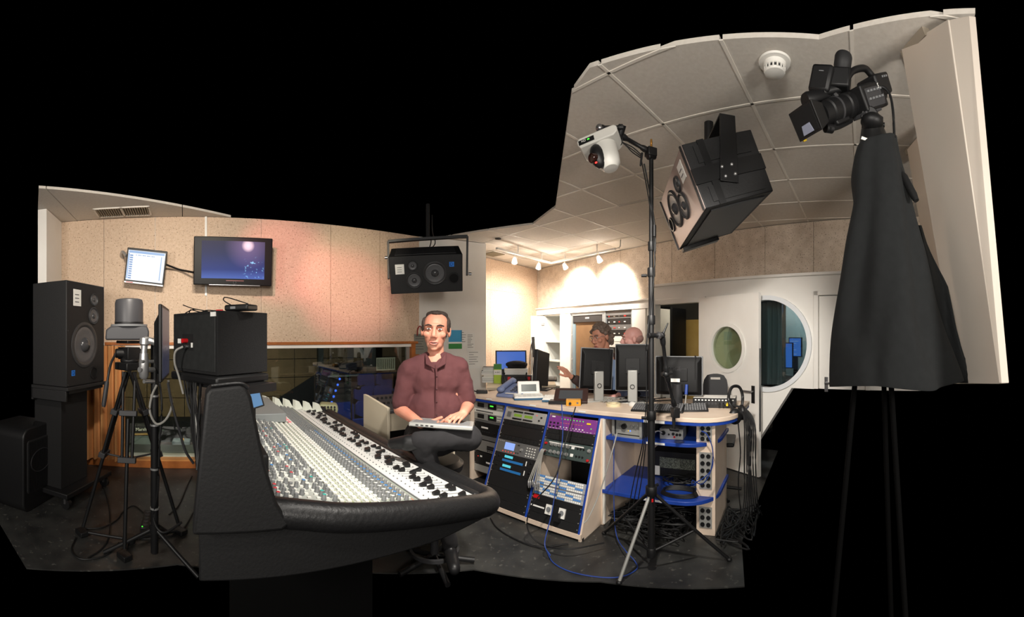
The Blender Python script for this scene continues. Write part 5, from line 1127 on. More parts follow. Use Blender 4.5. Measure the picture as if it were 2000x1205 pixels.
rk2 = thing('equipment_rack', 'narrow rack with red lights and white panels behind the bald man', 'rack', (A3.x, A3.y, 0), RZ3)
for x in (tr1, tr2 - .03): bx('upright', MATS['rack_steel'], rk2, x, x + .03, -.01, .4, .08, 1.95)
bx('back', KNB, rk2, tr1 + .03, tr2 - .03, .3, .32, .1, 1.95)
for k in range(9):
    z = 1.82 - k * .095; m = [KNG, KNB, KNG, KNB, CW, CW, KNB, KNB, KNG][k]
    o = bx('rack_module', m, rk2, tr1 + .035, tr2 - .035, .02, .3, z, z + .088)
    for q in range(4):
        if k < 4: bx('indicator', REDL if (q + k) % 3 == 0 else PAPER, o, tr1 + .08 + .12 * q, tr1 + .10 + .12 * q + .02 * (q % 2), .012, .02, z + .03, z + .045)
bx('header', KNG, rk2, tr1 + .03, tr2 - .03, .0, .02, 1.87, 1.95)

# ceiling fittings of the alcove: track with spot heads, vent, downlight
ZT = 2.80
V_ = Vector
tpts = [PZ(970, 485, ZT), PZ(1076, 514, ZT), PZ(1202, 486, ZT)]
tk = thing('light_track', 'white L-shaped ceiling track carrying the spotlights in the alcove', 'track', (0, 0, 0))
for a, e in ((tpts[0], tpts[1]), (tpts[1], tpts[2])): b = MB(); bar(b, a, e, .035, .03); b.build('rail', WPL, tk)
b = MB(); b.tube([tpts[2], tpts[2] + Vector((.05, -.06, .02)), tpts[2] + Vector((.06, -.06, ZC - ZT))], .01); b.build('feed', WPL, tk)
for a, e, q in ((0, 1, .35), (0, 1, .8), (1, 2, .25), (1, 2, .75)): p = tpts[a].lerp(tpts[e], q); MB().cyl(p, Vector((p.x, p.y, ZC + .004)), .012).build('drop_rod', WPL, tk)
heads = [(1005, 497, P(1000, 640, 7.4), 'first'), (1052, 509, P(1030, 650, 7.8), 'second'), (1103, 509, P(1135, 575, 7.25), 'third'), (1170, 494, P(1205, 575, 6.6), 'fourth')]
for px, py, aim, nm in heads:
    p = PZ(px, py, ZT); d = (aim - p).normalized(); hd_ = thing('spotlight', nm + ' lit white spotlight along the alcove ceiling track, counted from the pillar', 'spotlight', p, group='spotlights on the alcove track')
    W_ = mw(hd_).inverted(); b = MB(); b.M = W_; b.cyl(p, p + Vector((0, 0, -.06)), .01); b.build('stem', WPL, hd_)
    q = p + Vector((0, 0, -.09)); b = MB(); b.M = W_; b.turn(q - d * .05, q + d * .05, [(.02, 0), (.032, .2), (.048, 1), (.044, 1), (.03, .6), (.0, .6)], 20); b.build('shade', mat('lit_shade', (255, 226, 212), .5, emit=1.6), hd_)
    b = MB(); b.M = W_; b.turn(q + d * .012, q + d * .045, [(.012, 0), (.034, .3), (.040, 1)], 16); b.build('bulb', mat('lit_bulb', (255, 244, 225), .5, emit=14), hd_)
    lamp('SPOT', 'spot_beam', q + d * .07, 230 if nm in ('third', 'fourth') else 170, (1, .90, .78), aim, .03, 105, 1)
    lamp('POINT', 'shade_glow', q + V_((0, 0, -.07)) - d * .02, 9, (1, .88, .76), None, .04)
v2 = PZ(975, 499, ZC - .012); vo = thing('ceiling_vent', 'dark slatted air vent in the alcove ceiling', 'vent', v2, .9); bx('frame', BARM, vo, -.33, .33, -.16, .16, .004, .012); bx('backing', BLKM, vo, -.30, .0, -.13, .13, .0, .004)
for k in range(10): kid('slat', MATS and (bpy.data.meshes.get('slat')), vo, (-.285 + .03 * k, 0, 0))
dp_ = PZ(973, 467, ZC - .006); o = MB().lathe([(.045, 0), (.045, .008)], 24).build('ceiling_downlight', BLKM); o.location = dp_; tag(o, 'small round black fitting in the alcove ceiling', 'downlight')
# ------------------------------------------------------------------ tall stand with the white remote camera
sp0 = P(1272, 960, 2.6); SX, SY = sp0.x, sp0.y
ts = thing('light_stand', 'tall black telescopic stand on three legs in front of the desk', 'stand', (SX, SY, 0))
ztop = P(1272, 300, 2.6).z
MB().cyl((0, 0, .10), (0, 0, 1.02), .024, None, 18).build('tube', BLK, ts); MB().cyl((0, 0, 1.0), (0, 0, 1.95), .0185, None, 16).build('tube', BLK, ts); MB().cyl((0, 0, 1.93), (0, 0, ztop), .0145, None, 16).build('tube', BLK, ts)
for z, r_ in ((1.02, .032), (1.64, .026), (1.95, .026), (2.12, .022), (.53, .038), (.13, .03)): MB().turn((0, 0, z - .03), (0, 0, z + .03), [(r_ * .9, 0), (r_, .1), (r_, .9), (r_ * .9, 1)]).build('collar', BLK, ts)
for z, a in ((1.0, 2.5), (1.93, 2.6), (.55, .5)): MB().cyl((.03 * cos(a), .03 * sin(a), z), (.065 * cos(a), .065 * sin(a), z), .01).build('locking_knob', BLK, ts)
W_ = mw(ts).inverted()
for k, f_ in enumerate((PZ(1209, 1137, .012), PZ(1424, 1092, .012), PZ(1180, 1040, .012))):
    b = MB(); b.M = W_; b.cyl(Vector((SX, SY, .53)), f_, .0115, None, 12); lo = b.build('leg', ALU if k == 0 else BLK, ts)
    b = MB(); b.M = W_; b.cyl(Vector((SX, SY, .13)), Vector((SX, SY, .53)).lerp(f_, .55), .008); b.build('strut', BLK, lo); b = MB(); b.M = W_; b.ell(f_, (.02, .02, .014)); b.build('foot', BLK, lo)
bx('red_sticker', RED, ts, -.012, .0, -.039, -.037, .47, .49)
b = MB(); b.M = W_
b.turn(P(1272, 292, 2.6), P(1272, 272, 2.6), [(.008, 0), (.008, .45), (.005, .5), (.008, .6), (.006, 1)], 12); b.build('spigot', mat('brass', (176, 128, 60), .35, .8), ts)
b = MB(); b.M = W_; b.cbox(P(1271, 298, 2.6), (.065, .06, .055), Euler((0, 0, .2))); b.cyl(P(1265, 306, 2.58), P(1279, 306, 2.62), .02); b.build('clamp_block', BLK, ts, .005)
b = MB(); b.M = W_; b.tube([P(1258, 320, 2.57), P(1266, 360, 2.58), P(1276, 420, 2.575), P(1280, 470, 2.58), P(1277, 540, 2.575), P(1268, 620, 2.57), P(1262, 700, 2.57), P(1264, 800, 2.57)], .005); b.build('cable', CABLE, ts)
b = MB(); b.M = W_; b.tube([P(1252, 310, 2.57), P(1264, 370, 2.57), P(1276, 450, 2.57), P(1279, 520, 2.57)], .004); b.build('cable', CABLE, ts); b = MB(); b.M = W_; b.cyl(P(1278, 440, 2.57), P(1278, 462, 2.57), .012); b.build('cable_plug', BLK, ts)
def link(b, p, q, r_): b.turn(p, q, [(r_ * 1.5, 0), (r_ * 1.5, .12), (r_ * 1.2, .2), (r_, .22), (r_, .78), (r_ * 1.2, .8), (r_ * 1.5, .88), (r_ * 1.5, 1)], 14)
am = thing('friction_arm', 'black jointed arm at the top of the tall stand holding the white camera', 'arm', P(1268, 300, 2.6), 0); A_ = mw(am).inverted()
b = MB(); b.M = A_; link(b, P(1262, 293, 2.6), P(1214, 266, 2.5), .014); b.build('lower_link', BLK, am); b = MB(); b.M = A_; link(b, P(1216, 249, 2.47), P(1171, 250, 2.45), .013); b.build('upper_link', BLK, am)
b = MB(); b.M = A_; b.cyl(P(1216, 244, 2.47), P(1210, 266, 2.5), .024); b.ell(P(1210, 263, 2.5), .028); b.build('elbow', BLK, am); b = MB(); b.M = A_; b.ell(P(1171, 250, 2.45), .024); b.cyl(P(1172, 252, 2.45), P(1174, 264, 2.46), .006); b.build('ball_joint', STEEL, am)
b = MB(); b.M = A_; b.limb(P(1254, 300, 2.55), P(1251, 323, 2.55), .008, .006); b.build('locking_lever', BLK, am)
for k in range(3): b = MB(); b.M = A_; b.tube([P(1205, 270, 2.52), P(1216 + 3 * k, 278 + 3 * k, 2.5), P(1236, 288 + 5 * k, 2.53), P(1254, 304 + 3 * k, 2.57)], .0035, 6); b.build('wire', CABLE, am)
b = MB(); b.M = A_; b.tube([P(1204, 286, 2.5), P(1213, 282, 2.48), P(1215, 270, 2.47), P(1206, 260, 2.48), P(1196, 262, 2.5)], .004); b.build('wire', CABLE, am)
# white pan-tilt camera hanging upside down
c = P(1171, 274, 2.45); zc = (P(1166, 255, 2.45) - P(1178, 300, 2.45)).normalized()
pt = thing('remote_camera', 'white remote pan-tilt camera hanging upside down from the jointed arm', 'camera', c, rot=facing(c, roll=R_(-16), pitch=R_(-8), yaw=R_(-16)))
WC = mat('camera_white', (214, 212, 205), .4)
uprism(MB(), [(-.128, -.028), (-.115, -.05), (.095, -.05), (.125, -.03), (.125, .0), (.11, .014), (-.11, .014), (-.128, 0)], -.07, .09).build('base', WC, pt, .006)
o = bx('front_window', BLK, pt, -.118, -.02, -.074, -.068, -.035, -.006); bx('power_light', GRNL, o, -.062, -.048, -.0755, -.074, -.022, -.014); text('badge_print', 'HD', .02, PAPER, o, T(-.085, -.0748, -.018) @ XZ)
b = MB(); b.lathe([(.088, -.045), (.088, -.05), (.082, -.052), (.082, -.14), (.075, -.19), (.05, -.215), (.01, -.22)], 36, T(.022, .01, 0) @ Matrix.Diagonal((.85, .85, .95, 1))); b.build('yoke', WC, pt)
b = MB(); b.M = T(-.03, -.035, -.125) @ Matrix.Rotation(R_(-50), 4, 'Z'); b.ell((0, 0, 0), (.046, .05, .08)); b.build('lens_cowl', BLK, pt)
b = MB(); l0 = Vector((-.045, -.06, -.145)); ld_ = Vector((-.6, -.72, -.3)).normalized(); b.turn(l0, l0 + ld_ * .036, [(.028, 0), (.028, .9), (.024, 1), (.022, .8), (.0, .7)], 24); b.build('lens', mat('lens_glass', (40, 22, 18), .08), pt)
MB().ell(l0 + Vector((.0, -.02, -.045)), (.008, .004, .006)).build('tally_light', REDL, pt)
for x in (-.06, .02): bx('mount_foot', BLK, pt, x, x + .06, -.03, .05, .012, .028, .003)
MB().cyl((.0, .01, .02), (0, .01, .055), .018).build('mount_screw', DGR, pt)
# second jointed arm clamped to the counter edge
a2 = thing('friction_arm', 'black jointed arm between the tall stand and a clamp on the counter edge', 'arm', P(1290, 655, 2.62), 0); A_ = mw(a2).inverted()
b = MB(); b.M = A_; b.cyl(P(1266, 655, 2.56), P(1296, 655, 2.66), .016); b.ell(P(1293, 655, 2.65), .022); b.build('stand_clamp', BLK, a2, .002); b = MB(); b.M = A_; link(b, P(1294, 660, 2.65), P(1302, 728, 2.75), .013); b.build('upper_link', BLK, a2)
b = MB(); b.M = A_; b.ell(P(1301, 731, 2.75), .026); b.cyl(P(1292, 731, 2.73), P(1312, 728, 2.77), .014); b.build('elbow', BLK, a2); b = MB(); b.M = A_; link(b, P(1303, 735, 2.75), P(1317, 792, 2.86), .013); b.build('lower_link', BLK, a2)
b = MB(); b.M = A_; b.cbox(P(1319, 806, 2.88), (.05, .06, .07)); b.cyl(P(1316, 812, 2.87), P(1316, 838, 2.87), .012); b.cyl(P(1308, 838, 2.86), P(1326, 840, 2.88), .012); b.build('counter_clamp', BLK, a2, .004)
b = MB(); b.M = A_; b.limb(P(1296, 650, 2.64), P(1304, 632, 2.66), .008, .005); b.build('lever', BLK, a2); MB()
b = MB(); b.M = A_; b.cyl(P(1285, 655, 2.61), P(1288, 655, 2.62), .024); b.build('chrome_collar', STEEL, a2)

# ------------------------------------------------------------------ loudspeaker hung from the ceiling at the right
dpt = Vector((1.0, 1.903, 2.222)); hx_ = Vector((-.32, .161, .934)); wx_ = Vector((.221, .971, -.091)); dx_ = Vector((.921, -.177, .346))
rh = thing('hanging_loudspeaker', 'big black loudspeaker tilted downwards on a ceiling bracket at the right', 'loudspeaker', dpt, rot=axes(-wx_, dx_, hx_))
Rm = mw(rh); Ri = Rm.inverted()
BW_, BD_, BH_ = .748, .437, .369
bx('cabinet', FABB, rh, -BW_, 0, .004, BD_, 0, BH_, .006)
BR = mat('lit_silver_front', (158, 142, 136), .38, .35); bx('front_plate', BR, rh, -BW_, 0, 0, .004, 0, BH_, .002)  # pinkish silver colour puts the light on this front into the plate
for (s_, t_, r_, kind) in ((.356, .264, .045, 'tweeter'), (.40, .60, .075, 'midrange'), (.64, .45, .108, 'woofer'), (.89, .55, .045, 'port')):
    x, z = -s_ * BW_, (1 - t_) * BH_
    if kind == 'port': port(rh, x, z, r_)
    else: driver(rh, kind, x, z, r_)
o = bx('sticker', PAPER, rh, -.175, -.085, -.003, 0, BH_ * .62, BH_ * .90); 
ln = MB()
for k in range(2): ln.box(-.16, -.11, -.004, -.003, BH_ * (.70 + .08 * k), BH_ * (.715 + .08 * k))
tag(ln.build('print', INK, o), kind='stuff')
for x in (-BW_ + .012, -.018): bx('front_rail', BLK, rh, x - .006, x + .006, -.008, 0, .0, BH_)
# bands and recessed panels on the near side, top strap
b = MB(); b.box(0, .008, .09, .13, 0, BH_); b.build('side_groove', BLK, rh); b = MB(); b.box(-.0, .010, .10, .34, BH_ * .42, BH_ * .58); 
bx('side_band', BLK, rh, 0, .010, .0, BD_, BH_ * .36, BH_ * .60); bx('side_panel', FABB, rh, 0, .006, .06, BD_ - .05, BH_ * .66, BH_ * .93); bx('side_panel', FABB, rh, 0, .006, .06, BD_ - .05, BH_ * .06, BH_ * .30)
bx('bottom_panel', DGR, rh, -BW_ + .06, -.05, .05, BD_ - .04, -.006, 0); bx('bottom_bracket', BLK, rh, -BW_ + .0, -BW_ + .06, .02, .30, -.03, 0, .004)
uy, uz = .347, .938; px_, pz_ = uz * .052, -uy * .052; by, bz = .20, BH_ * .40; LP = .335
def plate(x0, x1, name):
    lo = [(by - px_ - uy * .05, bz - pz_ - uz * .05), (by + px_ - uy * .05, bz + pz_ - uz * .05)]; hi = [(by + px_ * .85 + uy * LP, bz + pz_ * .85 + uz * LP), (by - px_ * .85 + uy * LP, bz - pz_ * .85 + uz * LP)]
    b = MB(); b.hexa([(x0, *lo[0]), (x0, *lo[1]), (x0, *hi[0]), (x0, *hi[1]), (x1, *lo[0]), (x1, *lo[1]), (x1, *hi[0]), (x1, *hi[1])]); return b.build(name, BLK, rh, .002)
plate(.010, .022, 'bracket_plate'); plate(-BW_ - .022, -BW_ - .010, 'bracket_plate')
top = Rm @ Vector((.016, by + uy * LP, bz + uz * LP)); ftop = Rm @ Vector((-BW_ - .016, by + uy * LP, bz + uz * LP))
b = MB(); b.M = Ri; bar(b, top, ftop, .09, .012); b.build('bracket_bridge', BLK, rh, .002)
mid = (top + ftop) / 2; pp = P(1384, 268, 2.55); b = MB(); b.M = Ri; b.cyl(Vector((mid.x, mid.y, mid.z - .02)), Vector((mid.x, mid.y, ZC)), .03, None, 20); b.build('ceiling_pipe', BLK, rh)
for dy in (-.03, .03):
    for dz in (-.0, .055): q = Rm @ Vector((.023, .20 + dy, BH_ * .36 + dz)); b = MB(); b.M = Ri; b.ell(q, (.009, .009, .009)); b.build('bolt', SIL, rh)

# smoke detector
sd = PZ(1513, 122, ZC); so = thing('smoke_detector', 'round white smoke detector on the ceiling', 'smoke detector', (sd.x, sd.y, ZC + .004), 0)
MB().lathe([(.082, 0), (.08, -.010), (.07, -.012)], 40).build('mounting_ring', WPL, so); MB().lathe([(.058, -.01), (.056, -.034), (.052, -.036)], 36).build('body', WPL, so); MB().lathe([(.050, -.036), (.050, -.052)], 30).build('slot_core', DGR, so)
fin = MB().box(.044, .055, -.004, .004, -.054, -.034).mesh('fin', WPL)
for k in range(16): kid('fin', fin, so, (0, 0, 0), (0, 0, 2 * pi * k / 16))
MB().lathe([(.054, -.052), (.05, -.062), (.03, -.068), (.002, -.07)], 36).build('cap', WPL, so)

# ------------------------------------------------------------------ camcorder on a cloth-draped tripod
RC = 1.72
def Q(px, py, dr=0.0): return P(px, py, RC + dr)
cc = thing('camcorder', 'large black shoulder camcorder with lens hood tilted down to the left, high on a tripod', 'camcorder', Q(1690, 200)); K_ = mw(cc).inverted()
def kb(f_, name, m, bevel=0.0): b = MB(); b.M = K_; f_(b); return b.build(name, m, cc, bevel)
CB = mat('camcorder_black', (20, 20, 21), .5); CGY = mat('camcorder_grey', (58, 58, 60), .5)
la, lb = Q(1668, 203, .02), Q(1602, 226, -.12); ldir = (lb - la).normalized()
# frame of the camera body: x forward (lens), z up
fw = ldir; upv = Vector((0, 0, 1)); sdv = upv.cross(fw).normalized(); upb = fw.cross(sdv).normalized(); RB = Matrix((fw, sdv, upb)).transposed().to_euler()
kb(lambda b: b.turn(la, lb, [(.046, 0), (.052, .05), (.052, .30), (.046, .32), (.046, .5), (.05, .52), (.05, .78), (.044, .8), (.044, 1)], 28), 'lens_barrel', CB)
kb(lambda b: b.turn(la.lerp(lb, .55), la.lerp(lb, .60), [(.0515, 0), (.0515, 1)], 28), 'focus_ring', CGY)
hc = lb + ldir * .01; kb(lambda b: b.hexa([tuple(hc + sdv * x + upb * z + ldir * y) for x, z, y in ((-.042, -.036, 0), (.042, -.036, 0), (.042, .036, 0), (-.042, .036, 0), (-.068, -.056, .085), (.068, -.056, .085), (.068, .056, .085), (-.068, .056, .085))]), 'lens_hood', CB, .003)
hq = hc + ldir * .0855; kb(lambda b: b.hexa([tuple(hq + sdv * x + upb * z + ldir * y) for x, z, y in ((-.058, -.046, 0), (.058, -.046, 0), (.058, .046, 0), (-.058, .046, 0), (-.058, -.046, .002), (.058, -.046, .002), (.058, .046, .002), (-.058, .046, .002))]), 'hood_opening', BLKM)
kb(lambda b: b.hexa([tuple(hq + sdv * x + upb * z + ldir * y) for x, z, y in ((-.03, -.044, .002), (.03, -.044, .002), (.022, -.01, .002), (-.022, -.01, .002), (-.03, -.044, .004), (.03, -.044, .004), (.022, -.01, .004), (-.022, -.01, .004))]), 'front_glass', mat('front_glass', (150, 155, 175), .15))
kb(lambda b: b.cbox(hc + ldir * .06 - upb * .04 - sdv * .062, (.02, .004, .04), RB), 'yellow_sticker', YEL)
bc = Q(1692, 194, .03); kb(lambda b: b.cbox(bc, (.17, .10, .105), RB), 'body', CB, .008); kb(lambda b: b.cbox(bc - fw * .09 + upb * .035, (.11, .11, .085), RB), 'rear_body', CB, .01)
SIDE = -sdv if (-sdv).dot(Vector((0, 0, 0)) - bc) > 0 else sdv
kb(lambda b: b.cbox(bc + SIDE * .051 - upb * .005, (.13, .004, .075), RB), 'control_panel', CGY, .001)
for k in range(10): kb(lambda b: b.cbox(bc + SIDE * .055 + fw * (.05 - .024 * (k % 5)) + upb * (.02 - .03 * (k // 5)), (.012, .006, .008), RB), 'switch', GRY)
Mx = Matrix.Translation(bc + SIDE * .0535 - fw * .07 + upb * .03) @ Matrix((-fw if SIDE.dot(sdv) < 0 else -fw, upb, SIDE)).transposed().to_4x4()
text('maker_print', 'SONY', .028, PAPER, cc, K_ @ Mx)
for k in range(3): kb(lambda b: b.cbox(bc + SIDE * .054 - fw * (.09 + .016 * k) + upb * .06, (.008, .006, .008), RB), 'button', GRY)
# handle, viewfinder, side screen, microphone
kb(lambda b: b.tube([bc - fw * .10 + upb * .08, bc - fw * .06 + upb * .115, bc + fw * .03 + upb * .115, bc + fw * .09 + upb * .09], .014, 10), 'handle', CB)
v0, v1 = Q(1640, 184, -.03), Q(1648, 108, -.03)
kb(lambda b: b.cbox(Q(1641, 160, -.03), (.085, .085, .08), Euler((0, .1, -.9))), 'viewfinder_body', CB, .008)
kb(lambda b: b.turn(Q(1642, 152, -.03), v1, [(.03, 0), (.033, .2), (.034, .45), (.037, .5), (.038, .9), (.034, 1), (.028, .97), (0, .9)], 28), 'eyepiece', mat('rubber_eyecup', (34, 34, 35), .6))
kb(lambda b: b.cbox(Q(1604, 154, -.06), (.095, .035, .105), Euler((.1, .28, -1.15))), 'side_screen', CB, .012); kb(lambda b: b.cbox(Q(1604, 138, -.083), (.02, .003, .003), Euler((.1, .28, -1.15))), 'maker_mark', GRY)
kb(lambda b: b.tube([Q(1625, 160, -.04), Q(1630, 185, -.03), Q(1650, 195, -.01)], .016, 8), 'viewfinder_arm', CB); kb(lambda b: b.cyl(Q(1606, 180, -.06), Q(1640, 172, -.03), .018), 'pivot', CB)
kb(lambda b: b.turn(Q(1572, 196, -.1), Q(1618, 186, -.03), [(.026, 0), (.03, .1), (.028, .6), (.016, 1)], 18), 'microphone', CB)
kb(lambda b: b.cyl(Q(1730, 166, .1), Q(1722, 196, .1), .02), 'battery_grip', CB, .004); kb(lambda b: b.cyl(Q(1714, 168, .04), Q(1710, 168, .05), .008), 'yellow_plug', YEL)
kb(lambda b: b.tube([Q(1714, 168, .03), Q(1728, 172, .03), Q(1738, 185, .03), Q(1744, 215, .03), Q(1747, 268, .03)], .006), 'cable', CABLE)
kb(lambda b: b.tube([Q(1618, 252, -.1), Q(1640, 246, -.05), Q(1662, 235, 0)], .012), 'rail', CB); kb(lambda b: b.cyl(Q(1612, 250, -.1), Q(1625, 252, -.08), .018), 'rod_end', CB); kb(lambda b: b.cbox(Q(1640, 238, -.05), (.09, .05, .02), RB), 'zoom_grip', CB, .006)
# tripod head and tripod
tx0 = Q(1712, 300, .05)
tr2_ = thing('tripod', 'black tripod hidden under the cloth at the right, its fluid head showing', 'tripod', (tx0.x, tx0.y, 0)); K_ = mw(tr2_).inverted()
def kt(f_, name, m, bevel=0.0): b = MB(); b.M = K_; f_(b); return b.build(name, m, tr2_, bevel)
kt(lambda b: b.cbox(Q(1694, 222, .03), (.12, .08, .016), RB), 'sliding_plate', CGY, .003); kt(lambda b: (b.cyl(Q(1698, 226, -.02), Q(1704, 236, .10), .038), b.cbox(Q(1704, 240, .03), (.07, .07, .06))), 'tilt_drum', CB, .004)
kt(lambda b: b.ell(Q(1703, 238, .0), (.05, .05, .035)), 'pan_base', CB); kt(lambda b: b.cyl(Q(1728, 244, .03), Q(1718, 244, .03), .01), 'brake_knob', CB); kt(lambda b: b.turn(Q(1708, 285, .05), Q(1704, 250, .04), [(.07, 0), (.062, .4), (.05, 1)], 24), 'bowl', mat('bowl_black', (28, 28, 28), .35)); kt(lambda b: b.cbox(Q(1690, 272, -.03), (.035, .006, .012), Euler((0, .3, -.8))), 'paint_chip', PAPER)
cbase = Q(1712, 290, .05)
for k, a in enumerate((.3, 2.4, 4.5)):
    f_ = Vector((cbase.x + .22 * cos(a), cbase.y + .22 * sin(a), .0)); kt(lambda b: b.cyl(cbase, f_, .012), 'leg', mat('tripod_black', (7, 7, 7), .9, spec=.1))
kt(lambda b: b.turn(Q(1762, 338, .02), Q(1790, 392, -.02), [(.010, 0), (.016, .15), (.017, .8), (.012, 1)], 14), 'pan_bar_grip', BLKM); kt(lambda b: b.cyl(Q(1730, 275, .03), Q(1764, 342, .02), .008), 'pan_bar', BLKM)
# the black cloth
CL = mat('black_cloth', (25, 27, 28), .95, col2=(30, 32, 33), nscale=30, bump=.15)
left = [(272, 1676), (300, 1668), (345, 1659), (400, 1662), (480, 1650), (560, 1640), (650, 1631), (748, 1625)]; right = [(272, 1752), (300, 1757), (345, 1768), (400, 1782), (480, 1800), (560, 1818), (650, 1838), (748, 1868)]
NA = 56; vs = []; fs = []
rows_ = []
def lerp_tab(tab, y):
    for (y0, x0), (y1, x1) in zip(tab, tab[1:]):
        if y <= y1: return x0 + (x1 - x0) * (y - y0) / (y1 - y0)
    return tab[-1][1]
NR = 26
for j in range(NR + 1):
    y = 272 + (748 - 272) * j / NR; xl, xr = lerp_tab(left, y), lerp_tab(right, y); cx = (xl + xr) / 2; hw = (xr - xl) / 2 / FP * RC
    cpt = P(cx, y, RC + .05); k = j / NR
    for i in range(NA):
        a = 2 * pi * i / NA
        f_ = 1 + (.04 + .10 * k) * sin(a * 5 + 1.6 * k + 1.2 * sin(k * 3)) * (1 - .25 * sin(a * 3)) + .03 * sin(a * 9 + k * 7 + 1.3) * (.4 + k) + .025 * sin(k * 16 + a * 2) * (1 - k)
        rr_ = hw * f_; th = (cx - 1000) / FP; rt_ = Vector((cos(th), -sin(th), 0)); fw_ = Vector((sin(th), cos(th), 0))
        vs.append(cpt + rt_ * (rr_ * cos(a)) + fw_ * (min(rr_, .24) * sin(a)) + Vector((0, 0, .012 * sin(a * 3 + 1) * k - (.03 * cos(a + 2.4) if j == 0 else 0))))
for j in range(NR):
    for i in range(NA): fs.append((j * NA + i, j * NA + (i + 1) % NA, (j + 1) * NA + (i + 1) % NA, (j + 1) * NA + i))
b = MB(); b.add(vs, fs); co = b.build('black_cloth', CL); co.modifiers.new('thick', 'SOLIDIFY').thickness = .004
s_ = co.modifiers.new('sub', 'SUBSURF'); s_.levels = 1; s_.render_levels = 2
tag(co, 'long black cloth draped over the tripod under the camcorder', 'cloth')
# second fold of the cloth falling to the right
left2 = [(440, 1792), (520, 1800), (600, 1810), (680, 1828), (748, 1845)]; right2 = [(440, 1800), (480, 1812), (560, 1850), (640, 1866), (700, 1885), (748, 1912)]
vs = []; fs = []; NB = 10; NR = 18
for j in range(NR + 1):
    y = 440 + 308 * j / NR; xl, xr = lerp_tab(left2, y), lerp_tab(right2, y)
    for i in range(NB + 1):
        u = i / NB; vs.append(P(xl + (xr - xl) * u, y, RC + .12 + .03 * sin(u * 7 + j * .3) + .04 * u))
for j in range(NR):
    for i in range(NB): fs.append((j * (NB + 1) + i, j * (NB + 1) + i + 1, (j + 1) * (NB + 1) + i + 1, (j + 1) * (NB + 1) + i))
b = MB(); b.add(vs, fs); o = b.build('hanging_fold', CL, co); o.modifiers.new('thick', 'SOLIDIFY').thickness = .006
# ------------------------------------------------------------------ people
SKIN = mat('skin', (206, 146, 122), .55, col2=(194, 126, 104), nscale=9, spec=.35); SKIN2 = mat('skin_tan', (190, 136, 112), .55, col2=(176, 120, 98), nscale=9); SKIN3 = mat('skin_pale', (222, 168, 156), .5, col2=(212, 154, 146), nscale=9)
EYEW = mat('eye_white', (226, 222, 214), .3); IRIS = mat('iris', (44, 34, 28), .2); LIP = mat('lip', (184, 116, 102), .5)
def flesh(b, name, m, parent, voxel, smooth=5, disp=0.0, dscale=.03):
    o = b.build(name, m, parent)
    r = o.modifiers.new('remesh', 'REMESH'); r.mode = 'VOXEL'; r.voxel_size = voxel; r.use_smooth_shade = True
    s = o.modifiers.new('smooth', 'SMOOTH'); s.iterations = smooth; s.factor = .5
    if disp:
        t = bpy.data.textures.new(name + '_noise', 'CLOUDS'); t.noise_scale = dscale
        d = o.modifiers.new('displace', 'DISPLACE'); d.texture = t; d.strength = disp; d.mid_level = .5
    return o
def hand(b, w_, d, n, s=1.0, curl=.6, side=1, spread=1.0):
    """palm and five fingers: w_ wrist, d finger direction, n the way the palm faces, side +1/-1 for the thumb"""
    d = Vector(d).normalized(); n = Vector(n); n = (n - d * n.dot(d)).normalized(); l = d.cross(n) * side
    K = []
    for i in range(4):
        k = w_ + d * (.088 - .006 * abs(i - 1)) * s + l * (.032 - .0215 * i) * s * spread; K.append(k)
        b.limb(w_ + l * (.016 - .011 * i) * s, k, .0145 * s, .0115 * s, 10)
    for i, (L, r_) in enumerate(((.072, .0092), (.082, .0095), (.076, .009), (.058, .008))):
        c = curl * (1 + .12 * i); q = K[i]
        for f_, a in ((.45, .5), (.32, 1.25), (.25, 1.9)):
            dd = (d * cos(c * a) + n * sin(c * a)).normalized(); e = q + dd * L * f_ * s; b.limb(q, e, r_ * s, r_ * .93 * s, 9); q = e
    q = w_ + d * .022 * s + l * .026 * s
    for f_, v in ((.042, l * .75 + d * .65 + n * .25), (.034, l * .35 + d * .9 + n * .35), (.028, l * .1 + d * .95 + n * .4)):
        e = q + v.normalized() * f_ * s; b.limb(q, e, .0125 * s, .0105 * s, 9); q = e
def head_shapes(b, s=1.0, bald=False):
    for c, r in (((0, .018, .032), (.075, .096, .088)), ((0, -.022, -.03), (.062, .068, .086)), ((0, -.034, -.085), (.047, .05, .038)), ((0, -.066, -.108), (.022, .018, .017)), ((0, -.078, .034), (.05, .018, .012)), ((.042, -.062, -.022), (.024, .022, .022)), ((-.042, -.062, -.022), (.024, .022, .022)), ((0, -.082, -.07), (.026, .012, .018)), ((.079, .012, -.006), (.011, .021, .034)), ((-.079, .012, -.006), (.011, .021, .034)), ((.012, -.100, -.036), (.010, .012, .009)), ((-.012, -.100, -.036), (.010, .012, .009))):
        b.ell(Vector(c) * s, tuple(x * s for x in r), None, 18, 12)
    b.limb(Vector((0, -.084, .026)) * s, Vector((0, -.110, -.028)) * s, .0095 * s, .0135 * s)
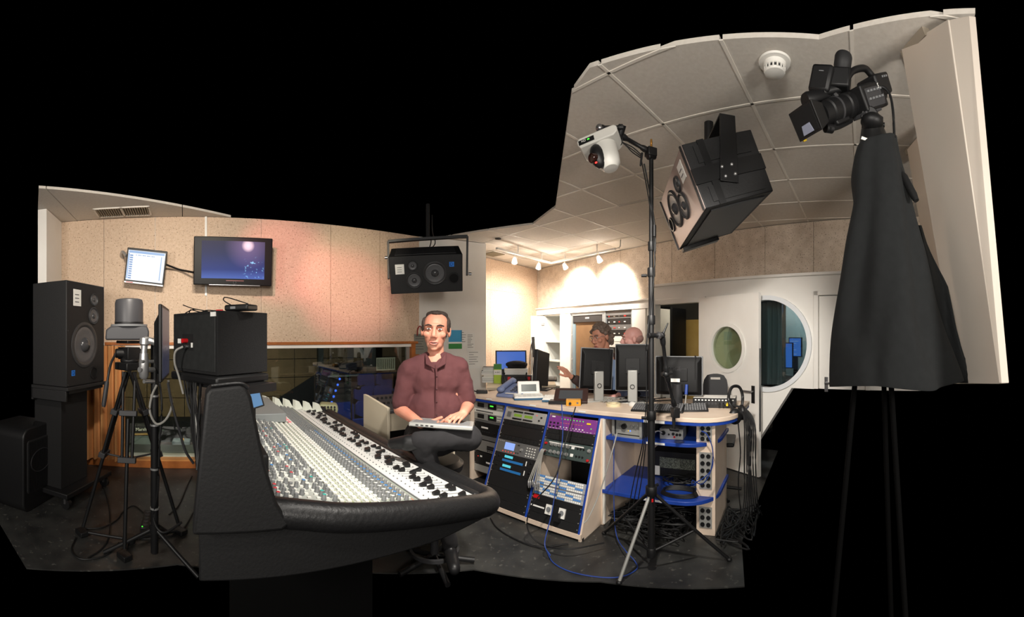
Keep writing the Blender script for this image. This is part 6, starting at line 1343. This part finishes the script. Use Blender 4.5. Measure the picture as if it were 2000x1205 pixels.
def face_parts(par, M, s, hairm, brow=True):
    for x in (-1, 1):
        b = MB(); b.M = M; b.ell(Vector((x * .031, -.0835, .011)) * s, (.0125 * s, .0085 * s, .0055 * s)); o = b.build('eye', EYEW, par)
        b = MB(); b.M = M; b.ell(Vector((x * .031, -.0905, .011)) * s, (.0055 * s, .004 * s, .0052 * s)); b.build('iris', IRIS, o)
        b = MB(); b.M = M; b.tube([Vector((x * .015, -.0975, .031)) * s, Vector((x * .032, -.097, .037)) * s, Vector((x * .052, -.083, .031)) * s], .0042 * s, 8); b.build('eyebrow', hairm, par)
    b = MB(); b.M = M; b.tube([Vector((-.024, -.089, -.071)) * s, Vector((-.008, -.0975, -.067)) * s, Vector((0, -.0975, -.0685)) * s, Vector((.008, -.0975, -.067)) * s, Vector((.024, -.089, -.071)) * s], .0042 * s, 8); b.build('upper_lip', LIP, par)
    b = MB(); b.M = M; b.tube([Vector((-.02, -.090, -.078)) * s, Vector((0, -.0965, -.083)) * s, Vector((.02, -.090, -.078)) * s], .005 * s, 8); b.build('lower_lip', LIP, par)
    b = MB(); b.M = M; b.tube([Vector((-.02, -.0925, -.0745)) * s, Vector((0, -.0965, -.0752)) * s, Vector((.02, -.0925, -.0745)) * s], .0028 * s, 6); b.build('mouth_gap', mat('mouth_dark', (62, 24, 24), .6), par)
def rotm(yaw, pitch=0.0, roll=0.0): return (Matrix.Rotation(yaw, 4, 'Z') @ Matrix.Rotation(pitch, 4, 'X') @ Matrix.Rotation(roll, 4, 'Y'))
V = Vector
# ---- man in the maroon shirt, on a stool, laptop on his lap
pb0 = P(848, 800, 2.62); man = thing('person', 'man in a maroon short-sleeved shirt sitting with a laptop on his lap', 'person', (pb0.x, pb0.y, 0), facing(pb0).z)
u = 2.62 / FP
def L(px, py, y=0.0):   # local point: pixel at the man's own depth, shifted towards (-) or away (+) from the lens
    f_ = (2.62 + y) / 2.62; return V(((px - 848) * u * f_, y, EYE + (HY - py) * u * f_))
HC = L(851, 646); HM = T(*HC) @ rotm(-.10, .02, R_(3)) @ Matrix.Diagonal((1.10, 1.04, 1.0, 1))
b = MB(); b.M = HM; head_shapes(b, 1.03); b.M = Matrix.Identity(4)
sh_l, sh_r = L(797, 722), L(896, 716, .02); el_l, el_r = L(781, 800, -.02), L(914, 792, .02); wr_l, wr_r = L(822, 828, -.26), L(905, 808, -.22)
b.limb(L(851, 668, .02), L(851, 708, .03), .052, .060)                       # neck
for a, e, w2 in ((sh_l, el_l, wr_l), (sh_r, el_r, wr_r)): b.limb(a, e, .052, .042); b.limb(e, w2, .043, .028); 
b.ell(L(851, 760), (.16, .10, .24)); b.limb(sh_l, sh_r, .06, .06)
hand(b, wr_l, V((.86, -.35, .02)), V((.1, -.0, 1)), 1.0, .35, -1); hand(b, wr_r, V((-.55, -.75, -.12)), V((0, .1, -1)), 1.0, .45, -1, 1.15)
flesh(b, 'body', SKIN, man, .0048, 5)
HAIR1 = mat('dark_hair', (44, 34, 30), .8, col2=(62, 50, 44), nscale=60)
face_parts(man, HM, 1.03, HAIR1)
b = MB(); b.M = HM @ Matrix.Diagonal((1.03, 1.03, 1.03, 1))
b.ell((0, .045, .045), (.081, .082, .084)); b.ell((.071, .012, .04), (.014, .045, .045)); b.ell((-.071, .012, .04), (.014, .045, .045)); b.ell((0, .035, .102), (.066, .062, .028)); b.ell((0, -.02, .109), (.03, .03, .011)); b.ell((0, .075, -.03), (.062, .04, .05))
for x in (-1, 1): b.ell((x * .078, -.006, .015), (.006, .012, .03))
flesh(b, 'hair', HAIR1, man, .006, 3, .006, .012)
SHIRT = mat('maroon_cotton', (86, 48, 49), .9, col2=(72, 38, 41), nscale=7, bump=.5)
b = MB(); b.ell(L(851, 742, .01), (.185, .125, .16)); b.ell(L(850, 800, -.01), (.185, .145, .16)); b.ell(L(851, 825, .0), (.18, .14, .10)); b.limb(sh_l + V((.01, 0, -.0)), L(848, 702, .03), .068, .065); b.limb(sh_r - V((.01, 0, 0)), L(852, 700, .03), .066, .065)
b.limb(sh_l, sh_l.lerp(el_l, .82), .066, .066); b.limb(sh_r, sh_r.lerp(el_r, .82), .066, .066); b.ell(sh_l + V((0, 0, -.01)), (.07, .075, .075)); b.ell(sh_r + V((0, 0, -.01)), (.07, .075, .075))
shirt = flesh(b, 'shirt', SHIRT, man, .010, 6, .022, .085)
def collar(x):
    b = MB(); b.slab([L(851 + x * 2, 722, -.125), L(851 + x * 20, 712, -.105), L(851 + x * 21, 690, -.03), L(851 + x * 15, 698, -.085)], .010 * x); return b.build('collar', SHIRT, shirt, .003)
collar(-1); collar(1)
b = MB(); b.tube([L(851, 712, -.118), L(853, 740, -.135), L(852, 775, -.15), L(851, 815, -.158)], .006, 6); b.build('placket', SHIRT, shirt)
for y, dy in ((735, -.141), (760, -.153), (785, -.161), (810, -.166)): b = MB(); b.ell(L(853, y, dy), (.005, .003, .005)); b.build('button', mat('shirt_button', (64, 34, 36), .4), shirt)
b = MB(); b.slab([L(846, 704, -.095), L(858, 704, -.095), L(852, 722, -.128)], .004); 
TROU = mat('charcoal_trousers', (38, 37, 39), .9, col2=(31, 30, 32), nscale=12, bump=.2)
hipl, hipr = V((-.10, .05, .87)), V((.10, .06, .87)); kn_a, kn_b = V((-.06, -.36, .92)), V((.20, -.32, .95))
b = MB(); b.ell((0, .04, .88), (.20, .17, .14)); b.limb(hipl, kn_a, .105, .075); b.limb(hipr, kn_b, .105, .078); b.limb(kn_a, V((.06, -.14, .40)), .07, .055); b.limb(V((.06, -.14, .40)), V((.10, -.08, .22)), .055, .052); b.limb(kn_b, V((-.09, -.40, .955)), .072, .052)
flesh(b, 'trousers', TROU, man, .011, 5, .02, .1)
b = MB(); b.limb(V((-.08, -.40, .95)), V((-.15, -.40, .94)), .045, .045); b.limb(V((-.15, -.40, .945)), V((-.235, -.36, .925)), .042, .032); flesh(b, 'shoe', BLK, man, .008, 4)
b = MB(); b.limb(V((.10, -.08, .22)), V((.10, -.07, .19)), .045, .045); b.limb(V((.10, -.06, .17)), V((.12, -.24, .15)), .045, .038); flesh(b, 'shoe', BLK, man, .008, 4)
stl = thing('stool', 'tall dark stool under the man in the maroon shirt', 'stool', (pb0.x, pb0.y, 0), facing(pb0).z); MB().lathe([(.02, .64), (.19, .65), (.20, .69), (.17, .715), (.02, .72)], 28, T(0, .06, 0)).build('seat', BLK, stl); MB().cyl((0, .06, .04), (0, .06, .65), .028).build('column', DGR, stl); MB().ring((0, .06, .10), .17, .15, .02).build('foot_ring', DGR, stl)
for k in range(5): a = 2 * pi * k / 5; MB().cyl((0, .06, .07), (.27 * cos(a), .06 + .27 * sin(a), .025), .018).build('leg', BLK, stl)
lc = L(868, 828, -.28); lm = mw(man) @ T(*lc)
lpt = thing('laptop', 'thin silver laptop held on the seated man\'s lap', 'laptop', lm.to_translation(), rot=(Matrix.Rotation(facing(pb0).z, 3, 'Z') @ Matrix.Rotation(R_(-5), 3, 'X') @ Matrix.Rotation(R_(3.5), 3, 'Y') @ Matrix.Rotation(-.12, 3, 'Z')).to_euler())
bx('base', ALU, lpt, -.19, .17, -.13, .12, -.012, .012, .006); bx('keyboard_deck', GRY, lpt, -.17, .15, -.11, .06, .012, .0135); b = MB(); b.M = T(0, -.131, 0)
for k in range(4): bx('port', DGR, lpt, -.15 + .028 * k, -.134 + .028 * k, -.1315, -.13, -.004, .003)

# ---- standing man with glasses and curly hair, reaching out
r2 = 4.6; pb2 = P(1180, 800, r2); m2 = thing('person', 'standing man with curly grey-brown hair and glasses reaching out his hand', 'person', (pb2.x, pb2.y, 0), facing(pb2).z); u2 = r2 / FP
def L2(px, py, y=0.0): f_ = (r2 + y) / r2; return V(((px - 1180) * u2 * f_, y, EYE + (HY - py) * u2 * f_))
HC = L2(1172, 659); s2 = 1.17; HM = T(*HC) @ rotm(-.68, .20, R_(-6))
b = MB(); b.M = HM; head_shapes(b, s2); b.M = Matrix.Identity(4)
shl, shr = L2(1152, 708, -.05), L2(1206, 704, .10); ell_, elr = L2(1150, 757, -.22), L2(1208, 762, .16); wrl, wrr = L2(1115, 736, -.30), L2(1190, 790, .0)
b.limb(L2(1180, 674, .03), L2(1182, 700, .05), .06, .066); b.limb(shl, ell_, .05, .042); b.limb(ell_, wrl, .042, .029); b.limb(shr, elr, .05, .042); b.limb(elr, wrr, .042, .029); b.limb(shl, shr, .06, .06); b.limb(L2(1182, 705, .05), V((.02, .10, .92)), .12, .12); b.limb(V((-.08, .1, .92)), V((-.08, .08, .08)), .085, .05); b.limb(V((.12, .1, .92)), V((.12, .08, .08)), .085, .05)
hand(b, wrl, V((-.62, -.15, .65)), V((-.5, .3, -.7)), 1.1, .22, 1, 1.3); hand(b, wrr, V((-.3, -.9, -.1)), V((0, 0, -1)), 1.0, .3, 1)
flesh(b, 'body', SKIN2, m2, .0065, 5)
HAIR2 = mat('grey_brown_hair', (84, 68, 58), .85, col2=(122, 108, 98), nscale=50); face_parts(m2, HM, s2, HAIR2)
b = MB(); b.M = HM @ Matrix.Diagonal((s2, s2, s2, 1)); rnd = random.Random(22)
b.ell((0, .04, .05), (.085, .09, .088)); b.ell((0, .08, -.03), (.07, .05, .075))
for k in range(60):
    a = rnd.uniform(0, 2 * pi); e = rnd.uniform(-.15, 1.4); q = V((.088 * cos(e) * cos(a), .035 + .098 * cos(e) * sin(a), .045 + .088 * sin(e)))
    if q.y < -.035 and q.z < .085: continue
    b.ell(q, rnd.uniform(.016, .026))
for k in range(14): b.ell((rnd.uniform(-.075, .075), rnd.uniform(.07, .11), rnd.uniform(-.10, .02)), rnd.uniform(.018, .026))
flesh(b, 'hair', HAIR2, m2, .008, 2, .012, .012)
gl = MB(); gl.M = HM @ Matrix.Diagonal((s2, s2, s2, 1))
for x in (-.033, .033): gl.ring((x, -.098, .008), .022, .0195, .002, 'y', 24)
gl.tube([(-.012, -.101, .012), (0, -.104, .015), (.012, -.101, .012)], .0015, 6); gl.tube([(.055, -.096, .012), (.078, -.04, .014), (.08, .01, .008)], .0015, 6); gl.tube([(-.055, -.096, .012), (-.078, -.04, .014), (-.08, .01, .008)], .0015, 6); gl.build('glasses', SIL, m2)
SWE = mat('dark_brown_sweater', (70, 54, 50), .95, col2=(58, 44, 42), nscale=14, bump=.3)
b = MB(); b.ell(L2(1184, 735, .04), (.21, .14, .24)); b.limb(L2(1184, 740, .05), V((.02, .10, .90)), .16, .17); b.limb(shl, L2(1180, 696, .05), .07, .068); b.limb(shr, L2(1186, 696, .05), .07, .068); b.limb(shl, ell_, .07, .062); b.limb(ell_, ell_.lerp(wrl, .72), .06, .052); b.limb(shr, elr, .07, .062); b.limb(elr, elr.lerp(wrr, .72), .06, .05)
sw = flesh(b, 'sweater', SWE, m2, .013, 5, .02, .09)
b = MB(); b.slab([L2(1194, 700, -.13), L2(1212, 706, -.10), L2(1214, 760, -.17), L2(1196, 762, -.18)], .02); b.build('blue_shirt_front', mat('pale_blue_cotton', (126, 146, 178), .9), sw, .008)
b = MB(); b.limb(V((-.08, .1, .95)), V((-.08, .08, .06)), .10, .065); b.limb(V((.12, .1, .95)), V((.12, .08, .06)), .10, .065); b.ell((.02, .1, .92), (.19, .15, .12)); flesh(b, 'trousers', TROU, m2, .014, 4, .015, .1)
for x in (-.08, .12): b = MB(); b.limb(V((x, .1, .045)), V((x - .02, -.10, .04)), .045, .035); flesh(b, 'shoe', BLK, m2, .010, 3)
MB()
b = MB(); b.M = T(*(ell_.lerp(wrl, .9))) @ (wrl - ell_).to_track_quat('Z', 'Y').to_matrix().to_4x4(); b.ring((0, 0, -.012), .036, .029, .024); b.build('watch', BLK, m2)

# ---- bald man in profile behind the second monitor
r3 = 4.42; pb3 = P(1236, 800, r3); m3_ = thing('person', 'bald man in profile wearing a grey-blue shirt behind the monitors', 'person', (pb3.x, pb3.y, 0), facing(pb3).z); u3 = r3 / FP
def L3(px, py, y=0.0): f_ = (r3 + y) / r3; return V(((px - 1236) * u3 * f_, y, EYE + (HY - py) * u3 * f_))
HC = L3(1234, 662); s3 = 1.10; HM = T(*HC) @ rotm(-1.40, .06, 0)
b = MB(); b.M = HM; head_shapes(b, s3); b.M = Matrix.Identity(4)
shl, shr = L3(1220, 712, -.12), L3(1256, 712, .14); ell_, elr = L3(1228, 765, -.24), L3(1262, 765, .12); wrl, wrr = L3(1208, 772, -.36), L3(1225, 775, .0)
b.limb(L3(1240, 674, .01), L3(1240, 702, .02), .058, .064); b.limb(shl, ell_, .05, .042); b.limb(ell_, wrl, .042, .029); b.limb(shr, elr, .05, .042); b.limb(elr, wrr, .042, .029); b.limb(shl, shr, .06, .06); b.limb(L3(1240, 705), V((.02, .03, .92)), .12, .12); b.limb(V((-.02, -.06, .92)), V((-.02, -.06, .08)), .085, .05); b.limb(V((.05, .12, .92)), V((.05, .12, .08)), .085, .05)
hand(b, wrl, V((-.9, -.2, -.1)), V((0, 0, -1)), 1.0, .3, 1); hand(b, wrr, V((-.9, -.3, -.1)), V((0, 0, -1)), 1.0, .3, -1)
flesh(b, 'body', SKIN3, m3_, .0065, 5); face_parts(m3_, HM, s3, mat('stubble', (150, 120, 110), .8))
b = MB(); b.M = HM @ Matrix.Diagonal((s3, s3, s3, 1)); b.ell((0, .06, .0), (.0785, .062, .05)); flesh(b, 'cropped_hair', mat('cropped_hair', (150, 116, 108), .8, col2=(176, 134, 124), nscale=40), m3_, .007, 4)
BS = mat('grey_blue_shirt', (96, 104, 130), .9, col2=(84, 92, 118), nscale=14, bump=.3)
b = MB(); b.ell(L3(1240, 738, .01), (.17, .20, .22)); b.limb(L3(1240, 740), V((.02, .03, .90)), .16, .17); b.limb(shl, L3(1240, 700), .07, .066); b.limb(shr, L3(1242, 700), .07, .066); b.limb(shl, ell_, .068, .06); b.limb(ell_, ell_.lerp(wrl, .75), .058, .048); b.limb(shr, elr, .068, .06); b.limb(elr, elr.lerp(wrr, .75), .058, .048)
flesh(b, 'shirt', BS, m3_, .013, 5, .02, .09)
b = MB(); b.limb(V((-.02, -.06, .95)), V((-.02, -.06, .06)), .10, .065); b.limb(V((.05, .12, .95)), V((.05, .12, .06)), .10, .065); b.ell((.02, .03, .92), (.15, .18, .12)); flesh(b, 'trousers', TROU, m3_, .014, 4, .015, .1)
for y in (-.06, .12): b = MB(); b.limb(V((.03, y, .045)), V((-.16, y, .04)), .045, .035); flesh(b, 'shoe', BLK, m3_, .010, 3)

# ------------------------------------------------------------------ the auditorium beyond the long window
def AU(px, py, dep):
    Ab = A1 + E1 * dep; q = Ab + D1 * along(Ab, D1, px); return V((q.x, q.y, EYE + (HY - py) / FP * q.length))
def AT(px, dep): return along(A1 + E1 * dep, D1, px)
hl = struct('wall_auditorium', (A1.x, A1.y, 0), RZ1, 'brown perforated panel wall of the dark auditorium')
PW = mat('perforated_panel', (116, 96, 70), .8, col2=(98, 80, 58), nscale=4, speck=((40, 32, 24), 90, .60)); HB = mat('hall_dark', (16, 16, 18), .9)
x0, x1 = AT(215, 5.0), AT(815, 5.0); n = 9
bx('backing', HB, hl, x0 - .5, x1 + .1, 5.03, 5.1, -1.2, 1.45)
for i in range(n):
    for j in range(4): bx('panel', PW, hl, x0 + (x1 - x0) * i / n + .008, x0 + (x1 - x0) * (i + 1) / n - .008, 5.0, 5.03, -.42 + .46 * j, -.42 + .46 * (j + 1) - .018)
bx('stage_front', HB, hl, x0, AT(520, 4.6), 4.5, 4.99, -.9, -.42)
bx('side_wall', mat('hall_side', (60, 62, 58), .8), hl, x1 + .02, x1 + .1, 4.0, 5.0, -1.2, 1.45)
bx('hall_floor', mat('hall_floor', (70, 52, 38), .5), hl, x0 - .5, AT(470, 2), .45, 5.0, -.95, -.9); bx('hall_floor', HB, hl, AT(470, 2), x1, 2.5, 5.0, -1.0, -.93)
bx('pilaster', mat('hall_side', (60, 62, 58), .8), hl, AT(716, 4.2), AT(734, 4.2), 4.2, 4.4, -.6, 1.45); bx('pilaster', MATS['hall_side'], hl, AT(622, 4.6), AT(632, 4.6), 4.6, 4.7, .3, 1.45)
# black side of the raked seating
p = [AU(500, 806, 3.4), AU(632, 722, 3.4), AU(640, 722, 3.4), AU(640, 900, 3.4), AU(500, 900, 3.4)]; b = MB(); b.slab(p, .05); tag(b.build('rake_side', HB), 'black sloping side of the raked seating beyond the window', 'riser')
# seats
BSEAT = mat('blue_seat', (38, 56, 128), .8); 
def seat(name, label, loc):
    o = thing(name, label, 'seat', loc, RZ1, group='auditorium seats'); return o
sb1 = MB(); uprism(sb1, [(-.22, .42), (.22, .42), (.22, .80), (.16, .86), (-.16, .86), (-.22, .80)], .40, .47); sbm = sb1.mesh('backrest', BSEAT); scm = MB().box(-.22, .22, .02, .42, .38, .47).mesh('cushion', BSEAT); slm = MB().box(-.24, -.22, .1, .45, 0, .60).mesh('armrest', BLKM)
names = ['nearest', 'second', 'third', 'fourth', 'farthest']
for rI, (dep, zb) in enumerate(((1.6, -.86), (2.3, -.66), (3.0, -.46), (3.7, -.26))):
    xa, xb = AT((640, 664, 706, 712)[rI], dep), AT(806, dep); k = int((xb - xa) / .50)
    bx('seat_step', HB, hl, xa - .1, xb + .3, dep - .35, dep + .5, -.95, zb)
    for i in range(k):
        q = A1 + D1 * (xa + .25 + .5 * i) + E1 * dep; o = seat('auditorium_seat', 'blue seat number %s from the stairs in the %s row beyond the window' % (['one', 'two', 'three', 'four', 'five', 'six', 'seven', 'eight', 'nine', 'ten'][i % 10], names[rI]), (q.x, q.y, zb))
        kid('backrest', sbm, o); kid('cushion', scm, o); kid('armrest', slm, o)
strs = thing('stairs', 'dark stairs with blue lights climbing beside the seats beyond the window', 'stairs', (A1.x, A1.y, 0), RZ1)
for k in range(6):
    dep = 3.3 + .28 * k; zc = AU(672, 792 - 11 * k, dep).z; xa, xb = AT(641 + 4 * k, dep), AT(702, dep); bx('step', mat('stair_grey', (64, 62, 62), .8), strs, xa, xb, dep, dep + .29, -.93, zc)
    for x, nm in ((xa + .03, 'left'), (xb - .03, 'right')):
        q = A1 + D1 * x + E1 * (dep - .012); o = MB().lathe([(.03, 0), (.026, .01), (.001, .014)], 12).build('step_light', BLUL); o.location = (q.x, q.y, zc - .035); o.rotation_euler = (pi / 2, 0, RZ1); tag(o, 'blue step light at the %s end of the %s stair beyond the window' % (nm, ['lowest', 'second', 'third', 'fourth', 'fifth', 'highest'][k]), 'light', 'blue step lights')
# control position, railing, microphone stand
q = AU(690, 735, 4.35); fo = thing('control_table', 'dark control table with equipment high in the auditorium', 'table', (q.x, q.y, q.z - .75), RZ1); bx('top', GRY, fo, -.8, .6, 0, .5, .75, .79)
for x in (-.75, .5): bx('leg', DGR, fo, x, x + .05, .02, .48, 0, .75)
for i, (x, w2, h_) in enumerate(((-.6, .4, .2), (-.1, .5, .28), (.42, .3, .16))): o = bx('desk_device', BLK, fo, x - w2 / 2, x + w2 / 2, .1, .4, .79, .79 + h_, .01)
qa = AU(736, 724, 3.6); ra = thing('railing', 'white metal railing with upright bars beyond the window', 'railing', qa, RZ1); WR = mat('railing_white', (190, 186, 160), .6); LW = (AU(772, 724, 3.6).xy - qa.xy).length
bx('rail', WR, ra, 0, LW, 0, .03, .27, .30); bx('rail', WR, ra, 0, LW, 0, .03, 0, .03)
bm_ = MB().box(-.009, .009, 0, .03, .03, .27).mesh('bar', WR)
for k in range(10): kid('bar', bm_, ra, (.012 + (LW - .024) * k / 9, 0, 0))
b0, b1 = AU(688, 835, 1.2), AU(686, 768, 1.2); mk = thing('microphone_stand', 'black boom microphone stand just behind the glass', 'microphone stand', (b0.x, b0.y, -.93), 0); Wk = mw(mk).inverted()
b = MB(); b.M = Wk; b.cyl(V((b0.x, b0.y, -.9)), b1, .014); b.build('pole', BLK, mk); b = MB(); b.M = Wk; b.cyl(AU(676, 764, 1.2), AU(712, 752, 1.2), .010); b.build('boom', BLK, mk); b = MB(); b.M = Wk; b.ell(AU(700, 758, 1.2), (.05, .03, .03)); b.build('microphone', BLK, mk); MB().lathe([(.16, 0), (.15, .02), (.02, .03)], 24).build('base', BLK, mk)
# amplifiers on the hall floor
AMP = mat('amp_tolex', (62, 74, 74), .7)
q = AU(278, 889, 1.6); ac_ = thing('amplifier_cabinet', 'grey guitar cabinet standing in the hall behind the curtain', 'amplifier', q, RZ1 + .2); bx('case', AMP, ac_, -.18, .22, 0, .25, 0, .30, .01); bx('grille', mat('amp_grille', (84, 96, 96), .8), ac_, -.15, .19, -.006, 0, .03, .27)
q2 = q + V((0, 0, .305)); ah = thing('guitar_amplifier', 'amplifier head with a white script name on top of the guitar cabinet', 'amplifier', q2, RZ1 + .2); bx('case', BLKM, ah, -.18, .21, 0, .2, 0, .16, .01); bx('gold_panel', mat('amp_gold', (150, 120, 70), .5), ah, -.15, .18, -.005, 0, .012, .04); text('maker_print', 'Marshall', .07, PAPER, ah, T(.01, -.004, .10) @ XZ)
q = AU(353, 889, 1.7); sm_ = thing('small_amplifier', 'small grey combo amplifier on the hall floor behind the glass', 'amplifier', q, RZ1 - .1); bx('case', mat('small_amp', (96, 108, 120), .7), sm_, -.14, .14, 0, .2, 0, .22, .01); MB().ring((0, -.004, .09), .075, .065, .006, 'y', 28).build('speaker_ring', GRY, sm_); MB().ell((.02, .08, .23), (.025, .025, .02)).build('orange_lamp', mat('orange_lamp', (255, 170, 70), .5, emit=2), sm_); bx('white_mark', PAPER, sm_, -.012, .012, -.006, 0, .05, .13)
hw = lambda t, d, z: (*(A1 + D1 * t + E1 * d), z)
lamp('SPOT', 'hall_fill', hw(1.2, .5, 2.2), 900, (1, .88, .70), hw(.4, 4.6, -.2), .1, 110, .6)  # unseen fill spots added above the window to brighten the auditorium
lamp('SPOT', 'hall_fill', hw(3.6, .9, 2.2), 420, (.95, .94, 1), hw(4.4, 4.6, -.1), .1, 110, .6)

# ------------------------------------------------------------------ floor details at the left
q = PZ(285, 1030, 0); st2 = thing('power_strip', 'black power strip lying on the floor between the tripod legs', 'power strip', q, -.75); bx('body', BLK, st2, -.22, .10, -.035, .035, 0, .045, .005)
for k in range(5): MB().lathe([(.019, .045), (.019, .048), (.015, .047)], 16, T(-.18 + .058 * k, 0, 0)).build('socket', DGR, st2)
MB().ell((.085, -.02, .047), (.006, .006, .004)).build('green_light', GRNL, st2)
for k, (pts, lab) in enumerate((([(148, 1050), (140, 1075), (160, 1092), (205, 1085), (232, 1060)], 'loop of black cable on the floor left of the tripod foot'), ([(165, 1032), (200, 1030), (228, 1015), (240, 1000), (262, 988), (290, 1010), (330, 1038)], 'black cable curving across the floor behind the tripod'), ([(195, 935), (212, 985), (214, 1040), (200, 1070), (172, 1090)], 'thin black cable trailing down by the left tripod leg'), ([(250, 1050), (300, 1052), (350, 1040), (378, 1000)], 'black cable lying along the right tripod foot'), ([(330, 1005), (350, 985), (365, 950), (375, 930)], 'black cable lying beside the console cheek'))):
    cable([PZ(x, y, .008) for x, y in pts], .006, CABLE, lab)
cable([P(306, 752, 2.66), P(296, 775, 2.64), P(293, 805, 2.64), P(306, 828, 2.64), P(325, 818, 2.62), P(336, 790, 2.62), P(330, 762, 2.62), P(329, 744, 2.5)], .008, GCAB, 'grey cable hanging in a loop beside the black pole')
cable([P(328, 748, 2.30), P(336, 790, 2.30), P(350, 840, 2.32), P(362, 880, 2.34), P(378, 905, 2.36)], .008, DGR, 'dark grey cable falling from the shelf to the console cheek')
